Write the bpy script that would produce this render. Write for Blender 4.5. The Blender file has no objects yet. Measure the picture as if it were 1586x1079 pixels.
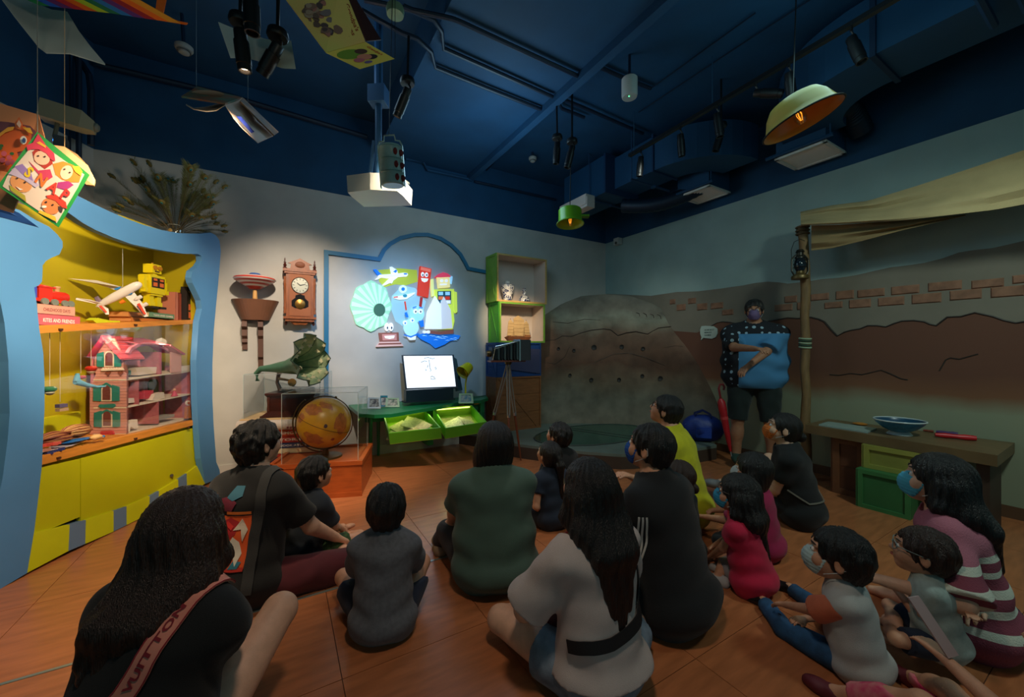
import bpy,bmesh,math,random
import numpy as np
from mathutils import Vector as V,Matrix,Euler,Quaternion
from mathutils.bvhtree import BVHTree
random.seed(7);np.random.seed(7)
SC=bpy.context.scene
COL=SC.collection
PI=math.pi
R=math.radians
# ---------------------------------------------------------------- camera, world, exposure
F=605.0;CX=793.0;CY=539.5;H=1.25 # focal length and centre in pixels (1586 x 1079), eye height
cam=bpy.data.cameras.new('camera');cam.sensor_width=36.0;cam.lens=F/1586.0*36.0
cam.clip_start=0.02
co=bpy.data.objects.new('camera',cam);COL.objects.link(co)
co.location=(0,0,H);co.rotation_euler=(R(90),0,0);SC.camera=co
SC.view_settings.view_transform='Standard';SC.view_settings.look='None'
SC.view_settings.exposure=0.15;SC.view_settings.gamma=1.0;SC.view_settings.use_curve_mapping=False
wd=bpy.data.worlds.new('world');SC.world=wd;wd.use_nodes=True
wd.node_tree.nodes['Background'].inputs[0].default_value=(0.30,0.62,0.66,1)
wd.node_tree.nodes['Background'].inputs[1].default_value=0.22

def look_q(p,t):return(V(t)-V(p)).to_track_quat('-Z','Y')
def spot(p,t,e,col,ang=40,blend=.6,rad=.05):
    l=bpy.data.lights.new('spot_light','SPOT');l.energy=e;l.color=col
    l.spot_size=R(ang);l.spot_blend=blend;l.shadow_soft_size=rad
    o=bpy.data.objects.new('spot_light',l);COL.objects.link(o)
    o.location=p;o.rotation_mode='QUATERNION';o.rotation_quaternion=look_q(p,t);return o
def area(p,t,e,col,sx,sy):
    l=bpy.data.lights.new('area_light','AREA');l.shape='RECTANGLE';l.size=sx;l.size_y=sy
    l.energy=e;l.color=col
    o=bpy.data.objects.new('area_light',l);COL.objects.link(o)
    o.location=p;o.rotation_mode='QUATERNION';o.rotation_quaternion=look_q(p,t);return o
def point(p,e,col,rad=.03):
    l=bpy.data.lights.new('point_light','POINT');l.energy=e;l.color=col;l.shadow_soft_size=rad
    o=bpy.data.objects.new('point_light',l);COL.objects.link(o);o.location=p;return o
WARM=(1,.78,.52);TEAL=(.45,.85,.9)
# projector beam on the back wall, spotlights on cabinet, clock, plinth and crates, added soft fill with no fixture
spot((-.62,3.05,2.45),(-1.40,4.75,1.50),110,(.26,.55,1.0),66,.9,.03)
spot((-.62,3.05,2.45),(-1.36,4.75,1.72),40,(.62,.85,1.0),34,.9,.03)
spot((-1.2,1.7,2.5),(-3.0,2.8,1.5),210,WARM,54,.6,.05)
spot((-1.2,1.6,2.5),(-2.5,2.3,.1),160,WARM,80,.9,.05)
spot((-1.3,2.35,3.0),(-2.30,4.25,1.35),250,(1,.84,.66),52,.9,.05)
spot((-.9,2.2,2.6),(-2.85,3.3,2.5),22,(1,.85,.66),32,.9,.05)  # added spot that brightens the peacock feathers, no fixture there
spot((-.55,2.5,2.9),(-1.60,3.6,.60),230,WARM,44,.8,.05)
spot((.02,4.1,2.25),(.0,5.22,1.70),90,WARM,44,1,.04)
spot((.3,2.7,3.3),(-.3,3.3,0),70,(.95,.85,.78),62,.9,.1)
spot((1.3,3.6,3.1),(1.5,5.6,.9),50,(.80,.90,.80),70,.9,.1)
spot((.1,.7,3.2),(.0,1.5,0),62,(1,.80,.62),90,1,.15)
spot((2.6,1.2,3.0),(2.6,2.8,.9),110,(.70,.9,.82),110,1,.15)
spot((-.5,.3,2.5),(-2.1,1.5,2.05),14,(1,.9,.78),40,.9,.05)  # added spot that brightens the hanging game cards
spot((.3,.3,2.1),(-.62,1.8,2.75),8,(1,.9,.7),34,.9,.05)  # added spot on the booklet, in place of floor bounce
spot((-.5,.3,1.9),(-1.85,1.85,2.75),12,(.95,.95,.85),34,.9,.05)  # added low spot that lifts the blank hanging cards
point((-.1,3.7,2.85),18,(.45,.78,1.0),.35)  # added fill for ceiling and walls, no lamp hangs here
point((-1.3,2.7,3.25),3,(.5,.78,1.0),.2)  # added fill that lifts the dark left part of the ceiling
point((1.7,2.2,2.9),8,(.45,.85,.9),.35)  # added teal fill for the right wall
point((-2.86,2.75,1.32),2.2,WARM,.04)
point((-2.86,3.2,1.30),2.0,WARM,.04)
point((-2.95,2.7,2.05),1.5,WARM,.04)
# ---------------------------------------------------------------- pixel geometry (each point gets its own real distance)
def ray(x,y):return V(((x-CX)/F,1.0,-(y-CY)/F))
def at(x,y,Y):r=ray(x,y);return V((r.x*Y,Y,H+r.z*Y))
def hz(x,y,z):r=ray(x,y);t=(z-H)/r.z;return V((r.x*t,t,z)) # on a horizontal level z
class PL:
    def __init__(s,o,u):
        s.o=V((o[0],o[1],0));s.u=V((u[0],u[1],0)).normalized();s.v=V((0,0,1));s.n=s.u.cross(s.v)
    def px(s,x,y,off=0):
        r=ray(x,y);c=V((0,0,H));t=((s.o+s.n*off)-c).dot(s.n)/r.dot(s.n)
        p=c+r*t-s.o;return(p.dot(s.u),p.z)
    def w(s,a,b,off=0):return s.o+s.u*a+s.v*b+s.n*off
    def W(s,x,y,off=0):a,b=s.px(x,y,off);return s.w(a,b,off)
CORN=V((1.55,6.47,0))
W1=PL(CORN,(1.689,1.0)) # back wall; u to the right, n into the room
W2=PL(CORN,(0.595,-1.0)) # right wall
CB=PL((-2.66,2.0),(-.0784,.997)) # front of the display cabinet
# ---------------------------------------------------------------- materials
def srgb(c):
    out=[]
    for v in c:
        v=v/255.0;out.append(v/12.92 if v<=.04045 else((v+.055)/1.055)**2.4)
    return tuple(out)
MATS={}
def mat(name,rgb,rough=.6,metal=0.,noise=0.,ns=8.,bump=0.,bs=60.,emit=0.,spec=.5,stretch=None,rgb2=None,sheen=0.):
    if name in MATS:return MATS[name]
    m=bpy.data.materials.new(name);m.use_nodes=True;nt=m.node_tree;b=nt.nodes['Principled BSDF']
    c=srgb(rgb);b.inputs['Base Color'].default_value=(*c,1)
    b.inputs['Roughness'].default_value=rough;b.inputs['Metallic'].default_value=metal
    b.inputs['Specular IOR Level'].default_value=spec
    if sheen:b.inputs['Sheen Weight'].default_value=sheen
    tc=nt.nodes.new('ShaderNodeTexCoord');src=tc.outputs['Object']
    if stretch:
        mp=nt.nodes.new('ShaderNodeMapping');mp.inputs['Scale'].default_value=stretch
        nt.links.new(src,mp.inputs['Vector']);src=mp.outputs[0]
    if noise or rgb2:
        n=nt.nodes.new('ShaderNodeTexNoise');n.inputs['Scale'].default_value=ns;n.inputs['Detail'].default_value=5
        nt.links.new(src,n.inputs['Vector'])
        r=nt.nodes.new('ShaderNodeValToRGB');nt.links.new(n.outputs[0],r.inputs[0])
        c1=srgb(rgb2)if rgb2 else tuple(min(1,x*(1+noise))for x in c)
        c0=c if rgb2 else tuple(x*(1-noise)for x in c)
        r.color_ramp.elements[0].position=.35;r.color_ramp.elements[1].position=.65
        r.color_ramp.elements[0].color=(*c0,1);r.color_ramp.elements[1].color=(*c1,1)
        nt.links.new(r.outputs[0],b.inputs['Base Color'])
    if bump:
        n2=nt.nodes.new('ShaderNodeTexNoise');n2.inputs['Scale'].default_value=bs;n2.inputs['Detail'].default_value=3
        nt.links.new(src,n2.inputs['Vector'])
        bp=nt.nodes.new('ShaderNodeBump');bp.inputs['Strength'].default_value=bump;bp.inputs['Distance'].default_value=.01
        nt.links.new(n2.outputs[0],bp.inputs['Height']);nt.links.new(bp.outputs[0],b.inputs['Normal'])
    if emit:
        b.inputs['Emission Color'].default_value=(*c,1);b.inputs['Emission Strength'].default_value=emit
    MATS[name]=m;return m
def glass_mat(name,tint,fac=.06,rough=.02):
    m=bpy.data.materials.new(name);m.use_nodes=True;nt=m.node_tree;nt.nodes.clear()
    o=nt.nodes.new('ShaderNodeOutputMaterial');t=nt.nodes.new('ShaderNodeBsdfTransparent');g=nt.nodes.new('ShaderNodeBsdfGlossy')
    t.inputs[0].default_value=(*tint,1);g.inputs['Roughness'].default_value=rough
    mx=nt.nodes.new('ShaderNodeMixShader');lw=nt.nodes.new('ShaderNodeLayerWeight');lw.inputs[0].default_value=.25
    ma=nt.nodes.new('ShaderNodeMath');ma.operation='MULTIPLY_ADD';ma.inputs[1].default_value=.25;ma.inputs[2].default_value=fac
    nt.links.new(lw.outputs['Fresnel'],ma.inputs[0]);nt.links.new(ma.outputs[0],mx.inputs[0])
    nt.links.new(t.outputs[0],mx.inputs[1]);nt.links.new(g.outputs[0],mx.inputs[2]);nt.links.new(mx.outputs[0],o.inputs[0])
    MATS[name]=m;return m
GLASS=glass_mat('acrylic',(.97,.98,.98),.015);GLASS2=glass_mat('clear glass',(.9,.95,.95),.12)
EDGE=mat('acrylic edge',(200,215,215),.2)
def C3(r,g,b,**k): # a plain paint by its colour
    return mat('paint_%d_%d_%d'%(r,g,b)+('_'+'_'.join('%s%s'%i for i in sorted(k.items()))if k else ''),(r,g,b),**k)
# ---------------------------------------------------------------- mesh builder
ROOT={}
def link(o,parent=None):
    COL.objects.link(o)
    if parent is not None:o.parent=parent
    return o
class MB:
    def __init__(s,T=None):s.v=[];s.f=[];s.m=[];s.T=T
    def add(s,vs,fs,m=0):
        k=len(s.v)
        for p in vs:
            p=V(p)
            if s.T is not None:p=s.T@p
            s.v.append(p)
        for f in fs:s.f.append([i+k for i in f]);s.m.append(m)
        return s
    def box(s,c,sz,m=0,rot=None):
        x,y,z=sz[0]/2,sz[1]/2,sz[2]/2;c=V(c)
        ps=[V((a*x,b*y,d*z))for d in(-1,1)for a,b in((-1,-1),(1,-1),(1,1),(-1,1))]
        if rot is not None:ps=[rot@p for p in ps]
        return s.add([p+c for p in ps],[(3,2,1,0),(4,5,6,7),(0,1,5,4),(1,2,6,5),(2,3,7,6),(3,0,4,7)],m)
    def hexa(s,q0,q1,m=0): # two corresponding outlines, joined
        n=len(q0);vs=list(q0)+list(q1)
        fs=[list(range(n))[::-1],list(range(n,2*n))]+[(i,(i+1)%n,n+(i+1)%n,n+i)for i in range(n)]
        return s.add(vs,fs,m)
    def slab(s,pts,th,m=0): # 3-D outline thickened along its normal (both ways)
        pts=[V(p)for p in pts];n=V((0,0,0))
        for i in range(len(pts)):
            a,b=pts[i],pts[(i+1)%len(pts)];n+=a.cross(b)
        n.normalize();return s.hexa([p-n*th/2 for p in pts],[p+n*th/2 for p in pts],m)
    def pp(s,pl,pxs,off,d0,d1,m=0): # pixel outline on plane at off, extruded between d0 and d1 along the plane's normal
        ab=[pl.px(x,y,off)for x,y in pxs]
        return s.hexa([pl.w(a,b,off+d0)for a,b in ab],[pl.w(a,b,off+d1)for a,b in ab],m)
    def pr(s,pl,ab,d0,d1,m=0):
        return s.hexa([pl.w(a,b,d0)for a,b in ab],[pl.w(a,b,d1)for a,b in ab],m)
    def tube(s,path,r,n=8,m=0,closed=False):
        P=[V(p)for p in path];k=len(P);rr=r if isinstance(r,(list,tuple))else[r]*k
        vs=[];up=None
        for i,p in enumerate(P):
            if closed:t=P[(i+1)%k]-P[i-1]
            else:t=P[min(i+1,k-1)]-P[max(i-1,0)]
            t.normalize()
            if up is None:
                up=t.orthogonal().normalized()
            else:
                up=(up-t*up.dot(t));up=up.normalized()if up.length>1e-6 else t.orthogonal().normalized()
            b=t.cross(up)
            for j in range(n):
                a=2*PI*j/n;vs.append(p+(up*math.cos(a)+b*math.sin(a))*rr[i])
        fs=[]
        for i in range(k if closed else k-1):
            i2=(i+1)%k
            for j in range(n):
                j2=(j+1)%n;fs.append((i*n+j,i*n+j2,i2*n+j2,i2*n+j))
        if not closed:fs+=[list(range(n))[::-1],[(k-1)*n+j for j in range(n)]]
        return s.add(vs,fs,m)
    def lathe(s,prof,n=20,M=None,m=0,sx=1,sy=1,caps=True): # (radius, height) pairs about +Z
        vs=[]
        for r,z in prof:
            for j in range(n):
                a=2*PI*j/n;p=V((r*math.cos(a)*sx,r*math.sin(a)*sy,z))
                vs.append(M@p if M is not None else p)
        fs=[];k=len(prof)
        for i in range(k-1):
            for j in range(n):
                j2=(j+1)%n;fs.append((i*n+j,i*n+j2,(i+1)*n+j2,(i+1)*n+j))
        if caps:fs+=[list(range(n))[::-1],[(k-1)*n+j for j in range(n)]]
        return s.add(vs,fs,m)
    def sph(s,c,r,n=14,k=8,m=0,M=None):
        r=r if isinstance(r,(tuple,list))else(r,r,r);c=V(c)
        T=Matrix.Translation(c)@(M if M is not None else Matrix.Identity(4))@Matrix.Diagonal((r[0],r[1],r[2],1))
        prof=[(max(math.sin(PI*i/k),.001),-math.cos(PI*i/k))for i in range(k+1)]
        return s.lathe(prof,n,T,m)
    def build(s,name,ms,parent=None,smooth=None,kind=None):
        root=parent
        while root is not None and root.parent is not None:root=root.parent
        o0=V(root.location)if root is not None else V((0,0,0))
        me=bpy.data.meshes.new(name);me.from_pydata([tuple(p-o0)for p in s.v],[],s.f)
        ms=ms if isinstance(ms,(list,tuple))else[ms]
        for q in ms:me.materials.append(q)
        if len(ms)>1:me.polygons.foreach_set('material_index',s.m)
        bm=bmesh.new();bm.from_mesh(me);bmesh.ops.recalc_face_normals(bm,faces=bm.faces);bm.to_mesh(me);bm.free()
        if smooth is None:smooth=len(s.f)>40
        if smooth:
            me.polygons.foreach_set('use_smooth',[True]*len(me.polygons))
            try:me.set_sharp_from_angle(angle=R(38))
            except Exception:pass
        me.update();o=bpy.data.objects.new(name,me);link(o,parent)
        if kind:o['kind']=kind
        return o
def thing(name,label,cat,loc=(0,0,0),group=None):
    o=bpy.data.objects.new(name,None);o.empty_display_size=.05;o.location=V(loc);link(o)
    o['label']=label;o['category']=cat
    if group:o['group']=group
    return o
def tag(o,label,cat,group=None,kind=None):
    o['label']=label;o['category']=cat
    if group:o['group']=group
    if kind:o['kind']=kind
    # move the origin of a lone mesh to the foot of its bounds
    me=o.data;n=len(me.vertices)
    if o.parent is None and n:
        a=np.empty(n*3,dtype=np.float32);me.vertices.foreach_get('co',a);a=a.reshape(-1,3)
        c=np.array([(a[:,0].min()+a[:,0].max())/2,(a[:,1].min()+a[:,1].max())/2,a[:,2].min()])
        a-=c;me.vertices.foreach_set('co',a.ravel());o.location=V(c)+o.location;me.update()
    return o
def copytree(o,parent=None):
    c=o.copy();COL.objects.link(c);c.parent=parent
    for ch in[x for x in bpy.data.objects if x.parent==o]:copytree(ch,c)
    return c
def TR(o,yaw=0,s=1.0,pitch=0,roll=0): # local frame: x right, y forward, z up
    return Matrix.Translation(V(o))@Euler((pitch,roll,yaw)).to_matrix().to_4x4()@Matrix.Scale(s,4)
def FR(o,xd,yd): # frame from x and y directions
    x=V(xd).normalized();y=V(yd);y=(y-x*y.dot(x)).normalized();z=x.cross(y)
    M=Matrix((x,y,z)).transposed().to_4x4();M.translation=V(o);return M
def text_mesh(txt,size=1.0,bold=0.0):
    cu=bpy.data.curves.new('t','FONT');cu.body=txt;cu.size=size;cu.align_x='LEFT';cu.offset=bold;cu.resolution_u=2
    o=bpy.data.objects.new('t',cu);COL.objects.link(o);dg=bpy.context.evaluated_depsgraph_get()
    me=bpy.data.meshes.new_from_object(o.evaluated_get(dg));vs=[V(v.co)for v in me.vertices];fs=[list(p.vertices)for p in me.polygons]
    bpy.data.objects.remove(o);bpy.data.curves.remove(cu);bpy.data.meshes.remove(me)
    w=max((v.x for v in vs),default=1.);return vs,fs,w
def put_text(mb,txt,fn,width,height,m=0,bold=.02): # fn(u, v) with u in 0..width, v in 0..height -> point
    vs,fs,w=text_mesh(txt,1.0,bold);k=width/w
    mb.add([fn(v.x*k,v.y/.72*height)for v in vs],fs,m)
# ================================================================ the room
BLUE=mat('ceiling blue',(12,66,102),.75,noise=.12,ns=3,bump=.05,bs=90)
WHITEW=mat('wall off white',(186,182,174),.8,noise=.05,ns=4,bump=.04,bs=120)
FLOORM=mat('floor vinyl',(174,106,66),.30,noise=.14,ns=5,bump=.04,bs=30,stretch=(1,6,1))
def struct(o):o['kind']='structure';return o
UB=W1.u;NB=W1.n;NR=W2.n
fl=MB();
fl.slab([W1.w(a,0,d)+V((0,0,-.012))for a,d in((-9,-.2),(2.2,-.2),(2.2,9.5),(-9,9.5))],.016)
floor=struct(fl.build('floor',C3(60,34,20)))
def tile_mesh():
    m=MB();w=.6185;t=[V((-w/2,-w/2,-.006)),V((w/2,-w/2,-.006)),V((w/2,w/2,-.006)),V((-w/2,w/2,-.006))];b=.0008
    m.hexa(t,[V((p.x-b*(1 if p.x>0 else-1),p.y-b*(1 if p.y>0 else-1),0))for p in t]);return m
proto=None
for i in range(-12,10):
    for j in range(-7,10):
        c=W1.w(-3.81+.62*(i+.5),0,2.56+.62*(j+.5))
        a,d=(c-CORN).dot(UB),(c-CORN).dot(NB)
        if d<-.4 or c.y<.3 or abs(c.x)>1.45*c.y+.9 or(c-CORN).dot(NR)<-.35 or c.x<-3.9:continue
        if proto is None:proto=tile_mesh().build('floor_tile',FLOORM,floor);o=proto
        else:o=proto.copy();COL.objects.link(o)
        o.location=c;o.rotation_euler=(0,0,math.atan2(UB.y,UB.x))
tr=MB();tr.pr(W1,[(-8,.0),(-3.3,.0),(-3.3,.003),(-8,.003)],2.552,2.566)
struct(tr.build('trim_1',mat('floor strip',(150,165,160),.3,metal=.6)))
def two_tone(name,pl,a0,a1,z1,top,th=.15):
    m=MB();m.pr(pl,[(a0,-.02),(a1,-.02),(a1,z1),(a0,z1)],-th,0,0);m.pr(pl,[(a0,z1),(a1,z1),(a1,top),(a0,top)],-th,.004,1)
    return struct(m.build(name,[WHITEW,BLUE]))
wall_back=two_tone('wall_back',W1,-6.2,.1,2.985,3.95)
WTEAL=mat('wall pale green grey',(150,172,168),.8,noise=.05,ns=4,bump=.04,bs=120)
m=MB();m.pr(W2,[(-.1,-.02),(9,-.02),(9,2.985),(-.1,2.985)],-.15,0,0);m.pr(W2,[(-.1,2.985),(9,2.985),(9,3.95),(-.1,3.95)],-.15,.004,1)
wall_right=struct(m.build('wall_right',[WTEAL,BLUE]))
WL=PL((-3.30,-2.5),(-.34,5.9));LL=6.2
two_tone('wall_left',WL,-1,LL,2.985,3.95)
c=MB();c.slab([W1.w(a,0,d)+V((0,0,3.95))for a,d in((-8,-.2),(-2.5,-.2),(-2.5,7.2),(-8,7.2))],.1)
c.slab([W1.w(a,0,d)+V((0,0,3.78))for a,d in((-2.5,-.2),(2.0,-.2),(2.0,7.2),(-2.5,7.2))],.1)
ceil=struct(c.build('ceiling',BLUE))
c=MB();c.slab([W1.w(a,0,d)+V((0,0,3.75))for a,d in((-3.66,-.1),(-2.5,-.1),(-2.5,7.1),(-3.66,7.1))],.4);c.build('beam',BLUE,ceil)
c=MB();c.slab([W1.w(a,0,d)+V((0,0,3.60))for a,d in((-2.5,-.1),(-2.43,-.1),(-2.43,7.1),(-2.5,7.1))],.24);c.build('beam',BLUE,ceil)
b=MB();b.pr(W1,[(-6.1,0),(-1.55,0),(-1.55,.10),(-6.1,.10)],0,.014);struct(b.build('baseboard_back',mat('baseboard white',(200,196,188),.5)))
b=MB();b.pr(W2,[(1.9,0),(6,0),(6,.09),(1.9,.09)],0,.014);struct(b.build('baseboard_right',C3(96,66,44)))
# blue outline on the back wall
TEALT=mat('trim teal blue',(22,104,140),.5)
cx0=[(505,640),(505,391),(587,402)]
arc=[(594,388),(604,378),(620,369),(642,364),(662,364),(682,370),(698,380),(712,394),(720,408),(724,416),(755,422)]
pth=[W1.px(x,y)for x,y in cx0+arc];w=.045;L=[];Rr=[]
for i,p in enumerate(pth):
    p0=pth[max(i-1,0)];p1=pth[min(i+1,len(pth)-1)];d1=V((p[0]-p0[0],p[1]-p0[1]));d2=V((p1[0]-p[0],p1[1]-p[1]))
    d1=d1.normalized()if d1.length else d2.normalized();d2=d2.normalized()if d2.length else d1;n=V((-(d1.y+d2.y),d1.x+d2.x)).normalized();k=w/2/max(n.dot(V((-d1.y,d1.x))),.4)
    L.append((p[0]+n.x*k,p[1]+n.y*k));Rr.append((p[0]-n.x*k,p[1]-n.y*k))
m=MB()
for i in range(len(pth)-1):m.pr(W1,[L[i],L[i+1],Rr[i+1],Rr[i]],0,.03)
struct(m.build('trim_2',TEALT,smooth=False))
# conduits on the ceiling, each a thing of its own
PIPE=mat('conduit navy',(12,34,58),.5)
def conduit(pts,label,r=.017,name='conduit_pipe',mtl=PIPE):
    m=MB();m.tube(pts,r,8);tag(m.build(name,mtl),label,'pipe','conduits under the ceiling')
def cp(l,z):return[hz(x,y,z)for x,y in l]
conduit(cp([(564,0),(700,29),(713,34),(895,118)],3.52),'straight dark conduit, farthest forward of the three crossing the blue beam')
conduit(cp([(625,10),(672,31),(684,48),(687,75),(770,112),(856,150)],3.52),'dark conduit with a curved bend crossing the middle of the blue beam')
conduit(cp([(560,16),(622,51),(646,60),(668,80),(674,104),(755,137),(839,170)],3.52),'dark conduit with an S bend, nearest the back wall on the beam')
conduit(cp([(867,152),(900,165),(996,207)],3.68),'dark conduit running from beam edge to the hanging track')
conduit(cp([(911,96),(960,118),(1008,137)],3.70),'short dark conduit beside the white cylinder speaker')
conduit(cp([(738,280),(855,152),(890,122),(1026,0)],3.69),'long dark conduit along the right edge of the beam',r=.014)
conduit(cp([(865,158),(870,168),(905,182)],3.68),'short curved dark conduit under the two hanging spotlights')
conduit([W1.W(x,y,.05)for x,y in((735,281),(860,309))],'thin conduit high on the back wall near the duct')
conduit([W1.W(x,y,.05)for x,y in((628,246),(655,250),(662,263),(730,278))],'bent blue conduit high on the back wall beside the projector',mtl=BLUE)
conduit([W1.W(x,y,.05)for x,y in((150,100),(360,150),(568,212))],'long dark conduit where back wall meets ceiling at left',r=.025)
for k,(x,r)in enumerate(((80,.03),(104,.022),(122,.018))):
    conduit([at(x,75,3.2),at(x,232+6*k,3.2)],['thickest vertical conduit in the left corner behind the hanging paper','middle vertical conduit in the left corner','thin vertical conduit in the left corner'][k],r=r)
conduit([at(112,85,3.25),at(126,97,3.25),at(138,116,3.25),at(141,140,3.25),at(141,225,3.25)],'curved conduit in the left corner, right of the vertical ones',r=.022)
# ducts
DUCT=mat('duct blue',(14,66,102),.6,noise=.05,ns=3)
def rect_sweep(path,w,h,sdl):
    m=MB();vs=[]
    for p,s in zip(path,sdl):
        s=V(s).normalized();vs+=[V(p)-s*w/2,V(p)+s*w/2,V(p)+s*w/2+V((0,0,h)),V(p)-s*w/2+V((0,0,h))]
    fs=[]
    for i in range(len(path)-1):
        for j in range(4):fs.append((i*4+j,i*4+(j+1)%4,i*4+4+(j+1)%4,i*4+4+j))
    n=len(path)-1;fs+=[(0,1,2,3),(n*4,n*4+3,n*4+2,n*4+1)];return m.add(vs,fs)
def dp(s,off,z):return W2.w(s,z,off)
dt=thing('air_duct','blue rectangular air duct bending towards the right wall near the room corner','duct',dp(1.4,.85,3.2))
m=MB();m.pr(W2,[(.45,3.16),(1.25,3.16),(1.25,3.62),(.45,3.62)],.80,1.22);m.build('duct_section',DUCT,dt)
m=MB();m.pr(W2,[(1.25,3.22),(1.85,3.22),(1.85,3.60),(1.25,3.60)],.70,1.08);m.build('duct_section',DUCT,dt)
m=MB();m.pr(W2,[(1.24,3.15),(1.27,3.15),(1.27,3.63),(1.24,3.63)],.66,1.24);m.build('duct_flange',C3(10,50,86),dt);m=MB();m.pr(W2,[(1.84,3.2),(1.86,3.2),(1.86,3.62),(1.84,3.62)],.68,1.10);m.build('duct_flange',C3(10,50,86),dt)
cen=(1.85,.70-.35);pth=[];sd=[]
for i in range(11):
    a=R(90*i/10);rr=.54;s_,o_=cen[0]+rr*math.sin(a),cen[1]+rr*math.cos(a);pth.append(dp(s_,o_,3.22));sd.append(W2.u*math.sin(a)+W2.n*math.cos(a))
rect_sweep(pth,.38,.36,sd).build('duct_elbow',DUCT,dt,smooth=False)
m=MB()
for s_ in(1.0,1.7):m.box(dp(s_,.9,3.13),(.04,.04,.03));m.tube([dp(s_,1.26,3.14),dp(s_,1.26,3.75)],.006,5);m.tube([dp(s_,.62,3.14),dp(s_,1.28,3.14)],.014,5)
m.build('duct_hanger',C3(20,60,96),dt)
dt=thing('air_duct','large blue air duct running above the right wall towards the viewer','duct',dp(4,1.1,3.2))
m=MB();m.pr(W2,[(3.75,3.2),(7.5,3.2),(7.5,3.62),(3.75,3.62)],.80,1.25);m.build('duct_section',DUCT,dt)
m=MB();m.pr(W2,[(3.75,3.18),(3.78,3.18),(3.78,3.64),(3.75,3.64)],.78,1.27);m.build('duct_flange',C3(8,40,70),dt);m=MB();m.pr(W2,[(4.7,3.19),(4.72,3.19),(4.72,3.63),(4.7,3.63)],.79,1.26);m.build('duct_flange',C3(8,40,70),dt)
pth=[];sd=[]
for i in range(11):
    a=R(90*i/10);rr=.65;s_,o_=3.75-rr*math.sin(a),.375+rr*math.cos(a);pth.append(dp(s_,o_,3.2));sd.append(-W2.u*math.sin(a)+W2.n*math.cos(a))
rect_sweep(pth,.45,.40,sd).build('duct_elbow',DUCT,dt,smooth=False)
m=MB()
for x,y in((1540,40),):
    p=hz(x,y,3.15);m.tube([p,p+W2.n*.5],.02,6);m.tube([p+W2.u*.12,p+W2.u*.12+W2.n*.5],.02,6)
m.build('duct_hanger',C3(20,60,96),dt)
GRL=mat('grille white',(226,222,214),.5)
for k,(s_,o_,lb)in enumerate(((1.93,.30,'white square air grille nearest the room corner, above the rock panel'),(3.02,.30,'white slatted air grille below the yellow pendant lamp and duct'),)):
    g=thing('ceiling_vent',lb,'vent',dp(s_,o_,3.08),'square air grilles along the right wall');q=.21;T=FR(dp(s_,o_,3.08),-W2.u,W2.n)
    m=MB(T);
    for a,b_,c_,d_ in((0,q-.015,2*q,.03),(0,-q+.015,2*q,.03),(q-.015,0,.03,2*q),(-q+.015,0,.03,2*q)):m.box((a,b_,0),(c_,d_,.02))
    m.build('frame',GRL,g)
    for i in range(13):
        mm=MB(T);mm.box((0,-.17+i*.0283,.004),(.36,.017,.006),rot=Euler((R(35),0,0)).to_matrix());mm.build('slat',GRL,g)
    mm=MB(T);mm.box((0,0,.20),(.40,.40,.36));mm.build('vent_box',DUCT,g)
    mm=MB(T);mm.tube([(-.27,.24,.02),(.27,.24,.02)],.016,6);mm.tube([(-.25,.24,.02),(-.25,.24,.65)],.006,5);mm.build('hanger_rail',DUCT,g)
m=MB(FR(hz(893,313,3.07),W2.u,W2.n));m.box((0,0,.05),(.5,.14,.12));m.box((0,0,.08),(.52,.12,.12));tag(m.build('air_outlet',C3(190,176,166)),'small white outlet box under the duct beside the green lamp','vent')
for k,(p,q)in enumerate((((1.15,.82,3.1),(2.0,.30,3.2)),((3.3,.55,3.3),(3.35,.12,3.2)))):
    P_=[dp(*p)+(dp(*q)-dp(*p))*t+V((0,0,.10*math.sin(t*PI)*(-1 if k==0 else 1)))for t in[i/30 for i in range(31)]]
    m=MB();m.tube(P_,[.085+.006*(i%2)for i in range(31)],12);tag(m.build('flexible_duct',mat('flexible duct dark',(20,38,56),.5,metal=.3)),['ribbed flexible hose duct above the corner near the first grille','ribbed flexible hose duct between big duct and the right wall'][k],'duct')
# ---------------------------------------------------------------- spotlights
BLK=mat('black metal',(18,18,20),.4);LENS=mat('lamp lens warm',(255,214,170),.3,emit=6)
def spotlight(top,base,aim,label,lit=False,L=.16,group='ceiling spotlights',cap=True):
    """top: ceiling point of the rod, base: lower end of the rod, aim: direction of the head."""
    t=thing('spotlight',label,'lamp',base,group);top=V(top);base=V(base);aim=V(aim).normalized()
    m=MB();m.tube([top,base],.009,6);m.build('rod',BLK,t)
    if cap:m=MB();m.lathe([(.0,.03),(.045,.025),(.05,0),(.045,-.012),(0,-.014)],14,Matrix.Translation(base));m.build('canopy',BLK,t)
    q=aim.to_track_quat('Z','Y').to_matrix().to_4x4();c=base+V((0,0,-.05))+aim*.01
    m=MB();m.tube([base,base+V((.02,0,-.03)),c+V((.02,0,0))],.006,6);m.build('bracket',BLK,t)
    m=MB();T=Matrix.Translation(c)@q
    m.lathe([(.0,-.02),(.026,-.02),(.028,-.015),(.028,.03),(.033,.032),(.033,L-.03),(.030,L-.028),(.030,L),(.024,L),(.022,L-.02),(0,L-.02)],18,T);m.build('lamp_head',BLK,t)
    m=MB();m.lathe([(0,L-.018),(.021,L-.018)],14,T,caps=False);m.build('lens',LENS if lit else C3(70,66,60,rough=.1),t)
    return c+aim*(L+.01)
def sp_at(px0,px1,Y,aim,label,lit=False,L=.16,**k):
    return spotlight(at(px0[0],px0[1],Y),at(px1[0],px1[1],Y),aim,label,lit,L,**k)
sp_at((375,-60),(372,34),1.9,(.06,.10,-1),'black spotlight pointing straight down, lit, before the curled white paper',True,.17)
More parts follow.
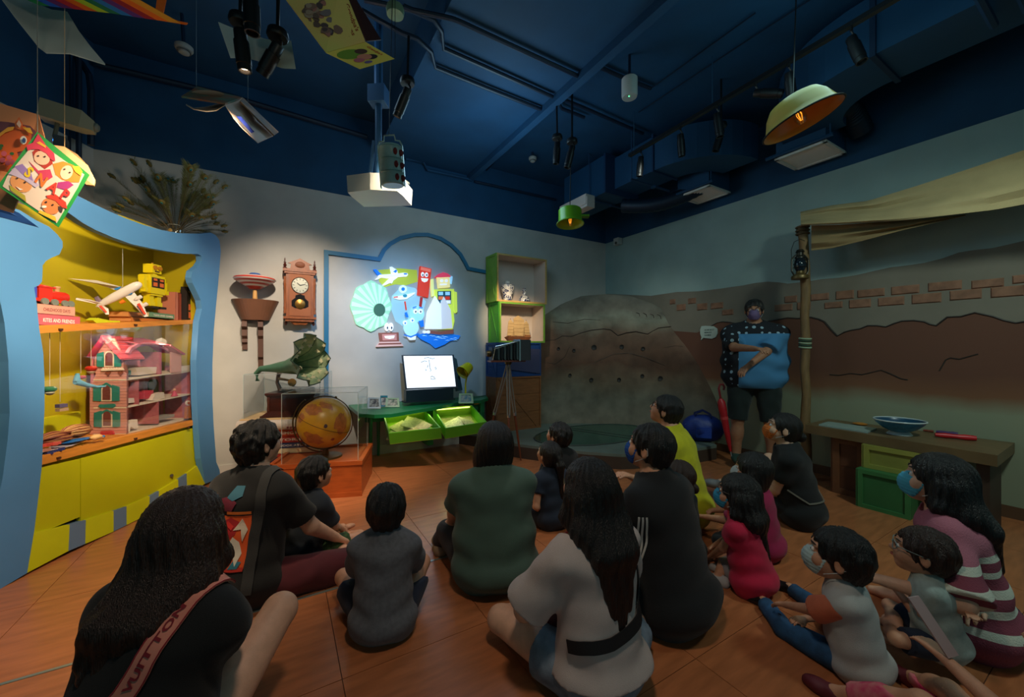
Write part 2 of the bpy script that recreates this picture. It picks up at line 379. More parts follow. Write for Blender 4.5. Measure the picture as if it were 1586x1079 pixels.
sp_at((432,-60),(430,56),1.95,(-.7,.2,-.9),'black spotlight tilted to the left before the white paper',False,.15)
sp_at((389,-60),(389,-25),1.7,(0,.05,-1),'black spotlight cut by the top edge above the white paper',False,.15)
sp_at((633,56),(631,128),2.6,(-.5,.2,-1),'black spotlight above the projector, lit and tilted left',True,.17)
sp_at((862,155),(863,214),3.6,(-.05,.1,-1),'left one of two black spotlights hung side by side',False,.17)
sp_at((886,130),(886,220),3.5,(-.25,.1,-1),'right one of two black spotlights hung side by side',False,.17)
# track
tk=thing('light_track','long black lighting track hung from wires in front of the blue duct','track',hz(975,240,3.25))
A_=hz(975,241,3.25);B_=hz(1388,-3,3.25);dB=(B_-A_)
m=MB();T=FR((A_+B_)/2+dB*.25,dB,V((0,0,1)).cross(dB));m.box((0,0,0),(dB.length*1.5,.036,.03),rot=None);m.T=T;m2=MB(T);m2.box((0,0,0),(dB.length*1.5,.036,.03));m2.build('rail',BLK,tk)
for t in(.03,.45,1.0):m=MB();p=A_+dB*t;m.tube([p,p+V((0,0,.42))],.004,5);m.build('hanging_wire',C3(30,70,100),tk)
TL=[(.075,(-.05,.1,-1),'first black track spotlight at the far end of the track'),(.30,(.12,.1,-1),'second black track spotlight from the far end'),(.47,(.15,0,-1),'third black track spotlight, left of the yellow lamp'),(.62,(.7,-.5,-.35),'black track spotlight turned sideways above the yellow lamp'),(.73,(.2,.1,-1),'black track spotlight just right of the yellow lamp'),(.90,(.15,-.25,-1),'thick black track spotlight nearest the top edge')]
for t,a,lb in TL:
    p=A_+dB*t;spotlight(p-V((0,0,.015)),p-V((0,0,.04)),a,lb,False,.17,group='spotlights on the hanging track',cap=False)
p=at(1117,195,3.6);spotlight(p+V((0,0,.6)),p,(-.25,.1,-1),'black spotlight hanging alone beside the track near the duct elbow',False,.17)
# wires under the ceiling
for k,l in enumerate((((989,174),(1140,74),(1300,-30)),((1008,137),(1170,20)))):
    m=MB();m.tube(cp(l,3.7),.006,5);tag(m.build('cable',PIPE),['thin cable under the ceiling above the track wire','thin cable under the ceiling right of the cylinder speaker'][k],'cable')
# detectors, speaker, sensors
def detector(x,y,z,r,label):
    t=thing('smoke_detector',label,'detector',hz(x,y,z));m=MB(Matrix.Translation(hz(x,y,z)))
    m.lathe([(0,.05),(r*.8,.05),(r,.04),(r,.02),(r*.9,.01),(r*.6,.005),(r*.58,-.012),(r*.3,-.02),(0,-.02)],24);m.build('housing',C3(150,150,145),t)
    m=MB(Matrix.Translation(hz(x,y,z)));m.lathe([(r*.6,.004),(r*.78,.002),(r*.78,-.004),(r*.6,-.002)],24,caps=False);m.build('ring',C3(90,92,90),t)
    m=MB();m.tube([hz(x,y,z)+V((0,0,.04)),hz(x,y,z)+V((0,0,.04))+V((-.02,0,.3))],.012,6);m.build('stem',PIPE,t)
detector(285,80,3.6,.06,'white round smoke detector between the kite and curled paper')
detector(825,249,3.62,.05,'small white round smoke detector left of the hanging pair of spotlights')
p=at(975,137,3.3);t=thing('ceiling_speaker','white cylinder speaker hanging from the blue ceiling','speaker',p)
m=MB(Matrix.Translation(p));m.lathe([(0,.085),(.06,.085),(.065,.08),(.065,-.06),(.06,-.075),(0,-.075)],24);m.build('cylinder_body',C3(196,200,196),t)
m=MB(Matrix.Translation(p));m.lathe([(.0,-.077),(.054,-.077),(.056,-.074)],24);m.build('grille',C3(170,176,172),t)
m=MB();m.sph(p+V((-.01,-.02,-.079)),.004);m.build('indicator_light',mat('green led',(90,255,150),emit=4),t)
m=MB();m.tube([p+V((0,0,.08)),p+V((0,0,.5))],.012,6);m.build('stem',PIPE,t)
t=thing('motion_sensor','small white sensor box in the corner below the blue band','sensor',W2.W(957,374,.03))
m=MB(FR(W2.W(957,374,.06),W2.u,V((0,0,1)).cross(W2.u)*-1));m.box((0,0,0),(.10,.09,.10));m.build('housing',C3(190,192,186),t);
m=MB();m.sph(W2.W(954,376,.11),.02);m.build('lens',C3(60,60,56,rough=.2),t)
# security camera, router in the left corner
p=at(98,180,2.7);t=thing('security_camera','beige boxy wall camera above the green playing card','camera',p);T=TR(p,R(-60),1,R(-8))
m=MB(T);m.box((0,0,0),(.11,.20,.12));m.hexa([V((-.055,.10,-.06)),V((.055,.10,-.06)),V((.055,.10,.06)),V((-.055,.10,.06))],[V((-.035,.16,-.05)),V((.035,.16,-.05)),V((.035,.16,.02)),V((-.035,.16,.02))]);m.build('housing',C3(170,160,128),t)
m=MB(T);m.lathe([(0,0),(.03,0),(.03,.02),(.02,.03),(0,.03)],14,Matrix.Translation((0,.15,-.01))@Euler((R(-90),0,0)).to_matrix().to_4x4());m.build('lens',C3(130,128,110),t)
m=MB(T);m.tube([(0,-.02,-.06),(0,-.02,-.16)],.012,8);m.build('bracket',C3(110,104,84),t)
p=at(95,222,2.72);t=thing('light_sensor_box','small dark box with a glowing blue strip behind the green card','sensor',p)
m=MB(TR(p,R(-50)));m.box((0,0,0),(.10,.06,.07));m.build('housing',C3(70,78,84),t);m=MB(TR(p,R(-50)));m.box((.0,-.032,0),(.065,.004,.012));m.build('light_strip',mat('blue led',(40,140,255),emit=6),t)
p=at(122,192,2.8);t=thing('router','small flat curved wireless box beside the beige camera','router',p)
m=MB(TR(p,R(-30),1,0,R(20)));m.sph((0,0,0),(.09,.05,.018),16,6);m.build('housing',C3(90,96,104),t);m=MB();m.sph(p+V((.0,-.05,-.01)),.006);m.build('indicator_light',mat('violet led',(200,80,255),emit=5),t)
# ---------------------------------------------------------------- pendant lamps
def pendant(name,c,prof,T,m_out,m_in,label,ctop,handle=None):
    t=thing(name,label,'lamp',c);TT=Matrix.Translation(V(c))@T
    m=MB(TT);m.lathe(prof,36,caps=False);m.build('lamp_shade',m_out,t)
    m=MB(TT);m.lathe([(r-.004 if r>.006 else r,z-.004)for r,z in prof],36,caps=False);m.build('shade_lining',m_in,t)
    m=MB(TT);rr,zz=prof[-1];m.tube([(rr*math.cos(a),rr*math.sin(a),zz)for a in[2*PI*i/36 for i in range(36)]],.005,6,closed=True);m.build('rim',C3(30,30,20)if handle is None else m_out,t)
    zb=prof[0][1]
    m=MB(TT);m.lathe([(.012,zb),(.018,zb-.01),(.018,zb-.05),(.012,zb-.055)],12);m.build('socket',mat('brass',(150,110,50),.35,metal=.8),t)
    m=MB(TT);m.lathe([(.001,zb-.155),(.02,zb-.15),(.032,zb-.125),(.03,zb-.1),(.016,zb-.07),(.012,zb-.055)],14);m.build('bulb',GLASS2,t)
    m=MB(TT)
    for i in range(5):a=i*1.256;m.tube([(.006*math.cos(a),.006*math.sin(a),zb-.06),(.014*math.cos(a),.014*math.sin(a),zb-.10),(.005*math.cos(a),.005*math.sin(a),zb-.135)],.0012,4)
    m.build('filament',mat('filament',(255,150,40),emit=2),t)
    m=MB();m.tube([TT@V((0,0,zb)),V(ctop)],.004,6);m.build('cord',BLK,t)
    if handle:m=MB(TT);handle(m);m.build('handle',m_out,t)
    return t
pendant('pendant_lamp',at(1238,178,2.3),[(.0,.10),(.10,.10),(.125,.09),(.155,.05),(.175,.0),(.19,-.03),(.205,-.04)],Euler((R(-4),R(-20),0)).to_matrix().to_4x4(),mat('enamel cream yellow',(214,190,96),.3),mat('enamel orange inside',(224,150,50),.3),'cream yellow enamel basin pendant lamp tilted before the track',at(1235,-60,2.3))
pendant('pendant_lamp',at(883,338,3.7),[(.0,.085),(.10,.085),(.108,.078),(.11,-.03),(.118,-.05),(.126,-.055)],Euler((R(-6),0,0)).to_matrix().to_4x4(),mat('enamel green',(110,170,30),.3),mat('enamel green inside',(150,190,60),.3),'lime green cooking pot turned into a pendant lamp',at(886,130,3.5),lambda m:m.box((.14,0,.02),(.08,.05,.018)))
# ---------------------------------------------------------------- projector and tiffin carrier
p=at(586,287,2.75);T=TR(p,R(-4));t=thing('projector','white projector mounted under the ceiling behind the tiffin carrier','projector',p)
PW=mat('projector white',(205,212,208),.35)
m=MB(T);
o1=[(-.19,-.02),(-.18,-.10),(0,-.135),(.18,-.10),(.19,-.02),(.19,.17),(-.19,.17)]
m.hexa([V((x*.96,y,-.085))for x,y in o1],[V((x,y,.03))for x,y in o1]);m.build('casing',PW,t,smooth=False)
m=MB(T);m.slab([(-.185,-.005,.035),(.185,-.005,.035),(.17,.16,.075),(-.17,.16,.075)],.012);m.build('top_cover',C3(110,116,110,rough=.5),t)
m=MB(T);m.sph((-.07,-.02,.046),.004);m.build('indicator_light',mat('yellow led',(220,255,60),emit=4),t)
m=MB(T);m.tube([(-.02,.05,.06),(-.02,.05,.62)],.024,10);m.tube([(-.10,.08,.07),(-.05,.05,.34)],.016,8);m.box((-.02,.05,.66),(.12,.10,.12));m.tube([(-.02,.05,.62),(-.02,.05,1.2)],.03,10);m.build('ceiling_mount',C3(36,84,130),t)
m=MB(T);m.lathe([(0,0),(.03,0),(.03,.02)],16,Matrix.Translation((.08,.172,-.01))@Euler((R(-90),0,0)).to_matrix().to_4x4());m.build('lens',C3(20,24,30,rough=.05),t)
p=at(609,288,2.35);t=thing('tiffin_carrier','pale blue three tier tiffin carrier hanging beside the projector','tiffin carrier',p);T=TR(p,0,1,R(6),R(-3))
TF=mat('enamel pale blue',(150,190,188),.3,noise=.1,ns=10)
for i in range(3):
    m=MB(T);z0=i*.072;m.lathe([(0,z0),(.060,z0),(.066,z0+.005),(.066,z0+.064),(.069,z0+.068),(.066,z0+.071),(0,z0+.071)],24);m.build('tier',TF,t)
    m=MB(T)
    for a0 in(-.9,-.3):m.sph((.066*math.cos(a0),.066*math.sin(a0),z0+.035),(.022,.012,.02),10,5,0,Euler((0,0,a0)).to_matrix().to_4x4())
    m.build('painted_flower',C3(120,40,44),t)
m=MB(T);m.lathe([(0,.216),(.066,.216),(.064,.226),(.03,.235),(0,.236)],24);m.build('lid',TF,t)
m=MB(T);m.box((-.072,0,.11),(.006,.014,.24));m.box((.072,0,.11),(.006,.014,.24));m.tube([(-.072,0,.23),(-.06,0,.255),(-.035,0,.26),(-.03,0,.29),(.03,0,.29),(.035,0,.26),(.06,0,.255),(.072,0,.23)],.005,6);m.build('carrying_frame',mat('pale metal',(180,196,190),.3,metal=.5),t)
m=MB();m.tube([T@V((0,0,.29)),at(609,20,2.35)+V((0,0,.3))],.0022,5);m.build('hanging_wire',BLK,t)
m=MB();m.lathe([(0,.03),(.05,.02),(.055,0),(.05,-.03),(0,-.035)],18,Matrix.Translation(at(612,16,2.4)));tag(m.build('ceiling_rose',C3(120,150,120)),'pale green round fitting where the carrier wire meets the pipes','fitting')
# ================================================================ the display cabinet at the left
CBLUE=mat('cabinet sky blue',(82,140,194),.5,noise=.04,ns=3);YG=mat('cabinet yellow green',(196,196,8),.5,noise=.04,ns=3)
OLV=mat('cabinet inside olive yellow',(176,160,10),.55);WOODO=mat('orange pine',(214,138,52),.45,noise=.12,ns=6,stretch=(8,1,8))
cab=thing('display_cabinet','tall display cabinet with wavy sky blue frame and yellow green doors','cabinet',CB.w(.9,0,-.2))
m=MB();m.pp(CB,[(-60,300),(0,315),(30,325),(56,341),(76,351),(89,363),(97,374),(97,383),(92,394),(80,399),(71,404),(66,411),(66,419),(65,436),(60,442),(53,445),(57,470),(61,510),(67,546),(69,588),(69,632),(67,676),(65,720),(60,765),(53,822),(42,887),(0,912),(-60,951),(-30,870),(-8,800),(4,740),(12,680),(15,640),(13,560),(7,500),(-2,455),(-30,400),(-60,370)],0,-.05,0)
m.build('side_post',CBLUE,cab,smooth=False)
m=MB();m.pp(CB,[(60,250),(80,270),(95,283),(122,304),(144,315),(167,326),(195,338),(222,348),(250,356),(278,361),(310,362),(326,360),(334,364),(340,372),(342,389),(340,415),(338,439),(334,480),(331,513),(329,565),(329,617),(331,660),(334,700),(335,715),(340,727),(341,734),(337,741),(318,749),(315,730),(311,710),(307,655),(305,617),(304,558),(308,498),(313,478),(311,465),(305,452),(298,438),(296,430),(298,420),(308,412),(313,404),(312,396),(306,393),(285,393),(259,389),(231,384),(204,378),(176,368),(148,356),(128,345),(107,330),(85,317),(60,305)],0,-.05,0)
m.build('frame_arch',CBLUE,cab,smooth=False)
def cw(x,y,off=0):return CB.W(x,y,off)
aL=CB.px(60,600)[0];aR=CB.px(318,600)[0];D=.44
m=MB();m.pr(CB,[(aL-.5,.02),(aR,.02),(aR,2.175),(aL-.5,2.175)],-D-.02,-D);m.build('back_panel',OLV,cab)
m=MB();m.hexa([CB.w(aR,.12,-D),CB.w(aR+.02,.12,-D),CB.w(aR+.02,2.14,-D),CB.w(aR,2.17,-D)],[CB.w(aR,.12,-.05),CB.w(aR+.02,.12,-.05),CB.w(aR+.02,2.14,-.05),CB.w(aR,2.17,-.05)]);m.build('side_panel',OLV,cab)
m=MB();m.slab([CB.w(aR+.03,2.185,-.055),CB.w(aR+.03,2.185,-D),CB.w(aL+.55,2.185,-D),CB.w(aL+.55,2.185,-.055)],.02);m.build('top_panel',OLV,cab)
m=MB();m.pp(CB,[(60,504),(309,495),(309,500.5),(60,516)],-.055,-.375,0);m.build('wooden_shelf',WOODO,cab)
m=MB();m.pp(CB,[(60,706.5),(308,648.5),(308,656),(60,721)],-.045,-.385,0);m.build('wooden_shelf',WOODO,cab)
for x,y in((94,510),(210,503)):m=MB();q=cw(x,y,-.05);m.box(q,(.012,.018,.012));m.build('screw',C3(70,40,20),cab)
for x,y in((91,707),(210,677),(292,660)):m=MB();q=cw(x,y+2,-.04);m.box(q,(.012,.018,.012));m.build('screw',C3(70,40,20),cab)
m=MB();m.pp(CB,[(60,515),(309,500),(309,649),(60,706)],-.06,-.004,0);m.build('glass_pane',GLASS,cab)
m=MB();m.pp(CB,[(50,726),(124,710),(124,800),(50,830)],-.06,-.03,0);m.build('door',YG,cab)
m=MB();m.pp(CB,[(125.3,709.6),(309,660),(314,705),(314,730),(247,762),(176,795),(125.3,812)],-.06,-.03,0);dr=m.build('door',YG,cab)
m=MB();m.tube([cw(266,736,-.06),cw(266,736,-.045)],.012,12);m.build('keyhole',C3(60,50,30),dr)
m=MB();m.pp(CB,[(40,716),(309,655),(309,668),(40,736)],-.09,-.02,0);m.build('rail',YG,cab)
m=MB();m.pr(CB,[(aL-.4,.0),(aR,.0),(aR,.62),(aL-.4,.62)],-D,-.12);m.build('inner_carcass',C3(60,60,10),cab)
tp=[(50,826),(108,812),(133,805),(176,791),(196,784),(232,768),(246,760),(276,742),(289,733),(316,713)]
bt=[(38,889),(106,853),(132,842),(176,823.5),(196,815),(231,798),(246,790.5),(277,774),(290,765),(319,748)]
PLB=mat('plinth blue grey',(98,122,150),.55)
for i in range(9):
    m=MB();f0=[cw(*tp[i],-.045),cw(*tp[i+1],-.045),cw(*bt[i+1],-.002),cw(*bt[i],-.002)]
    f0[2].z=max(f0[2].z,.004);f0[3].z=max(f0[3].z,.004)
    bk=[p-CB.n*.10 for p in f0[:2]]+[p-CB.n*.143 for p in f0[2:]];m.hexa(bk,f0);m.build('plinth_block',YG if i%2==0 else PLB,cab,smooth=False)
m=MB();m.pp(CB,[(-60,350),(-5,440),(14,600),(0,800),(-60,960)],-.12,-.04,0);tag(m.build('side_board',mat('board dark green yellow',(120,128,10),.6)),'yellow green board beside the blue cabinet post at the left edge','board')
# ---- helpers on the cabinet
def face_frame(x,y,off,s=1.0,turn=0): # local frame: x along the cabinet front, y back into it, z up; foot at the pixel
    o=cw(x,y,off);return Matrix.Translation(o)@FR((0,0,0),CB.u,-CB.n)@Euler((0,0,R(turn))).to_matrix().to_4x4()@Matrix.Scale(s,4)
def book(T,w,h,d,col,label,group=None,pages=(226,208,172),txt=None,txtcol=(250,235,230),flat=True,name='book'):
    """flat book: w wide along x (spine), h thick, d deep. standing: w thick, h tall, d deep."""
    t=thing(name,label,'book',T.translation,group)
    m=MB(T);c=.003
    if flat:
        m.box((w/2,d/2,c/2),(w,d,c));m.box((w/2,d/2,h-c/2),(w,d,c));m.box((w/2,c/2,h/2),(w,c,h))
        m.build('cover',col,t);m=MB(T);m.box((w/2,d/2+.002,h/2),(w*.965,d-.01,h-2*c));m.build('pages',C3(*pages),t)
        if txt:m=MB(T);put_text(m,txt,lambda u,v:V((w*.14+u,-.0008,h*.30+v)),w*.72,h*.34);m.build('title',C3(*txtcol),t)
    else:
        m.box((c/2,d/2,h/2),(c,d,h));m.box((w-c/2,d/2,h/2),(c,d,h));m.box((w/2,c/2,h/2),(w,c,h))
        m.build('cover',col,t);m=MB(T);m.box((w/2,d/2,h/2),(w-2*c,d-.008,h*.965));m.build('pages',C3(*pages),t)
        if txt:m=MB(T);put_text(m,txt,lambda u,v:V((w*.3+v,-.0008,h*.15+u)),h*.6,w*.4);m.build('title',C3(*txtcol),t)
    return t
def wpx(x0,x1,y,off):return(cw(x1,y,off)-cw(x0,y,off)).length
# books under the train
w=wpx(56,124,500,-.10);T=face_frame(56,502.5,-.10);book(T,w,.066,.20,C3(206,96,110,noise=.05),'thick pink book lying under the toy train',txt='KITES AND FRIENDS',group=None)
T=face_frame(58,502.5,-.11)@Matrix.Translation((0,0,.067));book(T,wpx(58,116,490,-.11),.058,.17,C3(224,160,140),'salmon pink book on the thick pink book, under the train',txt='CHILDHOOD DAYS',txtcol=(150,70,70))
tr_=T@Matrix.Translation((.02,.03,.059));t=thing('toy_train','red wooden toy train engine with grey wheels on pink books','toy',tr_.translation)
RED=mat('toy red',(214,48,30),.35);WHG=mat('wheel grey',(120,128,118),.5)
m=MB(tr_);m.box((.105,.05,.028),(.21,.09,.018));m.box((.062,.05,.07),(.075,.085,.075));m.lathe([(.0,0),(.03,0),(.033,.01),(.033,.11),(.03,.12),(0,.12)],18,Matrix.Translation((.095,.05,.062))@Euler((0,R(90),0)).to_matrix().to_4x4());m.build('engine_body',RED,t)
m=MB(tr_);m.sph((.065,.05,.11),(.055,.048,.014),14,6);m.box((.065,.05,.108),(.10,.092,.008));m.build('roof',RED,t)
m=MB(tr_);m.lathe([(.012,0),(.013,.02),(.018,.028),(.016,.036),(0,.036)],14,Matrix.Translation((.165,.05,.09)));m.build('chimney',C3(206,160,110),t)
for x in(.05,.105,.165,.2):
    for y in(.002,.098):
        m=MB(tr_);m.lathe([(0,-.006),(.02,-.006),(.021,0),(.02,.006),(0,.006)],16,Matrix.Translation((x,y,.019))@Euler((R(90),0,0)).to_matrix().to_4x4());m.build('wheel',WHG,t)
m=MB(tr_);m.box((.008,.05,.06),(.022,.075,.085));m.build('tender_panel',C3(60,80,190),t)
# toy aircraft on a hidden thread: every point has its own depth inside the cabinet
def A3(x,y,d):return cw(x,y,d)
t=thing('toy_airplane','white toy jet airplane with blue and red markings above the shelf','toy',A3(180,470,-.16));WHT=mat('toy white',(232,224,216),.3)
noz,tail=A3(219,438,-.05),A3(149,475,-.26);ax=noz-tail
m=MB();n=12;m.tube([tail+ax*q for q in(0,.06,.2,.4,.7,.88,.95,.985,1)],[.004,.012,.024,.030,.031,.029,.023,.014,.003],14);m.build('fuselage',WHT,t)
def wing(name,pts,th,mt=WHT):m=MB();m.slab([A3(*p)for p in pts],th);return m.build(name,mt,t)
w1=wing('wing',[(196,446,-.13),(187,452,-.16),(152,440,-.34),(106,431,-.42),(150,434,-.34)],.008)
w2=wing('wing',[(206,450,-.10),(192,458,-.14),(213,478,-.06),(224,491,-.04),(229,490,-.03),(221,470,-.05)],.008)
wing('tailplane',[(160,470,-.22),(152,471,-.25),(117,464,-.30),(118,461,-.30),(140,464,-.27)],.006);wing('tailplane',[(158,471,-.22),(150,473,-.25),(164,487,-.20),(169,487,-.19),(168,478,-.2)],.006)
wing('tail_fin',[(160,468,-.23),(151,472,-.25),(146,461,-.25),(151,458,-.25)],.006,C3(120,100,120))
for x,y,d in((213,462,-.07),(222,473,-.05)):m=MB();q=A3(x,y,d);a=ax.normalized();m.tube([q-a*.02,q-a*.005,q+a*.025,q+a*.03],[.008,.013,.014,.010],12);m.build('engine',WHT,t)
m=MB();q=A3(186,469,-.16);m.tube([q,q+ax.normalized()*.03],[.010,.014],10);m.build('engine',C3(236,130,30),t)
def mark(pts,c,par):m=MB();m.slab([A3(x,y,d)for x,y,d in pts],.0035);m.build('marking',C3(*c),par)
mark([(176,447,-.184),(188,443,-.15),(185,448,-.16),(178,449,-.18)],(20,120,190),w1);mark([(194,454,-.12),(205,450,-.09),(205,455,-.09),(199,457,-.11)],(20,120,190),w2)
mark([(212,471,-.05),(216,469,-.05),(226,486,-.026),(223,487,-.03)],(220,70,40),w2)
mark([(153,474,-.235),(157,473,-.225),(166,483,-.19),(163,484,-.195)],(220,70,40),w2)
m=MB();m.tube([A3(190,452,-.14),A3(190,385,-.14)],.0012,4);m.build('hanging_thread',C3(200,200,180),t)
# yellow robot
T=face_frame(236,478,-.20,.145);t=thing('toy_robot','yellow tin toy robot with dark chest window on green book','toy',T.translation);YR=mat('robot yellow',(226,206,20),.35);DK=C3(40,30,24,rough=.3)
def rb(name,boxes,mt):
    m=MB(T)
    for c_,s_ in boxes:m.box(c_,s_)
    return m.build(name,mt,t)
hd_=rb('head',[((0,0,2.25),(.62,.5,.5)),((0,0,1.95),(.3,.3,.15))],YR);to=rb('torso',[((0,0,1.35),(1.0,.6,1.05)),((0,0,.78),(.8,.5,.12))],YR)
for q in(-1,1):
    rb('arm',[((.62*q,0,1.65),(.22,.34,.3)),((.70*q,-.05,1.3),(.2,.28,.55)),((.72*q,-.15,.98),(.16,.26,.22))],YR)
    rb('leg',[((.25*q,0,.5),(.28,.34,.55)),((.25*q,0,.25),(.34,.42,.25))],YR);rb('foot',[((.27*q,-.08,.06),(.42,.62,.12))],DK)
    m=MB(T);m.lathe([(.06,0),(.13,0),(.13,.06),(.06,.06)],14,Matrix.Translation((.16*q,-.26,2.3))@Euler((R(90),0,0)).to_matrix().to_4x4());m.build('eye',C3(180,120,20),hd_)
    m=MB(T);m.box((.22*q,-.31,1.45),(.40,.04,.55));m.build('chest_window',DK,to)
    m=MB(T);m.box((.22*q,-.335,1.35),(.26,.02,.22));m.box((.22*q,-.335,1.62),(.24,.02,.12));m.build('chest_light',C3(220,110,50),to)
m=MB(T);m.box((0,-.26,2.1),(.3,.03,.07));m.build('mouth',C3(90,60,30),hd_)
m=MB(T);m.lathe([(0,0),(.05,.0),(.05,.12),(0,.12)],10,Matrix.Translation((0,0,2.5)));m.build('knob',C3(180,120,30),hd_)
# right-hand books on the upper shelf
w=wpx(204,272,497,-.20)
T=face_frame(204,497.5,-.17);book(T,wpx(204,282,495,-.17),.035,.17,C3(196,120,56),'orange brown book lowest in the pile under the robot',pages=(214,150,90))
T=face_frame(193,491,-.18);T.translation.z+=0.0;
T2=face_frame(204,497.5,-.18)@Matrix.Translation((-.02,0,.0355));book(T2,.12,.038,.15,C3(184,120,70),'small brown book on the orange brown book, left of the green one',pages=(214,150,90))
T2=face_frame(228,497.5,-.17)@Matrix.Translation((.02,0,.038));book(T2,wpx(230,272,485,-.17),.04,.15,C3(110,150,120),'green book under the feet of the yellow robot',txt='TOYS AND GAMES')
T=face_frame(250,497,-.33,1,-6);book(T,.20,.255,.02,C3(150,40,40),'upright picture book with red border and green tree, behind robot',flat=False,name='picture_book')
m=MB(T);m.box((.10,-.004,.13),(.16,.002,.20));o=m.build('picture_panel',C3(206,196,180),None);bk=bpy.data.objects[[x.name for x in bpy.data.objects if x.name.startswith('picture_book')][0]]
o.parent=bk;o.location=-bk.location
m=MB(T);m.sph((.11,-.006,.09),(.045,.003,.045),12,6);m.box((.11,-.005,.04),(.014,.004,.04));o=m.build('tree_picture',C3(60,130,60),bk)
for i,(x,w_,h_,c_,lb)in enumerate(((276,.028,.25,(196,120,100),'thin pink book standing between picture book and dark books'),(281,.03,.24,(150,70,50),'thin red brown book standing left of the dark book'),(286,.05,.25,(110,40,30),'dark red book standing left of the black book'),)):
    book(face_frame(x-4,496.5,-.16),w_,h_,.15,C3(*c_),lb,flat=False)
T=face_frame(290,496,-.12,1,8);book(T,.155,.30,.05,C3(30,22,22),'black boxed book with orange pictures at the right shelf end',flat=False,name='book');bk=bpy.data.objects['book' if 'book' not in bpy.data.objects else sorted([o.name for o in bpy.data.objects if o.name.startswith('book')])[-1]]
m=MB(T)
for a in(.035,.10):
    for b_ in(.05,.12):m.box((a+.012,-.002,b_),(.055,.003,.055))
m.build('orange_picture',C3(190,90,50),bk)
m=MB(T);put_text(m,'TOY COLLECTION',lambda u,v:V((.015+u,-.002,.25+v)),.12,.015);m.build('title',C3(220,200,170),bk)
m=MB(face_frame(144,500.5,-.14));m.hexa([V((0,0,.02)),V((.03,0,0)),V((.20,0,0)),V((.20,0,.03)),V((.12,0,.028)),V((.03,0,.04))],[V((0,.05,.02)),V((.03,.05,0)),V((.20,.05,0)),V((.20,.05,.03)),V((.12,.05,.028)),V((.03,.05,.04))]);tag(m.build('toy_boat',C3(190,200,20)),'lime green flat toy boat on the upper shelf','toy')
# ---- doll house
OFF=-.10
hs=thing('doll_house','pink three storey doll house with red roofs and green shutters','toy house',cw(215,672,OFF-.1))
PNK=mat('doll house pink siding',(226,158,148),.6);SHU=mat('shutter teal',(40,136,130),.5);RF=mat('roof rose red',(206,66,78),.5);CRM=mat('doll house cream',(238,220,200),.6);INP=mat('doll room pink',(190,104,112),.7,noise=.15,ns=30)
def dh(name,pxs,d0,d1,mt,par=None,off=OFF):m=MB();m.pp(CB,pxs,off,d0,d1);return m.build(name,mt,par or hs)
GP=PL(CB.w(CB.px(195,640,OFF)[0],0,OFF),(CB.n.x,CB.n.y))
def gh(name,pxs,d0,d1,mt,par=None):m=MB();m.pp(GP,pxs,0,d0,d1);return m.build(name,mt,par or hs)
def gW(x,y,d=0):a,b=GP.px(x,y,0);return GP.w(a,b,d)
def dW(x,y,d=0):a,b=CB.px(x,y,OFF);return CB.w(a,b,OFF+d)
# gable tower front as siding boards
def rowpoly(y0,y1): # facade 138..196; upper floor narrower
    def xs(y):
        if y>600:return 138.5,195
        if y>575:return 138.5+(600-y)*.45,195
        if y>553:return 146,190
        return 146+(553-y)*.75,190-(553-y)*.45
    a0,a1=xs(y0);b0,b1=xs(y1);return[(a0,y0),(a1,y0),(b1,y1),(b0,y1)]
y=524.
while y<673:
    y1=min(y+4.6,673);gh('siding_board',rowpoly(y,y1-.5),-.012 if int(y)%2 else-.011,-.002,PNK);y=y1
gh('tower_wall',[(139,673),(195,673),(195,576),(190,553),(163,523),(146,553),(146,580),(139,602)],-.02,-.008,C3(150,90,84))
def window(cx,cy,w,h,shx,arch=True):
    fr=[(cx-w,cy+h),(cx+w,cy+h),(cx+w,cy-h*.5)]+[(cx+w*math.cos(a),cy-h*.5-w*.9*math.sin(a))for a in(.6,1.2,1.9,2.5)]+[(cx-w,cy-h*.5)]
    f_=gh('window',fr,-.001,.003,CRM);gr=[(cx+(x-cx)*.75,cy+(y_-cy)*.85)for x,y_ in fr];gh('pane',gr,.003,.0045,C3(120,60,60),f_)
    for q in(-1,1):
        gh('shutter',[(cx+q*(w+1),cy-h*.95),(cx+q*(w+shx),cy-h*.7),(cx+q*(w+shx),cy+h*.95),(cx+q*(w+1),cy+h)],0,.006,SHU,f_)
window(169.5,556,7.5,12,11);window(165.5,608,8,13,12);window(166.5,648,8,13,12)
gh('arch_trim',[(156,600),(158,596),(165,592),(172,596),(175,600),(172,600),(165,595.5),(159,600)],0,.004,SHU);gh('arch_trim',[(156,641),(158,637),(166,633.5),(174,637),(177,641),(174,641),(166,637),(159,641)],0,.004,SHU)
gh('flower_box',[(155,626),(178,625),(180,628),(176,631),(157,631),(153,629)],0,.006,SHU);gh('door_step',[(158,667),(176,666),(178,672),(157,673)],0,.01,RF)
for x,y in((168,578),(187,578)):
    s_=4.2;gh('heart_ornament',[(x,y+s_),(x-s_,y-1),(x-s_*.8,y-s_*.8),(x-s_*.3,y-s_*.8),(x,y-s_*.3),(x+s_*.3,y-s_*.8),(x+s_*.8,y-s_*.8),(x+s_,y-1)],0,.004,C3(140,70,50))
gh('scallop_trim',[(158,571)]+[(158+i*2.1,571-(1.6 if i%2 else 0)-i*.05)for i in range(1,17)]+[(193,573),(158,574)],0,.008,CRM)
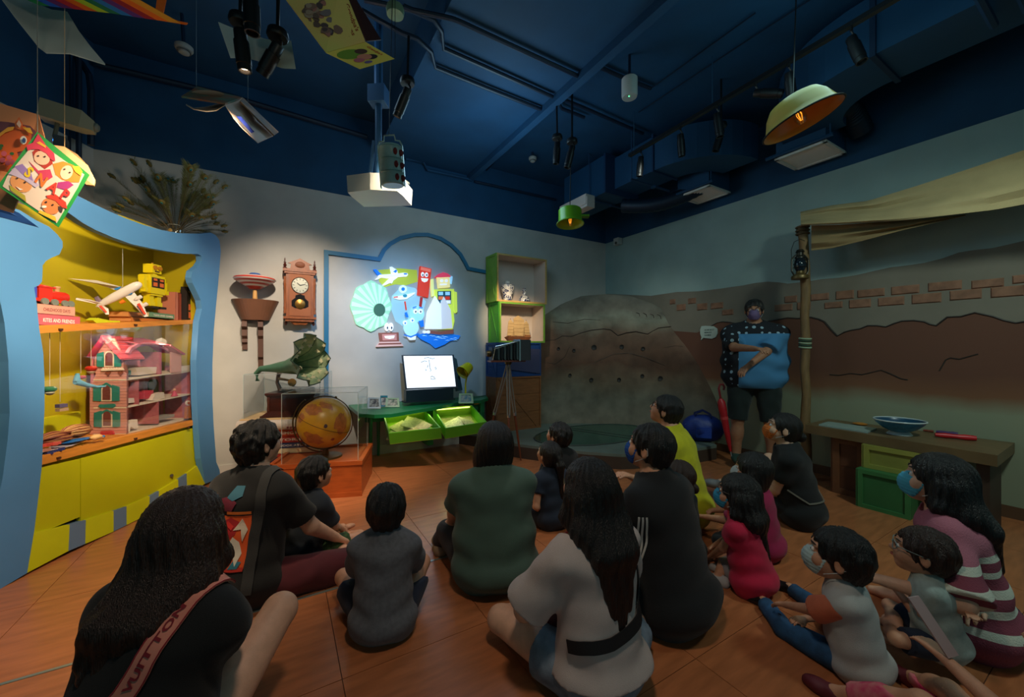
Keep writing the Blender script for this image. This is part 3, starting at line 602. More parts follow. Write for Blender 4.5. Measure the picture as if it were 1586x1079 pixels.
# roof of the tower, ridge running away from the viewer
m=MB();m.slab([gW(164,521,.03),gW(141,552,.03),gW(141,552,-.22),gW(164,521,-.22)],.008);m.build('roof_slope',RF,hs)
m=MB();m.slab([gW(163,521,.03),gW(195,557,.03),gW(195,557,-.16),gW(163,521,-.16)],.008);rf=m.build('roof_slope',RF,hs)
for i in range(5):
    t0=i/5;t1=t0+.17;m=MB();m.slab([gW(163+32*t0,520.5+36*t0,.034),gW(163+32*t1,520.5+36*t1,.034),gW(163+32*t1,520.5+36*t1,-.16),gW(163+32*t0,520.5+36*t0,-.16)],.013);m.build('shingle_row',C3(222,84,96),rf)
# open rooms
for(xa,ya,xb,yb,nm)in((195,588,296,574,0),(195,631,296,610,0),(195,672,297,647,0)):
    m=MB();m.slab([dW(xa,ya),dW(xb,yb),dW(xb,yb,-.22),dW(xa,ya,-.22)],.010);m.build('floor_board',CRM,hs)
m=MB();m.pp(CB,[(196,545),(290,545),(297,647),(196,670)],OFF,-.245,-.232);m.build('rear_wall',INP,hs)
for a_,b_ in(((296,566),(296,647)),):m=MB();m.slab([dW(*a_),dW(*b_),dW(*b_,-.22),dW(*a_,-.22)],.006);m.build('side_wall',INP,hs)
for x,y0,y1 in((215,590,628),(246,620,656),(250,545,580)):m=MB();m.slab([dW(x,y0),dW(x,y1),dW(x,y1,-.2),dW(x,y0,-.2)],.005);m.build('partition',INP,hs)
dh('upper_wall',[(265,545),(281,549),(281,578),(265,580)],-.01,0,PNK);dh('side_parapet',[(281,567),(296,565),(296,575),(281,578)],-.006,0,CRM)
arch_p=[(198,546),(203,538),(214,532),(228,530),(245,532),(260,540),(260,544),(245,536.5),(228,535),(214,537),(205,542),(201,548)]
dh('arched_beam',arch_p,-.02,.004,C3(206,120,140))
m=MB();m.slab([dW(212,524,-.2),dW(262,524,-.2),dW(283,548,.02),dW(262,535,.02),dW(215,533,.02)],.008);m.build('rear_roof',C3(160,50,70),hs)
m=MB();m.slab([dW(258,535,.03),dW(281,549,.03),dW(284,545,-.2),dW(265,531,-.2)],.01);m.build('side_roof',RF,hs)
dh('arched_door',[(249,578),(249,556),(252,549),(258,546),(263,550),(265,558),(265,577)],-.18,-.17,C3(60,70,30))
dh('arched_door',[(269,660),(269,630),(273,622),(280,622),(284,628),(284,640)],-.2,-.19,C3(60,70,30));dh('arched_door',[(268,610),(268,592),(272,587),(280,587),(282,592),(282,606)],-.2,-.19,C3(60,80,30))
def furn(name,lb,pxs,d0,d1,c_):m=MB();m.pp(CB,pxs,OFF,d0,d1);tag(m.build(name,C3(*c_)),lb,'toy furniture')
furn('toy_bed','tiny white bed in the doll house attic',[(217,570),(233,568),(249,568),(248,578),(220,581)],-.12,-.03,(236,214,200))
furn('toy_cabinet','tiny pink cupboard in the doll house attic',[(222,559),(244,557),(244,569),(222,570)],-.16,-.13,(220,130,140))
furn('toy_rug','tiny teal sofa at the left of the doll house attic',[(197,575),(214,573),(214,580),(197,583)],-.14,-.05,(60,110,110))
furn('toy_sofa','tiny pink sofa on the middle floor of the doll house',[(225,612),(226,606),(234,611),(240,611),(246,604),(246,616),(226,618)],-.12,-.04,(196,60,80))
furn('toy_bench','tiny white day bed on the middle floor of the doll house',[(237,620),(243,610),(256,607),(257,616),(244,620)],-.06,-.01,(236,220,206))
furn('toy_bath','tiny white tub at the left of the middle floor',[(197,617),(212,616),(213,623),(197,625)],-.12,-.02,(230,214,206))
furn('toy_curtain','tiny pink striped curtain in the doll house middle floor',[(197,592),(214,591),(212,603),(206,597),(198,602)],-.16,-.14,(220,90,110))
furn('toy_chair','tiny white chair on the ground floor by the doll house entrance',[(196,657),(203,656),(203,652),(205,652),(215,649),(216,662),(211,664),(205,660),(203,668),(197,669)],-.05,-.01,(240,226,214))
furn('toy_shelf','tiny white wall shelf on the doll house ground floor',[(222,630),(240,627),(240,640),(222,643)],-.21,-.18,(216,150,150))
furn('toy_table','tiny glass topped table at the right of the ground floor',[(248,648),(278,641),(278,645),(248,652)],-.14,-.04,(150,150,150))
t=thing('toy_clock','tiny round standing clock at the doll house right end','toy',dW(287,655,.02));m=MB(FR(dW(286,624,.02),CB.u,V((0,0,1))));m.lathe([(0,0),(.022,0),(.022,.012),(0,.012)],16);m.build('dial',CRM,t)
m=MB(FR(dW(286,624,.035),CB.u,V((0,0,1))));m.lathe([(0,-.004),(.012,-.004),(.012,.002),(0,.002)],12);m.build('dial_center',C3(160,80,50),t)
m=MB();m.pp(CB,[(284,630),(289,629),(291,646),(283,648)],OFF,.01,.03);m.build('stand',C3(200,120,60),t)
t=thing('toy_figure','tiny pink doll standing on the doll house middle floor','toy',dW(274,613,-.02));T=Matrix.Translation(dW(274,613,-.02));m=MB(T);m.lathe([(.026,0),(.02,.01),(.009,.035),(.006,.045),(0,.045)],14);m.build('dress',C3(220,90,120),t);m=MB(T);m.sph((0,0,.053),.011);m.build('head',C3(236,170,140),t)
# ---- things hanging in and lying on the lower shelf
def hang(x,y,d,ytop=516):m=MB();a=cw(x,y,d);a2=V(a);a2.z=cw(x,ytop-4,d).z;m.tube([a,a2],.0016,4);return m
t=thing('wooden_yoyo','red wooden yoyo hanging on a string left of the doll house','toy',cw(141,580,-.13));hang(141,566,-.13).build('string',C3(220,200,170),t)
M0=Matrix.Translation(cw(141,571,-.13));m=MB(M0);m.lathe([(0,.018),(.02,.018),(.030,.008),(.030,-.004),(.022,-.014),(0,-.014)],20);m.build('upper_half',C3(196,40,30,rough=.3),t);m=MB(M0);m.lathe([(0,-.012),(.018,-.014),(.022,-.02),(.014,-.032),(0,-.034)],18);m.build('lower_half',C3(206,170,140),t)
t=thing('wooden_yoyo','green wooden yoyo hanging on a string beside the blue post','toy',cw(78,605,-.10));hang(77,598,-.10).build('string',C3(220,200,170),t)
M0=Matrix.Translation(cw(77,603,-.10));m=MB(M0);m.lathe([(0,.016),(.02,.018),(.030,.008),(.030,-.004),(.022,-.012),(0,-.012)],20);m.build('upper_half',C3(20,110,50,rough=.3),t);m=MB(M0);m.lathe([(0,-.010),(.018,-.012),(.022,-.02),(.012,-.032),(0,-.036)],18);m.build('lower_half',C3(190,180,150),t)
t=thing('toy_shoe','pale blue toy boat shaped shoe hanging on a string','toy',cw(135,595,-.09));hang(125,578,-.09).build('string',C3(220,200,170),t)
m=MB();m.tube([cw(116,592,-.09),cw(122,592,-.09),cw(134,596,-.09),(cw(150,599,-.07)),cw(164,598,-.06)],[.014,.019,.014,.009,.003],10);m.build('shoe_sole',C3(110,176,206),t);m=MB();m.tube([cw(120,578,-.09),cw(119,590,-.09)],[.009,.018],10);m.build('shoe_heel',C3(110,176,206),t)
m=MB();m.sph(cw(128,584,-.09),(.016,.02,.012));m.build('ornament',C3(180,60,60),t)
t=thing('hanging_ornament','small striped wooden ornament on a string above the toy basket','toy',cw(95,632,-.14));hang(93,622,-.14).build('string',C3(220,200,170),t);m=MB();m.box(cw(95,628,-.14),(.03,.045,.022));m.build('upper_block',C3(100,90,130),t);m=MB();m.box(cw(96,634,-.14),(.028,.05,.018));m.build('lower_block',C3(196,160,130),t)
m=MB();m.pp(CB,[(60,650),(125,637),(125,668),(60,690)],-.30,-.05,0);tag(m.build('toy_box',YG),'yellow green box standing at the back of the lower shelf','box')
def bagof(lb,x,y,d,r,c1,c2):
    t=thing('knitted_ball',lb,'toy',cw(x,y,d));c_=cw(x,y,d)+V((0,0,r*.6));m=MB();m.sph(c_,(r*.95,r*1.15,r*.62),18,10);m.build('core',C3(*c1),t);rd=random.Random(x)
    for i in range(14):
        b_=PI*i/14;tw=rd.uniform(-.3,.3);P=[c_+V((r*math.cos(th)*math.cos(b_),r*1.18*math.sin(th+tw),r*.64*math.cos(th)*math.sin(b_)))for th in[2*PI*k/18 for k in range(18)]]
        m=MB();m.tube(P,.006,5,closed=True);m.build('wicker_strand',C3(*(c2 if i%2 else c1)),t)
bagof('plaited red and brown basket ball at the left on the lower shelf',84,688,-.15,.062,(130,60,50),(196,130,80));bagof('plaited tan basket ball left of the doll house',118,676,-.18,.062,(150,84,50),(224,170,110))
t=thing('toy_turtle','small wooden toy turtle before the doll house','toy',cw(149,678,-.045));q=cw(149,680,-.05);m=MB();m.sph(q+V((0,0,.014)),(.025,.036,.018),16,8);m.build('shell',C3(216,170,110),t)
for a in(-.5,.5):
    for b_ in(-1,1):m=MB();m.sph(q+V((.02*b_,a*.05,.004)),(.008,.01,.006),8,5);m.build('foot',C3(160,100,60),t)
m=MB();m.sph(q+V((0,.042,.008)),(.010,.014,.010),10,6);m.build('head',C3(50,120,180),t)
m=MB();q=cw(118,684,-.10);m.sph(q+V((0,0,.01)),(.04,.09,.010),18,6);tag(m.build('toy_plate',C3(20,110,190)),'blue oval toy plate beside the turtle','toy')
m=MB();m.slab([cw(66,700,-.05),cw(112,690,-.05),cw(130,683,-.12),cw(80,690,-.14)],.003);tag(m.build('picture_card',C3(190,176,186)),'pale card with red edge lying on the lower shelf','card')
rd=random.Random(3)
for i,(x,y,c_,lb)in enumerate(((72,692,(200,70,60),'small red toy at the left end of the lower shelf'),(84,690,(206,90,80),'small red star toy on the pale card'),(76,704,(50,60,120),'small dark blue toy at the front of the lower shelf'),(68,700,(190,130,110),'small beige toy beside the blue one'),(90,699,(40,50,110),'small navy star toy at the shelf front'))):
    m=MB();q=cw(x,y,-.06);P=[]
    for k in range(10):a=k*PI/5;r_=(.026 if k%2==0 else .013);P.append(q+V((r_*math.cos(a),r_*1.2*math.sin(a),.004)))
    m.hexa(P,[p+V((0,0,.016))for p in P]);tag(m.build('star_toy',C3(*c_)),lb,'toy')
# ---- jar with peacock feathers on the cabinet
base=cw(272,350,-.12);base.z=2.198
t=thing('glass_jar','clear glass jar holding peacock feathers on the blue cabinet','jar',base);m=MB(Matrix.Translation(base));m.lathe([(0,.0),(.06,0),(.066,.02),(.064,.07),(.05,.085),(.05,.10),(.056,.105)],22,caps=False);m.build('jar_body',GLASS2,t)
m=MB(Matrix.Translation(base));m.tube([(.052*math.cos(a),.052*math.sin(a),.103)for a in[i*PI/10 for i in range(20)]],.004,6,closed=True);m.build('rim',C3(180,180,170,rough=.2),t)
m=MB(Matrix.Translation(base));m.sph((.0,-.055,.05),(.02,.01,.018),10,6);m.build('cork_label',C3(196,150,80),t)
m=MB(Matrix.Translation(base));m.box((-.09,-.03,.02),(.05,.04,.04));tag(m.build('small_box',C3(190,150,80)),'small tan block beside the jar of feathers','box')
STEM=C3(104,84,50);BARB=mat('feather barbs',(104,108,56),.7,noise=.3,ns=60);EYE1=C3(110,96,40);EYE2=C3(20,150,150,rough=.3);EYE3=C3(14,24,70,rough=.3)
def feather_proto(L,bend):
    rt=bpy.data.objects.new('peacock_feather',None);COL.objects.link(rt);rt['category']='feather';rt['group']='peacock feathers in the jar';rt['label']='long peacock feather with a blue green eye in the glass jar'
    def C(u):return V((bend*u*u*L,0,u*L*(1-.1*bend*u)))
    m=MB();m.tube([C(i/8)for i in range(9)],[.0024-.0014*i/8 for i in range(9)],5);o=m.build('stem',STEM,None);o.parent=rt
    m=MB();rd=random.Random(int(L*100))
    for i in range(110):
        u=.45+.55*(i/110)**.7;p=C(u);ln=(.028+.05*max(0,(u-.6)/.4))*(.7+.5*rd.random())
        for sd_ in(-1,1):q=p+V((rd.uniform(-.3,.3)*ln,sd_*ln*.75,ln*.8));mid=p.lerp(q,.5)+V((rd.uniform(-.1,.1)*ln,0,.004));m.add([p+V((0,0,-.001)),mid+V((0,0,-.0013)),q,mid+V((0,0,.0013))],[(0,1,2,3)])
    o=m.build('barbs',BARB,None,smooth=False);o['kind']='stuff';o.parent=rt
    e=C(1.0);mm=Matrix.Translation(e)@Euler((0,R(20),0)).to_matrix().to_4x4()
    for nm,r_,x_,mt in(('vane',(.014,.022,.030),0,EYE1),('eye_ring',(.014,.015,.020),.002,EYE2),('eye_spot',(.014,.009,.011),.005,EYE3)):
        m=MB(mm);m.sph((0,0,-.005),(r_[0]+x_,r_[1],r_[2]),12,6);o=m.build(nm,mt,None);o.parent=rt
    return rt
fp=[feather_proto(.46,.22),feather_proto(.58,.08),feather_proto(.36,.35)]
rd=random.Random(11);N=52
for i in range(N):
    o=fp[i]if i<3 else copytree(fp[i%3])
    az=rd.random()*2*PI;til=R(6+56*rd.random()**.8)
    if i%3==1:til=R(5+34*rd.random())
    az={0:PI+.5,1:PI+.9,2:0.3}.get(i%5,az)+rd.uniform(-.7,.7)if i%2 else az
    o.location=base+V((0.01*math.cos(az),.01*math.sin(az),.03));o.rotation_euler=(0,til,az)
# ================================================================ things on and along the back wall
BRN=mat('bracket brown',(120,78,56),.5,noise=.08,ns=8);WALN=mat('clock walnut',(142,78,40),.4,noise=.2,ns=12,stretch=(4,4,1));DKW=mat('dark mahogany',(74,30,18),.35,noise=.2,ns=10,stretch=(1,1,5))
def wf(x,y,off,s=1.0):return FR(W1.W(x,y,off),W1.u,-W1.n)@Matrix.Scale(s,4) # x right along the wall, y into it, z up
# half-round bracket
t=thing('wall_bracket','brown half round wall shelf on curved brackets','shelf',W1.W(396,470,.12));T=wf(396,468,0)
q=abs(W1.px(432,465)[0]-W1.px(361,465)[0])/2
m=MB(T);n=18;h_=W1.px(396,462)[1]-W1.px(396,490)[1]
top=[V((q*math.cos(a),-q*.8*math.sin(a),0))for a in[PI*i/n for i in range(n+1)]];bot=[V((p.x*.62,p.y*.62,-h_))for p in top];m.hexa(bot,top);m.build('bowl',BRN,t)
m=MB(T);m.hexa(top,[V((p.x*1.04,p.y*1.04,.018))for p in top]);m.build('shelf_rim',BRN,t)
for x,y1 in((-.09,.30),(.045,.50)):
    m=MB(T);P=[V((x,-.02,-h_)),V((x,-.10,-h_-.02)),V((x,-.11,-h_-.07)),V((x,-.07,-h_-.10)),V((x,-.075,-h_-.16)),V((x,-.045,-h_-.19)),V((x,-.05,-h_-y1*.75)),V((x,-.02,-h_-y1*.8)),V((x,-.02,-h_-y1))]
    for i in range(len(P)-1):m.hexa([P[i]+V((-.022,0,0)),P[i]+V((.022,0,0)),V((x+.022,0,P[i].z)),V((x-.022,0,P[i].z))],[P[i+1]+V((-.022,0,0)),P[i+1]+V((.022,0,0)),V((x+.022,0,P[i+1].z)),V((x-.022,0,P[i+1].z))])
    m.build('bracket',C3(92,58,42),t,smooth=False)
t=thing('spinning_top','red and white striped spinning top with blue knob on the bracket','toy',T@V((0,-.12,.02)));M0=T@Matrix.Translation((-.0,-.13,.018));k=q/.21
RD=C3(190,56,40,rough=.3);WT=C3(226,216,206,rough=.3);pr=[(.016,0),(.016,.09),(.045,.10),(.085,.125),(.11,.14),(.135,.155),(.160,.168),(.185,.183),(.195,.195),(.185,.210),(.150,.222),(.09,.235),(.05,.242)]
m=MB(M0);m.lathe([(r*k,z)for r,z in[(.02,-.002),(.022,.01),(.018,.09)]],14);m.build('spindle',C3(214,160,90),t)
for i in range(2,len(pr)-1):m=MB(M0);m.lathe([(pr[i][0]*k,pr[i][1]),(pr[i+1][0]*k,pr[i+1][1])],30,caps=False);m.build('stripe',RD if i%2==0 else WT,t,smooth=True)
m=MB(M0);m.lathe([(.05*k,.242),(.05*k,.252),(.04*k,.258),(0,.258)],20);m.build('knob',C3(20,90,160,rough=.3),t)
m=MB(M0);m.lathe([(0,.098),(.045*k,.10)],20,caps=False);m.build('underside',RD,t)
# wall clock
kx=abs(W1.px(492,450,.1)[0]-W1.px(437,450,.1)[0])/.36;t=thing('wall_clock','carved walnut pendulum wall clock with silver dial','clock',W1.W(465,515,.08));T=wf(464,505,0)
hgt=W1.px(464,398,.1)[1]-W1.px(464,505,.1)[1];kz=hgt/.76;T=T@Matrix.Diagonal((kx,1,kz,1))
m=MB(T);m.box((0,-.06,.33),(.28,.12,.50));m.build('case',WALN,t)
m=MB(T);m.box((0,-.066,.60),(.34,.15,.03));m.box((0,-.066,.575),(.31,.135,.02));m.build('cornice',WALN,t)
m=MB(T);m.box((0,-.066,.085),(.33,.145,.025));m.box((0,-.06,.06),(.29,.13,.03));m.build('lower_molding',WALN,t)
m=MB(T);m.hexa([V((-.10,-.13,.615)),V((.10,-.13,.615)),V((.09,-.13,.67)),V((.12,-.13,.675)),V((0,-.13,.735)),V((-.12,-.13,.675)),V((-.09,-.13,.67))],[V((x,-.10,z))for x,z in((-.10,.615),(.10,.615),(.09,.67),(.12,.675),(0,.735),(-.12,.675),(-.09,.67))]);m.build('pediment',WALN,t)
m=MB(T);m.lathe([(.045,0),(.045,.008),(.035,.012),(0,.012)],20,Matrix.Translation((0,-.13,.665))@Euler((R(90),0,0)).to_matrix().to_4x4(),sx=1.1,sy=.7);m.build('rosette',C3(120,62,30),t)
for q_ in(-1,1):
    m=MB(T);m.lathe([(.02,0),(.022,.01),(.012,.02),(.018,.04),(.010,.055),(.013,.07),(.006,.085),(.008,.10),(.001,.12)],12,Matrix.Translation((.15*q_,-.1,.615)));m.build('finial',DKW,t)
    m=MB(T);m.lathe([(.014,0),(.016,.02),(.010,.04),(.016,.06),(.011,.08),(.011,.32),(.016,.34),(.010,.36),(.016,.38),(.014,.40)],12,Matrix.Translation((.15*q_,-.10,.13)));m.build('column',WALN,t)
    m=MB(T);m.lathe([(0,0),(.012,.01),(.018,.03),(.010,.045)],10,Matrix.Translation((.14*q_,-.08,.0)));m.build('lower_finial',DKW,t)
m=MB(T);m.hexa([V((-.10,-.11,.05)),V((.10,-.11,.05)),V((.06,-.10,.01)),V((-.06,-.10,.01))],[V((-.10,0,.05)),V((.10,0,.05)),V((.06,0,.01)),V((-.06,0,.01))]);m.build('base_apron',WALN,t)
m=MB(T);m.box((0,-.122,.335),(.21,.008,.46));m.build('door',C3(150,84,44,noise=.1,ns=10),t)
MD=T@Matrix.Translation((0,-.127,.44))@Euler((R(90),0,0)).to_matrix().to_4x4()
m=MB(MD);m.lathe([(0,0),(.082,0),(.082,.006),(0,.006)],32);dial=m.build('dial',mat('dial silver',(196,196,180),.3,metal=.5),t)
m=MB(MD);m.lathe([(.082,-.002),(.090,0),(.088,.010),(.081,.008)],32,caps=False);m.build('bezel',C3(60,50,40,rough=.3),t)
for i in range(12):m=MB(MD@Matrix.Rotation(i*PI/6,4,'Z'));m.box((0,.066,.007),(.006,.018,.002));m.build('hour_mark',BLK,dial)
for a,l,w in((R(-75),.058,.005),(R(52),.040,.007)):m=MB(MD@Matrix.Rotation(a,4,'Z'));m.box((0,l/2,.010),(w,l,.002));m.build('clock_hand',BLK,dial)
m=MB(T);m.hexa([V((x,-.128,z))for x,z in((-.085,.21),(-.085,.27),(-.05,.30),(-.045,.33),(0,.345),(.045,.33),(.05,.30),(.085,.27),(.085,.21),(.05,.19),(-.05,.19))],[V((x,-.124,z))for x,z in((-.085,.21),(-.085,.27),(-.05,.30),(-.045,.33),(0,.345),(.045,.33),(.05,.30),(.085,.27),(.085,.21),(.05,.19),(-.05,.19))]);m.build('pendulum_window',C3(26,18,16,rough=.2),t)
m=MB(T@Matrix.Translation((0,-.132,.235))@Euler((R(90),0,0)).to_matrix().to_4x4());m.lathe([(0,.012),(.03,.010),(.052,.003),(.054,0),(0,0)],26);m.build('pendulum_bob',mat('brass',(150,110,50),.35,metal=.8),t)
# ---- plinth, globe and case (front turned 12 degrees)
YW=R(12);cr=V((-1.277,3.316,0));PT=TR(cr,YW) # x right along the front, y back
PLW=mat('plinth cherry wood',(176,84,34),.4,noise=.14,ns=5,stretch=(1,6,8))
t=thing('display_plinth','low cherry wood plinth under the glass cased globe','plinth',PT@V((-.36,.3,0)))
m=MB(PT);m.box((-.36,.31,.135),(.72,.62,.27));m.build('plinth_body',PLW,t)
m=MB(PT)
m.box((-.36,.01,.283),(.735,.035,.035));m.box((-.36,.61,.283),(.735,.035,.035));m.box((-.71,.31,.283),(.035,.6,.035));m.box((-.01,.31,.283),(.035,.6,.035));m.build('top_rim',PLW,t)
m=MB(PT);m.box((-.36,.31,.275),(.70,.60,.012));m.build('top_board',C3(196,100,44,noise=.1,ns=6),t)
m=MB(PT);m.box((-.36,-.002,.02),(.73,.012,.04));m.build('skirting',PLW,t)
cs=thing('acrylic_case','clear acrylic case around the globe','display case',PT@V((-.34,.3,.29)))
x0,x1,y0,y1,z0,z1=-.63,-.035,.04,.56,.283,.875
def acry(t,M0,x0,x1,y0,y1,z0,z1):
    for nm,c_,s_ in(('pane',((x0+x1)/2,y0,(z0+z1)/2),(x1-x0,.004,z1-z0)),('pane',((x0+x1)/2,y1,(z0+z1)/2),(x1-x0,.004,z1-z0)),('pane',(x0,(y0+y1)/2,(z0+z1)/2),(.004,y1-y0,z1-z0)),('pane',(x1,(y0+y1)/2,(z0+z1)/2),(.004,y1-y0,z1-z0)),('pane',((x0+x1)/2,(y0+y1)/2,z1),(x1-x0,y1-y0,.004))):
        m=MB(M0);m.box(c_,s_);m.build(nm,GLASS,t)
    e=.0032
    for a in((x0,y0),(x1,y0),(x1,y1),(x0,y1)):m=MB(M0);m.box((a[0],a[1],(z0+z1)/2),(e,e,z1-z0));m.build('edge',EDGE,t)
    for c_,s_ in((((x0+x1)/2,y0,z1),(x1-x0,e,e)),(((x0+x1)/2,y1,z1),(x1-x0,e,e)),((x0,(y0+y1)/2,z1),(e,y1-y0,e)),((x1,(y0+y1)/2,z1),(e,y1-y0,e))):m=MB(M0);m.box(c_,s_);m.build('edge',EDGE,t)
acry(cs,PT,x0,x1,y0,y1,z0,z1)
g=thing('globe','antique yellow globe tilted in its metal ring','globe',PT@V((-.33,.30,.285)));GC=PT@V((-.355,.26,.587));GR=.222
GT=Matrix.Translation(GC)@Euler((R(0),R(23),YW)).to_matrix().to_4x4()
m=MB();m.sph(GC,GR,48,28);m.build('globe_ball',mat('globe parchment',(206,150,34),.35,noise=.12,ns=6),g)
LAND=mat('globe land',(176,104,50),.4,noise=.2,ns=30)
def patch(lon,lat,pts,mt,nm='continent',r=GR*1.004):
    m=MB();c0=None;vs=[]
    def sp_(lo,la):lo,la=R(lo),R(la);return V((math.sin(lo)*math.cos(la),-math.cos(lo)*math.cos(la),math.sin(la)))
    R0=Euler((0,R(23),YW)).to_matrix();n_=len(pts);rings=5
    vs=[GC+R0@sp_(lon,lat)*r];fs=[]
    for k_ in range(1,rings+1):
        for(dx,dy)in pts:vs.append(GC+R0@sp_(lon+dx*k_/rings,lat+dy*k_/rings)*r)
    for i in range(n_):fs.append((0,1+i,1+(i+1)%n_))
    for k_ in range(rings-1):
        for i in range(n_):a_=1+k_*n_+i;b_=1+k_*n_+(i+1)%n_;fs.append((a_,b_,b_+n_,a_+n_))
    m.add(vs,fs);return m.build(nm,mt,g,smooth=True)
def blob(rx,ry,seed,n_=18):
    rd=random.Random(seed);return[(rx*math.cos(2*PI*i/n_)*rd.uniform(.65,1.15),ry*math.sin(2*PI*i/n_)*rd.uniform(.65,1.15))for i in range(n_)]
for lo,la,rx,ry,sd in((-35,30,30,16,1),(0,-30,26,17,2),(48,22,20,26,3),(-10,52,30,10,4),(-52,2,14,12,5)):patch(lo,la,blob(rx,ry,sd),LAND)
patch(14,8,blob(5,5,8,14),C3(80,60,70),'compass_rose');patch(42,-18,blob(5,5,9,10),C3(150,60,30),'compass_rose')
BRS=mat('aged brass',(96,74,40),.35,metal=.7)
Rg=Euler((0,R(23),YW)).to_matrix()
m=MB();m.tube([GC+Rg@(V((math.sin(a),0,math.cos(a)))*(GR+.014))for a in[2*PI*i/48 for i in range(48)]],.0055,6,closed=True);m.build('meridian_ring',BRS,g)
m=MB();m.tube([GC+Rg@(V((math.cos(a),math.sin(a),0))*(GR+.001))for a in[2*PI*i/48 for i in range(48)]],.002,5,closed=True);m.build('equator_line',C3(90,60,20),g)
m=MB();m.tube([GC+Rg@(V((math.sin(a),0,math.cos(a)))*(GR+.038))for a in[R(150)+R(150)*i/20 for i in range(21)]],.007,6);m.build('support_arc',BRS,g)
m=MB();m.sph(GC+Rg@V((0,0,GR+.02)),.012,10,6);m.build('pivot',BRS,g)
bc=V((GC.x+.01,GC.y,.282));m=MB(Matrix.Translation(bc));m.lathe([(.14,0),(.135,.014),(.06,.02),(.03,.03),(.025,.06),(.03,.072)],28);m.build('foot',BRS,g)
# ---- stack of oversize books and the gramophone on top
ST=TR((-2.45,3.50,0),YW);layers=[(.045,(40,60,110),'navy book at the very bottom of the giant stack'),(.045,(226,214,206),'cream book second from the bottom of the stack'),(.045,(196,44,40),'red book third from the bottom with white lettering'),(.05,(226,214,204),'white book just below the dark book with green dot'),(.055,(30,34,70),'dark navy giant book with a green dot on its spine'),(.028,(170,44,30),'thin red book lying above the green dotted book'),(.045,(224,206,170),'cream paged book in the middle of the stack'),(.045,(36,60,120),'blue giant book in the upper half of the stack'),(.055,(176,40,26),'red brown giant book above the blue one'),(.06,(196,66,30),'orange red giant book directly below the rolled magazine')]
z=0;rd=random.Random(5);SW=.66
for i,(h_,c_,lb)in enumerate(layers):
    h_*=.615/.525*.92;j=rd.uniform(-.012,.012);bk=thing('giant_book',lb,'book',ST@V((.33,.25,z)),'giant books under the gramophone');w_=SW-rd.uniform(0,.05);cl=C3(*c_,noise=.06,ns=4)
    m=MB(ST);m.box((.02+w_/2+j,.25,z+.004),(w_,.50,.007));m.box((.02+w_/2+j,.25,z+h_-.004),(w_,.50,.007));m.box((.02+w_/2+j,.004,z+h_/2),(w_,.008,h_-.001));m.build('cover',cl,bk)
    m=MB(ST);m.box((.02+w_/2+j-.008,.255,z+h_/2),(w_-.01,.485,h_-.016));m.build('pages',C3(222,206,180),bk)
    tx={2:'TALES OF TOYS',4:'AND THE TREES',7:'A BOOK ATLAS',8:'STORIES',9:'MEMORIES'}.get(i)
    if tx:m=MB(ST);put_text(m,tx,lambda u,v:V((.30+u,-.0012,z+h_*.3+v)),.26,h_*.4);m.build('title',C3(226,216,206),bk)
    if i==4:m=MB(ST);m.lathe([(0,0),(.02,0),(.02,.004),(0,.004)],18,Matrix.Translation((.55,.002,z+h_/2))@Euler((R(90),0,0)).to_matrix().to_4x4());m.build('green_dot',C3(60,130,60),bk)
    z+=h_
mg=thing('rolled_magazine','thick open magazine with rounded edge on top of the book stack','magazine',ST@V((.33,.25,z)))
m=MB(ST);hh=.092;n=10;prof=[(-.015-.042*math.sin(a),hh/2-hh/2*math.cos(a))for a in[PI*i/n for i in range(n+1)]]
q0=[V((0,y,z+zz))for y,zz in prof]+[V((0,.52,z+hh)),V((0,.52,z))];m.hexa(q0,[p+V((.70,0,0))for p in q0]);m.build('curled_cover',C3(216,204,196,noise=.04,ns=3),mg)
m=MB(ST);m.box((.36,.25,z+hh+.006),(.70,.52,.010));m.build('top_page',C3(226,190,140),mg)
m=MB(ST);rd=random.Random(9)
for i in range(9):m.box((.42+.026*i,-.058,z+.022+rd.uniform(0,.01)),(.018,.003,.012+.01*rd.random()))
m.build('printed_strip',C3(130,50,60),mg)
z+=hh+.012;ZG=z
cs=thing('acrylic_case','clear acrylic case around the gramophone base','display case',ST@V((.33,.25,z)));acry(cs,ST,.03,.67,.02,.48,z,z+.40)
gm=thing('gramophone','antique gramophone with wooden base and flower painted green horn','gramophone',ST@V((.36,.25,z)));GX=.40;GY=.25
def fr4(m,x,y,z0,z1,a0,a1,b0,b1):m.hexa([V((x-a0,y-b0,z0)),V((x+a0,y-b0,z0)),V((x+a0,y+b0,z0)),V((x-a0,y+b0,z0))],[V((x-a1,y-b1,z1)),V((x+a1,y-b1,z1)),V((x+a1,y+b1,z1)),V((x-a1,y+b1,z1))])
m=MB(ST);fr4(m,GX,GY,z,z+.015,.245,.245,.21,.21);fr4(m,GX,GY,z+.015,z+.05,.235,.195,.20,.165);fr4(m,GX,GY,z+.05,z+.185,.19,.19,.16,.16);fr4(m,GX,GY,z+.185,z+.205,.20,.215,.17,.185);fr4(m,GX,GY,z+.205,z+.22,.215,.215,.185,.185);m.build('wooden_base',DKW,gm,smooth=False)
for a in(-.19,.19):m=MB(ST);m.lathe([(.012,0),(.014,.02),(.009,.06),(.014,.11),(.012,.135)],10,Matrix.Translation((GX+a,GY-.165,z+.05)));m.build('corner_column',C3(96,44,26),gm)
m=MB(ST);m.lathe([(.15,0),(.155,.01),(.15,.022),(0,.022)],30,Matrix.Translation((GX+.01,GY,z+.224)));m.build('turntable',C3(60,58,54,rough=.3),gm)
m=MB(ST);m.lathe([(.146,0),(.146,.004),(0,.004)],30,Matrix.Translation((GX+.01,GY,z+.247)));m.build('record',C3(16,16,18,rough=.2),gm)
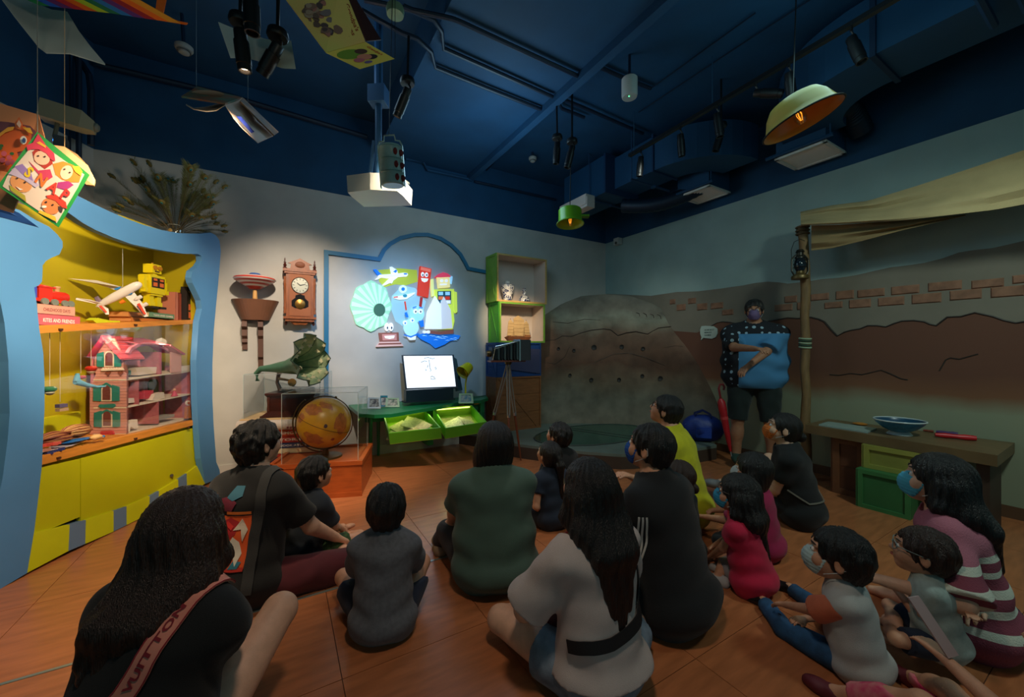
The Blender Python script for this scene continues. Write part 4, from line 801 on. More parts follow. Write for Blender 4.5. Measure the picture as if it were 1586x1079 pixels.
m=MB(ST);m.tube([(GX-.17,GY+.08,z+.22),(GX-.20,GY+.08,z+.30),(GX-.185,GY+.07,z+.37),(GX-.17,GY+.05,z+.40)],[.022,.016,.018,.022],10);m.build('back_bracket',C3(70,50,36,rough=.4),gm)
m=MB(ST);m.tube([(GX-.17,GY+.04,z+.34),(GX-.10,GY-.02,z+.335),(GX-.03,GY-.05,z+.325),(GX-.01,GY-.06,z+.27)],[.014,.012,.010,.008],8);m.build('tone_arm',BRS,gm)
m=MB(ST@Matrix.Translation((GX-.02,GY-.065,z+.31))@Euler((R(80),0,0)).to_matrix().to_4x4());m.lathe([(0,-.01),(.036,-.01),(.038,0),(.036,.01),(.02,.012),(0,.012)],20);m.build('sound_box',mat('brass',(150,110,50),.35,metal=.8),gm)
HG=mat('horn green',(70,116,88),.4,noise=.12,ns=10);HGI=mat('horn green inside',(150,180,140),.4,noise=.25,ns=14,rgb2=(206,210,164))
P0=[at(399,590,3.66),at(397,578,3.66),at(404,571,3.65),at(420,570,3.62),at(445,568,3.56),at(462,564,3.50),at(472,562,3.45),at(479,559,3.38),at(484,556,3.33)]
rr=[.020,.022,.026,.036,.062,.090,.125,.175,.225];N=9
def horn(inner):
    m=MB();nk=len(P0);vs=[];up0=V((0,0,1))
    ends=(P0[-1]-P0[0]);D_=V((.97,-.15,.10)).normalized()
    for i,p in enumerate(P0):
        t_=(P0[min(i+1,nk-1)]-P0[max(i-1,0)]).normalized();w_=max(0,(i-3)/5);t_=(t_*(1-w_)+D_*w_).normalized()
        s_=t_.cross(up0).normalized()if abs(t_.z)<.95 else V((.8,.6,0));u_=s_.cross(t_)
        for j in range(N*4):
            a=2*PI*j/(N*4);pet=1-.05*w_*(1-math.cos(a*N))*.9;r_=(rr[i]-(.004 if inner else 0))*pet
            bow=.03*w_**3*(math.cos(a*N))*-1
            vs.append(p+(s_*math.cos(a)+u_*math.sin(a))*r_+t_*bow)
    M_=N*4;fs=[(i*M_+j,i*M_+(j+1)%M_,(i+1)*M_+(j+1)%M_,(i+1)*M_+j)for i in range(nk-1)for j in range(M_)];m.add(vs,fs);return m,vs[-M_:],vs
m,rim,_=horn(False);m.build('horn',HG,gm,smooth=True);m,_,hv=horn(True);hi=m.build('horn_inside',HGI,gm,smooth=True)
m=MB();m.tube(rim,.005,5,closed=True);m.build('horn_rim',C3(60,84,70),gm)
for j in range(0,N*4,4):m=MB();m.tube([hv[i*N*4+j]for i in range(4,9)],.003,4);m.build('horn_seam',C3(60,96,72),hi)
for j in range(2,N*4,4):
    for i,r_ in((7,.026),(8,.018)):
        c_=hv[i*N*4+j].lerp(hv[(i-1)*N*4+j],.3);nn=((P0[-1]+V((.3,-.3,.1)))-c_).normalized()
        m=MB();b1=nn.orthogonal().normalized();b2=nn.cross(b1);m.slab([c_+nn*.006+(b1*math.cos(a)+b2*math.sin(a))*r_*(1 if k%2 else .55)for k,a in enumerate([2*PI*k/10 for k in range(10)])],.003);m.build('painted_flower',C3(236,220,170),hi)
# ---- relief characters under the projector beam
def relief(name,label,cat='wall decoration',p=(620,480)):return thing(name,label,cat,W1.W(p[0],p[1],.03),'projected figures on the back wall')
def wp(name,pxs,d0,d1,mt,par):m=MB();m.pp(W1,pxs,0,d0,d1);return m.build(name,mt,par,smooth=False)
def ell(cx,cy,rx,ry,n=20,a0=0,a1=360,rot=0):
    out=[]
    for i in range(n):
        a=R(a0+(a1-a0)*i/(n if a1-a0==360 else n-1));x,y=rx*math.cos(a),ry*math.sin(a);out.append((cx+x*math.cos(rot)-y*math.sin(rot),cy+x*math.sin(rot)+y*math.cos(rot)))
    return out
def px(l):return[(540+x*.139,400+y*.139)for x,y in l] # crop units -> photo pixels
def glow(n,c_,e=.55):return mat('lit '+n,c_,.7,emit=e)  # faint emission: projector light put into the colour of the figures
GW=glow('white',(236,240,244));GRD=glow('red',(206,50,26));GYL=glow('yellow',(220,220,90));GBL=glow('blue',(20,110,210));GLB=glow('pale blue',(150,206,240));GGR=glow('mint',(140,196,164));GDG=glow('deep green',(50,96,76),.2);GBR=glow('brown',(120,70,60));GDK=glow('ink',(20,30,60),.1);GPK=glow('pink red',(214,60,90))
t=relief('cartoon_gramophone','projected pale green horn with smiling gramophone box below',p=(590,500))
hc_=(578,478);out_=[]
for i in range(32):
    a=2*PI*i/32;f_=1+.05*math.cos(a*8);out_.append((574+31*math.cos(a)*f_,474+38*math.sin(a)*f_))
wp('horn_bell',out_,.0,.02,GGR,t)
for i in range(16):
    a0,a1=2*PI*i/16,2*PI*(i+.5)/16;c_=(587,481);q0=(574+30*math.cos(a0),474+36*math.sin(a0));q1=(574+30*math.cos(a1),474+36*math.sin(a1))
    wp('horn_rib',[(c_[0]+(q0[0]-c_[0])*.25,c_[1]+(q0[1]-c_[1])*.25),q0,q1,(c_[0]+(q1[0]-c_[0])*.25,c_[1]+(q1[1]-c_[1])*.25)],.02,.024,glow('pale mint',(176,224,200)),t)
wp('horn_throat',ell(587,480,9,10),.02,.027,GDG,t)
wp('box',px([(330,830),(550,825),(555,930),(345,935)]),0,.03,GBR,t);wp('box_panel',px([(365,845),(525,840),(528,912),(372,915)]),.03,.036,glow('rose brown',(176,120,116)),t);wp('box_foot',px([(345,930),(560,925),(605,975),(300,985)]),0,.032,glow('pink brown',(196,160,156)),t)
wp('box_foot_band',px([(330,945),(575,940),(580,955),(325,962)]),.032,.036,GBR,t);wp('smile',px([(390,865),(505,860),(495,890),(450,898),(400,890)]),.036,.040,GW,t)
for q in(420,468):e_=wp('eye',px(ell(q,765,24,46,16)),0,.03,GW,t);wp('pupil',px(ell(q+(4 if q>440 else 6),775,8,16,12)),.03,.034,GDK,e_)
t=relief('cartoon_airplane','projected small white airplane with blue tail',p=(605,430))
wp('fuselage',px([(340,185),(480,180),(600,165),(645,168),(655,185),(640,205),(560,210),(430,225),(345,215),(320,200)]),0,.03,GW,t);wp('wing',px([(470,175),(455,100),(475,95),(535,135),(545,172)]),0,.02,GW,t);wp('wing',px([(450,225),(370,300),(385,308),(470,270),(540,215)]),0,.034,GW,t);wp('tail_fin',px([(315,190),(270,130),(300,125),(365,185)]),0,.03,GBL,t);wp('tailplane',px([(330,205),(285,240),(310,240),(370,212)]),0,.034,GW,t);wp('engine',px([(490,150),(520,130),(535,140),(520,165)]),.02,.03,GBL,t);wp('engine',px([(440,275),(470,255),(485,265),(470,285)]),.034,.04,GW,t)
wp('cockpit_window',px([(605,170),(640,170),(645,182),(610,186)]),.03,.033,GBL,t)
t=relief('cartoon_letterbox','projected red rectangular sign character with laughing face on a stick',p=(655,440))
wp('sign_board',px([(787,92),(912,122),(876,438),(757,412)]),0,.04,GRD,t);wp('sign_top',px([(795,102),(902,128),(898,160),(790,135)]),.04,.043,glow('light red',(230,110,90)),t)
for q in(812,855):e_=wp('eye',px(ell(q,185+(q-812)*.1,18,26,14)),.04,.046,GW,t);wp('pupil',px(ell(q+2,192,7,12,10)),.046,.049,GDK,e_)
wp('smile',px([(795,225),(875,232),(862,262),(832,272),(805,258)]),.04,.046,GW,t);wp('stick',px([(795,432),(822,436),(808,545),(782,540)]),0,.02,glow('dark red',(150,30,30)),t)
t=relief('cartoon_robot','projected yellow robot with pink red cap',p=(690,490))
wp('head',px([(975,215),(1110,205),(1118,325),(990,335)]),0,.04,glow('cream yellow',(236,220,150)),t);wp('cap',px([(950,215),(990,180),(1040,160),(1090,175),(1125,205),(1118,212),(1000,218)]),0,.046,GPK,t);wp('face_mark',px([(1005,290),(1080,285),(1082,300),(1008,304)]),.04,.044,GW,t)
for q in(1025,1075):wp('eye',px(ell(q,255,17,17,14)),.04,.045,GW,t)
wp('torso',px([(950,350),(1165,345),(1160,600),(1170,700),(1150,790),(990,790),(960,560)]),0,.03,glow('lime yellow',(200,222,80)),t);wp('chest_panel',px([(980,368),(1130,366),(1132,510),(982,512)]),.03,.036,glow('dark teal',(20,80,90),.2),t)
for x_,y_,c_ in((1015,395,GLB),(1090,395,GLB),(1015,445,glow('orange',(214,110,60))),(1090,445,GRD),(1040,488,GLB),(1100,488,GW)):wp('chest_button',px([(x_-25,y_-18),(x_+25,y_-18),(x_+25,y_+18),(x_-25,y_+18)]),.036,.040,c_,t)
wp('arm',px([(1160,370),(1195,380),(1200,600),(1180,612),(1160,570)]),0,.034,glow('lime yellow',(200,222,80)),t);wp('arm',px([(900,240),(935,230),(945,420),(915,430)]),0,.034,glow('pale yellow',(224,226,140)),t);wp('ear',px([(1125,200),(1150,205),(1140,290),(1122,280)]),0,.03,GLB,t)
t=relief('cartoon_ship','projected ship with two white sails over blue waves',p=(680,510))
wp('sail',px([(945,425),(1010,520),(1015,790),(835,788),(860,600)]),.03,.06,GW,t);wp('sail',px([(1045,430),(1120,580),(1140,780),(1018,790),(1012,500)]),.03,.055,glow('sail grey',(206,208,212)),t);wp('hull',px([(870,805),(1000,820),(1150,795),(1145,840),(1000,850),(880,838)]),.03,.065,GBR,t)
rd=random.Random(2)
wp('water',px([(745,850),(850,835),(1000,850),(1150,845),(1235,860),(1215,900),(1120,920),(1060,960),(960,1000),(900,950),(800,900)]),0,.03,GBL,t)
for i in range(16):x_=790+rd.random()*380;y_=862+rd.random()*55;wp('wave_line',px([(x_,y_),(x_+28,y_-10),(x_+56,y_),(x_+28,y_-3)]),.03,.034,GLB,t)
for q in(830,872):wp('eye',px(ell(q,822,17,17,12)),.03,.07,GW,t)
t=relief('cartoon_vase','projected pale blue round vase characters with big eyes',p=(640,500))
wp('back_vase',px(ell(755,620,82,90,26)),0,.02,GLB,t);wp('front_vase',px(ell(685,770,84,95,26)),.02,.045,glow('ice blue',(176,222,244)),t);wp('vase_foot',px([(640,870),(740,865),(730,908),(670,910)]),.02,.05,GW,t)
for x_,y_ in((737,592),(792,592)):e_=wp('eye',px(ell(x_,y_,24,27,16)),.02,.03,GW,t);wp('pupil',px(ell(x_+2,y_+4,8,10,12)),.03,.034,GDK,e_)
for x_,y_ in((615,720),(695,690)):e_=wp('eye',px(ell(x_,y_,24,26,16)),.045,.052,GW,t);wp('pupil',px(ell(x_+2,y_+4,9,11,12)),.052,.056,GBL,e_)
for l in([(700,548),(740,535),(742,545),(704,558)],[(770,545),(810,548),(808,558),(772,554)],[(610,610),(635,600),(655,660),(625,660)],[(765,700),(820,690),(825,760),(790,770)],[(600,845),(680,868),(770,830),(772,840),(680,884),(606,858)]):wp('blue_painting',px(l),.045,.056,GBL,t)
t=relief('cartoon_spinning_top','projected small white saucer character with round head',p=(625,455))
wp('saucer',px([(490,430),(600,415),(735,380),(725,400),(640,455),(560,462),(500,445)]),0,.03,GW,t);wp('head',px(ell(600,345,44,44,20)),0,.025,glow('pale white blue',(206,226,236)),t);wp('stripe',px([(490,432),(540,425),(545,438),(500,442)]),.03,.034,GRD,t);wp('stick',px([(618,480),(632,480),(645,575),(632,578)]),0,.015,GRD,t);wp('face',px(ell(600,345,20,20,12)),.025,.029,GBL,t)
wp('nose',px(ell(620,420,24,18,12)),.03,.036,glow('teal',(40,130,150)),t)
o=wp('light_patch',px([(330,130),(560,110),(760,130),(770,260),(640,300),(520,290),(400,320),(340,260)]),0,.004,glow('yellow light',(176,184,50),.35),None);tag(o,'yellow green patch of projected light behind the white airplane','projected light');  # thin glowing sheet, projector light painted as a shape
o=wp('light_patch',px([(480,420),(600,300),(740,330),(860,480),(800,700),(640,780),(520,700),(470,560)]),0,.003,glow('white light',(150,190,200),.4),None);tag(o,'pale patch of projected light in the middle of the figures','projected light')  # second glowing sheet painted as projector light
# ================================================================ console, crates, camera, stage, rock panel, right side
CG=mat('console green',(20,120,70),.35,noise=.06,ns=5);DG=mat('drawer green',(84,168,30),.45,noise=.05,ns=6);DGI=mat('drawer inside green',(150,190,50),.5)
cn=thing('console_table','wavy green console on legs with two tilted open drawers below','table',hz(660,625,0.0))
zt=.61
front=[(556,640),(580,642),(605,641),(630,637),(655,633),(685,628),(715,621.5),(745,619.5),(756,616),(752,611.5)]
pf=[hz(x,y,zt)for x,y in front]
def onw(p,off=.012):q=p-CORN;return W1.w(q.dot(W1.u),0,off)
bk=[onw(pf[-1]),onw(pf[0])];top=pf+[V((b.x,b.y,zt))for b in bk]
m=MB();m.hexa([p-V((0,0,.035))for p in top],top);m.build('table_top',CG,cn,smooth=False)
UA=W1.u
def cxy(x,off,z=0):a,b=W1.px(x,640,off);return W1.w(a,z,off)
m=MB();m.pr(W1,[(W1.px(566,640,.30)[0],.44),(W1.px(750,640,.30)[0],.44),(W1.px(750,640,.30)[0],zt-.036),(W1.px(566,640,.30)[0],zt-.036)],.26,.30);m.build('apron',CG,cn)
YB=mat('scallop yellow',(206,190,50),.5)
for i in range(15):
    x=572+i*11.6;a0,b0=W1.px(x,640,.31);
    if i%2==0:m=MB();m.pr(W1,[(a0,zt-.065),(a0+.065,zt-.065),(a0+.065,zt-.036),(a0,zt-.036)],.302,.314);m.build('scallop',YB,cn)
for x,off in((574,.34),(586,.05),(745,.34),(748,.05)):q=cxy(x,off);m=MB();m.tube([q+V((0,0,0)),q+V((0,0,zt-.036))],[.015,.022],8);m.build('leg',CG,cn)
m=MB();m.pr(W1,[(W1.px(640,640,.28)[0]+.17,.1),(W1.px(640,640,.28)[0]+.24,.1),(W1.px(640,640,.28)[0]+.24,.45),(W1.px(640,640,.28)[0]+.17,.45)],.04,.29);m.build('center_post',CG,cn)
m=MB();m.pr(W1,[(W1.px(600,640,.03)[0],.10),(W1.px(745,640,.03)[0],.10),(W1.px(745,640,.03)[0],.2),(W1.px(600,640,.03)[0],.2)],.016,.03);m.build('rear_rail',C3(150,156,146),cn)
# drawers as tilted open boxes
def drawer(bl,br,fr_,fl,dep):
    # rim corners given as points; box hangs along nz
    ex=(br-bl);ey=(fl-bl);nz=ex.cross(ey).normalized();nz=nz if nz.z<0 else-nz;d=nz*dep;o=thing # depth downwards
    P=[bl,br,fr_,fl];t_=.016;cen=sum(P,V((0,0,0)))/4
    dw=None
    f_=MB();ins=[p+(cen-p)*.05 for p in P]
    f_.hexa([fl,fr_,ins[2],ins[3]],[fl+d,fr_+d,ins[2]+d,ins[3]+d]);dw=f_.build('drawer',DG,cn)
    for a,b in((0,1),(1,2),(3,0)):
        f_=MB();f_.hexa([P[a],P[b],ins[b],ins[a]],[P[a]+d,P[b]+d,ins[b]+d,ins[a]+d]);f_.build('side_board',DGI if a==0 else DG,dw)
    f_=MB();f_.slab([p+d*.96 for p in P],.01);f_.build('bottom_board',DGI,dw)
    return P,d,dw
D1=drawer(at(593,640,4.32),at(658,634,4.40),at(683,662,3.98),at(602,671,3.90),.125)
D2=drawer(at(671,632,4.46),at(731,627,4.62),at(754,653,4.20),at(690,663,4.06),.125)
for k,(P,d,dw)in enumerate((D1,D2)):
    m=MB();c_=(P[0]+P[1])/2-V((0,0,.01));e=(P[1]-P[0])*.42;m.box(c_+V((0,0,.02))+(P[3]-P[0])*.06,(.02,.02,.01));
    mm=MB();mm.tube([c_-e+(P[3]-P[0])*.05,c_+e+(P[3]-P[0])*.05],.006,6);mm.build('led_strip',mat('led strip',(226,236,120),emit=3),dw)
def card3(P,d,u0,v0,u1,v1,rot,lift,c_,name,label,cat,tilt=.0):
    X=(P[1]-P[0]);Y=(P[3]-P[0]);o=P[0]+X*((u0+u1)/2)+Y*((v0+v1)/2)+d*(.90-lift);w=(u1-u0)/2;h=(v1-v0)/2
    cs_,sn=math.cos(rot),math.sin(rot);q=[]
    for a,b in((-1,-1),(1,-1),(1,1),(-1,1)):a2,b2=a*w,b*h;q.append(o+X*(a2*cs_-b2*sn)+Y*(a2*sn+b2*cs_)-d*tilt*(a))
    m=MB();m.slab(q,.006);return m,q
P,d,dw=D1
for i,(a,c_,lb)in enumerate((((.05,.30,.38,.92,.4,.10,.1),(206,200,160),'cream folded leaflet at the left in the first drawer'),((.20,.2,.60,.85,-.5,.22,.1),(196,186,130),'yellowish leaflet lying across the first drawer'),((.42,.10,.85,.60,.5,.34,-.1),(220,210,170),'pale leaflet on top at the back of the first drawer'),((.45,.45,.95,.95,.15,.12,.0),(30,120,196),'blue leaflet at the right in the first drawer'),((.30,.60,.70,.98,-.1,.10,.0),(60,130,180),'blue and white leaflet at the front of the first drawer'),((.62,.2,.90,.75,-.6,.42,.1),(200,190,150),'beige strip leaflet leaning in the first drawer'))):
    m,q=card3(P,d,*a[:4],a[4],a[5],c_,'leaflet',lb,'paper',a[6]);tag(m.build('leaflet',C3(*c_,noise=.2,ns=30)),lb,'paper','leaflets in the left drawer')
P,d,dw=D2
for i,(a,c_,lb)in enumerate((((.1,.4,.5,.9,.1,.35,.35),(206,196,160),'open page standing up at the left of the second drawer'),((.5,.4,.9,.9,-.1,.35,-.35),(190,180,140),'open page standing up at the right of the second drawer'),((.05,.15,.9,.5,.05,.06,0),(196,190,110),'yellow speckled sheet on the bottom of the second drawer'))):
    m,q=card3(P,d,*a[:4],a[4],a[5],c_,'leaflet',lb,'paper',a[6]);tag(m.build('leaflet',C3(*c_,noise=.25,ns=40)),lb,'paper','leaflets in the right drawer')
# light box, stand, lamp, frames
t=thing('light_box','bright white screen with a faint sketched face on a black stand','screen',at(668,618,4.50));q=[at(622,550,4.62),at(703,549.5,4.72),at(709,601,4.64),at(628,604,4.54)]
m=MB();m.slab(q,.03);m.build('screen_frame',C3(16,22,26),t)
nn=(q[1]-q[0]).cross(q[3]-q[0]).normalized();nn=nn if nn.y<0 else-nn
def sc(u,v,h=0):return q[0]+(q[1]-q[0])*u+(q[3]-q[0])*v+((q[2]-q[3])-(q[1]-q[0]))*u*v+nn*(.016+h)
m=MB();m.slab([sc(.035,.03),sc(.965,.03),sc(.965,.95),sc(.035,.95)],.004);sp_=m.build('screen_panel',mat('screen light',(230,234,236),emit=.95),t)
for l in([(.42,.10),(.5,.08),(.58,.12),(.62,.10)],[(.35,.22),(.42,.18),(.47,.2)],[(.42,.42),(.44,.45),(.42,.47)],[(.60,.40),(.62,.36),(.63,.41),(.61,.44)],[(.51,.15),(.51,.40),(.53,.47),(.50,.48)],[(.50,.66),(.53,.63),(.57,.66),(.59,.71),(.53,.72),(.50,.70)],[(.46,.38),(.48,.3)]):
    m=MB();m.tube([sc(u,v,.003)for u,v in l],.0028,5);m.build('sketch_line',C3(70,74,84),sp_)
bb=at(667,620,4.47);m=MB(FR(bb,W1.u,-W1.n));m.box((0,.05,.06),(.56,.09,.14));m.build('stand',C3(14,34,42,rough=.4),t)
m=MB(FR(bb,W1.u,-W1.n));m.box((-.0,.06,-.003),(.60,.13,.012));m.build('stand_foot',C3(10,24,30),t)
m=MB();q2=[at(700,551,4.80),at(707,556,4.82),at(716,604,4.80),at(706,606,4.76)];m.slab(q2,.02);m.build('side_flap',C3(30,60,60),t)
t=thing('desk_lamp','small yellow desk lamp on the green console','lamp',at(721,612,4.72));YL=mat('lamp yellow',(214,196,20),.4)
c0=at(716,577,4.66);c1=at(729,565,4.78);ax_=(c1-c0).normalized();Mq=Matrix.Translation(c0)@ax_.to_track_quat('Z','Y').to_matrix().to_4x4()
m=MB(Mq);m.lathe([(.085,0),(.080,.02),(.062,.13),(.055,.145),(0,.15)],22,caps=False);m.build('lamp_shade',YL,t);m=MB(Mq);m.lathe([(.082,.002),(.058,.13),(0,.135)],22,caps=False);m.build('shade_lining',C3(170,150,30),t)
m=MB();m.tube([c0+ax_*.06,at(723,580,4.74),at(721,595,4.74),at(721,609,4.74)],[.014,.01,.009,.012],8);m.build('stem',YL,t);m=MB(Matrix.Translation(V((at(721,612,4.74).x,at(721,612,4.74).y,.612))));m.lathe([(.05,0),(.05,.012),(0,.016)],18);m.build('foot',YL,t)
for(x0,y0,x1,y1,Y,lb,c1_,c2_)in((588,605,601,622,4.25,'teal photo frame at the back left of the console',(20,110,130),(40,50,60)),(569,608,590,625,4.12,'white photo frame with dark picture at the left of the console',(190,196,200),(40,36,50)),(597,607,619,621,4.22,'pale green photo frame beside the black screen stand',(150,176,150),(70,90,80)),(710,600,733,615,4.52,'pale photo frame with blue landscape before the yellow lamp',(160,190,170),(70,130,160))):
    a_,b_,c_,d_=at(x0+1,y0,Y+.03),at(x1-1,y0,Y+.06),at(x1,y1,Y+.03),at(x0,y1,Y);zz=.612-min(c_.z,d_.z)
    Q=[p+V((0,0,zz))for p in(a_,b_,c_,d_)];t=thing('photo_frame',lb,'picture frame',(Q[2]+Q[3])/2,'photo frames on the console');cn_=sum(Q,V((0,0,0)))/4
    I_=[cn_+(p-cn_)*.72 for p in Q];n_=(Q[1]-Q[0]).cross(Q[3]-Q[0]).normalized();n_=n_ if n_.y<0 else-n_
    m=MB()
    for i in range(4):j=(i+1)%4;m.hexa([Q[i],Q[j],I_[j],I_[i]],[Q[i]+n_*.016,Q[j]+n_*.016,I_[j]+n_*.012,I_[i]+n_*.012])
    m.build('frame_border',C3(*c1_),t,smooth=False);m=MB();m.slab([p+n_*.003 for p in I_],.006);m.build('photo',C3(*c2_,noise=.8,ns=25,rgb2=(190,186,176)),t)
    m=MB();m.slab([cn_-n_*.002,(Q[2]+Q[3])/2-n_*.002,(Q[2]+Q[3])/2-n_*.06],.004);m.build('easel_back',C3(40,40,40),t)
for x in(625,690):area(at(x,637,4.34)+V((0,0,.005)),at(x+5,668,4.22),.55,(.86,1.0,.35),.5,.04)
# ---- stage
STG=mat('stage grey green',(104,116,108),.5,noise=.08,ns=5);STR=mat('stage riser brown',(70,54,44),.6);zs=.16
sp=[W1.w(-2.62,0,.01),V((-.42,4.95,0)),V((-.25,4.66,0)),hz(809,710,0),hz(860,717,0),hz(910,723,0),hz(962,727,0),hz(1000,725,0),hz(1083,716,0),hz(1110,711,0),W2.w(1.62,0,.01),W2.w(.02,0,.02)]
t=thing('corner_stage','low curved grey stage in the corner before the rock panel','stage',V((1.2,5.3,0)))
m=MB();m.hexa([V((p.x,p.y,.0))for p in sp],[V((p.x,p.y,zs-.03))for p in sp]);m.build('riser',STR,t,smooth=False);m=MB();m.hexa([V((p.x,p.y,zs-.03))for p in sp],[V((p.x,p.y,zs))for p in sp]);m.build('stage_deck',STG,t,smooth=False)
# glass discs let into the deck
cd=V((1.05,4.98,zs));m=MB();N_=40;e=[cd+W1.u*(.86*math.cos(2*PI*i/N_))+W1.n*(.50*math.sin(2*PI*i/N_))for i in range(N_)];m.hexa([p+V((0,0,.001))for p in e],[p+V((0,0,.006))for p in e]);gd=m.build('glass_disc',mat('dark green glass',(34,80,68),.08,noise=.1,ns=3),t,smooth=False)
m=MB();m.tube([p+V((0,0,.006))for p in e],.008,5,closed=True);m.build('disc_rim',C3(60,66,60),t)
for q_ in(.25,.36):m=MB();a_=cd+W1.u*(q_-.1)*1.2+W1.n*.46;b_=cd+W1.u*(q_-.42)+W1.n*-.46;m.slab([a_,a_+W1.u*.025,b_+W1.u*.025,b_],.016);m.build('disc_bar',C3(50,56,50),t)
# ---- crates
CO=.33;CD=.31
def crate(x0,y0,x1,y1,label,body,frame,inside=None,nm='crate',zfix=None,group=None,off=CO,dep=CD,plane=W1,diag=True,side='L',rim=.022,boards=3):
    a0,_=plane.px(x0,(y0+y1)/2,off);a1,_=plane.px(x1,(y0+y1)/2,off);z1=plane.px(x0,y0,off)[1];z0=plane.px(x0,y1,off)[1]
    if zfix:z0,z1=zfix
    t=thing(nm,label,'crate',plane.w((a0+a1)/2,z0,off-dep/2),group);th=.014
    fl_=rim
    if inside:
        for nm2,ab in(('top_board',[(a0,z1-th),(a1,z1-th),(a1,z1),(a0,z1)]),('bottom_board',[(a0,z0),(a1,z0),(a1,z0+th),(a0,z0+th)]),('side_board',[(a0,z0+th),(a0+th,z0+th),(a0+th,z1-th),(a0,z1-th)]),('side_board',[(a1-th,z0+th),(a1,z0+th),(a1,z1-th),(a1-th,z1-th)])):
            m=MB();m.pr(plane,ab,off-dep,off-.012);m.build(nm2,body,t)
        m=MB();i_=th;m.pr(plane,[(a0+i_,z0+i_),(a1-i_,z0+i_),(a1-i_,z1-i_),(a0+i_,z1-i_)],off-dep,off-dep+.01);m.build('back_board',inside,t)
        for ab in([(a0+i_,z0+i_),(a1-i_,z0+i_),(a1-i_,z0+i_+.004),(a0+i_,z0+i_+.004)],[(a0+i_,z1-i_-.004),(a1-i_,z1-i_-.004),(a1-i_,z1-i_),(a0+i_,z1-i_)],[(a0+i_,z0+i_+.004),(a0+i_+.004,z0+i_+.004),(a0+i_+.004,z1-i_-.004),(a0+i_,z1-i_-.004)],[(a1-i_-.004,z0+i_+.004),(a1-i_,z0+i_+.004),(a1-i_,z1-i_-.004),(a1-i_-.004,z1-i_-.004)]):
            m=MB();m.pr(plane,ab,off-dep+.01,off-.013);m.build('lining',inside,t)
    else:
        m=MB();m.pr(plane,[(a0,z0),(a1,z0),(a1,z1),(a0,z1)],off-dep,off-.02);m.build('box_body',C3(30,24,18)if False else body,t)
        k=boards
        for i in range(k):
            zz0=z0+(z1-z0)*i/k+.002;zz1=z0+(z1-z0)*(i+1)/k-.002;m=MB();m.pr(plane,[(a0+fl_,zz0),(a1-fl_,zz0),(a1-fl_,zz1),(a0+fl_,zz1)],off-.02,off-.012);m.build('front_board',body,t)
        if diag:m=MB();m.pr(plane,[(a0+fl_,z1-fl_),(a0+fl_+.05,z1-fl_),(a1-fl_,z0+fl_),(a1-fl_-.05,z0+fl_)],off-.012,off-.004);m.build('diagonal_board',frame,t)
    for ab in([(a0,z0),(a1,z0),(a1,z0+fl_),(a0,z0+fl_)],[(a0,z1-fl_),(a1,z1-fl_),(a1,z1),(a0,z1)],[(a0,z0+fl_),(a0+fl_,z0+fl_),(a0+fl_,z1-fl_),(a0,z1-fl_)],[(a1-fl_,z0+fl_),(a1,z0+fl_),(a1,z1-fl_),(a1-fl_,z1-fl_)]):
        m=MB();m.pr(plane,ab,off-.012,off);m.build('frame_board',frame,t)
    aS=a0;sg=-1
    def sd(d0,d1,zz0,zz1,nm3,mt,th0=.012,par=t,q=None):
        m=MB();P_=[plane.w(aS,zz0,d0),plane.w(aS,zz0,d1),plane.w(aS,zz1,d1),plane.w(aS,zz1,d0)]if q is None else q
        m.hexa(P_,[p+plane.u*sg*th0 for p in P_]);m.build(nm3,mt,par)
    f0,f1=off-dep+.01,off-.005;w_=.03
    for i in range(4):
        zz0=z0+w_+(z1-z0-2*w_)*i/4;sd(f0,f1,zz0+.0015,zz0+(z1-z0-2*w_)/4-.0015,'plank',body,.005)
    sd(f0,f1,z0,z0+w_,'side_batten',body);sd(f0,f1,z1-w_,z1,'side_batten',body);sd(f0,f0+w_,z0+w_,z1-w_,'side_batten',body);sd(f1-w_,f1,z0+w_,z1-w_,'side_batten',body)
    sd(0,0,0,0,'side_batten',body,.010,t,[plane.w(aS,z1-w_,f0+w_),plane.w(aS,z1-w_,f0+w_+.03),plane.w(aS,z0+w_,f1-w_),plane.w(aS,z0+w_,f1-w_-.03)])
    return t,a0,a1,z0,z1
PIN=mat('crate pine',(196,158,92),.5,noise=.1,ns=8,stretch=(1,1,6));LG=mat('crate light green',(112,160,56),.5,noise=.08,ns=8);BG=mat('crate bright green',(66,150,38),.5,noise=.08,ns=8);CBU=mat('crate blue',(22,62,120),.5,noise=.08,ns=8);CBD=mat('crate slate blue',(58,62,96),.6,noise=.06,ns=6);CBR=mat('crate brown',(134,84,48),.5,noise=.14,ns=8,stretch=(1,1,5));CIN=mat('crate inside white',(206,190,176),.7)
zz=[.162,.60,.90,1.405,1.91]
z1_=W1.px(770,466,CO)[1];z2_=W1.px(776,530,CO)[1];z3_=W1.px(776,584,CO)[1];z4_=W1.px(770,391,CO)[1]
t1=crate(770,391,847,466,'top crate of the tower, pine front and light green side, holding vases',LG,PIN,CIN,zfix=(z1_,z4_),group='crates of the tower')
t2=crate(774,469,844,530,'bright green crate of the tower holding the model ship',BG,LG,CIN,zfix=(z2_,z1_-.002),group='crates of the tower')
t3=crate(770,531,838,584,'blue crate of the tower with closed slanted front',CBU,CBU,None,zfix=(z3_,z2_-.002),group='crates of the tower',rim=.02)
m=MB();a0,a1=t3[1],t3[2];m.pr(W1,[(a0+.12,z2_-.06),(a1-.02,z2_-.09),(a1-.02,z3_+.03),(a0+.16,z3_+.10)],CO-.004,CO+.006);m.build('slate_panel',CBD,t3[0])
t4=crate(770,586,838,660,'brown crate with diagonal board at the bottom of the tower',CBR,CBR,None,zfix=(zs,z3_-.002),group='crates of the tower')
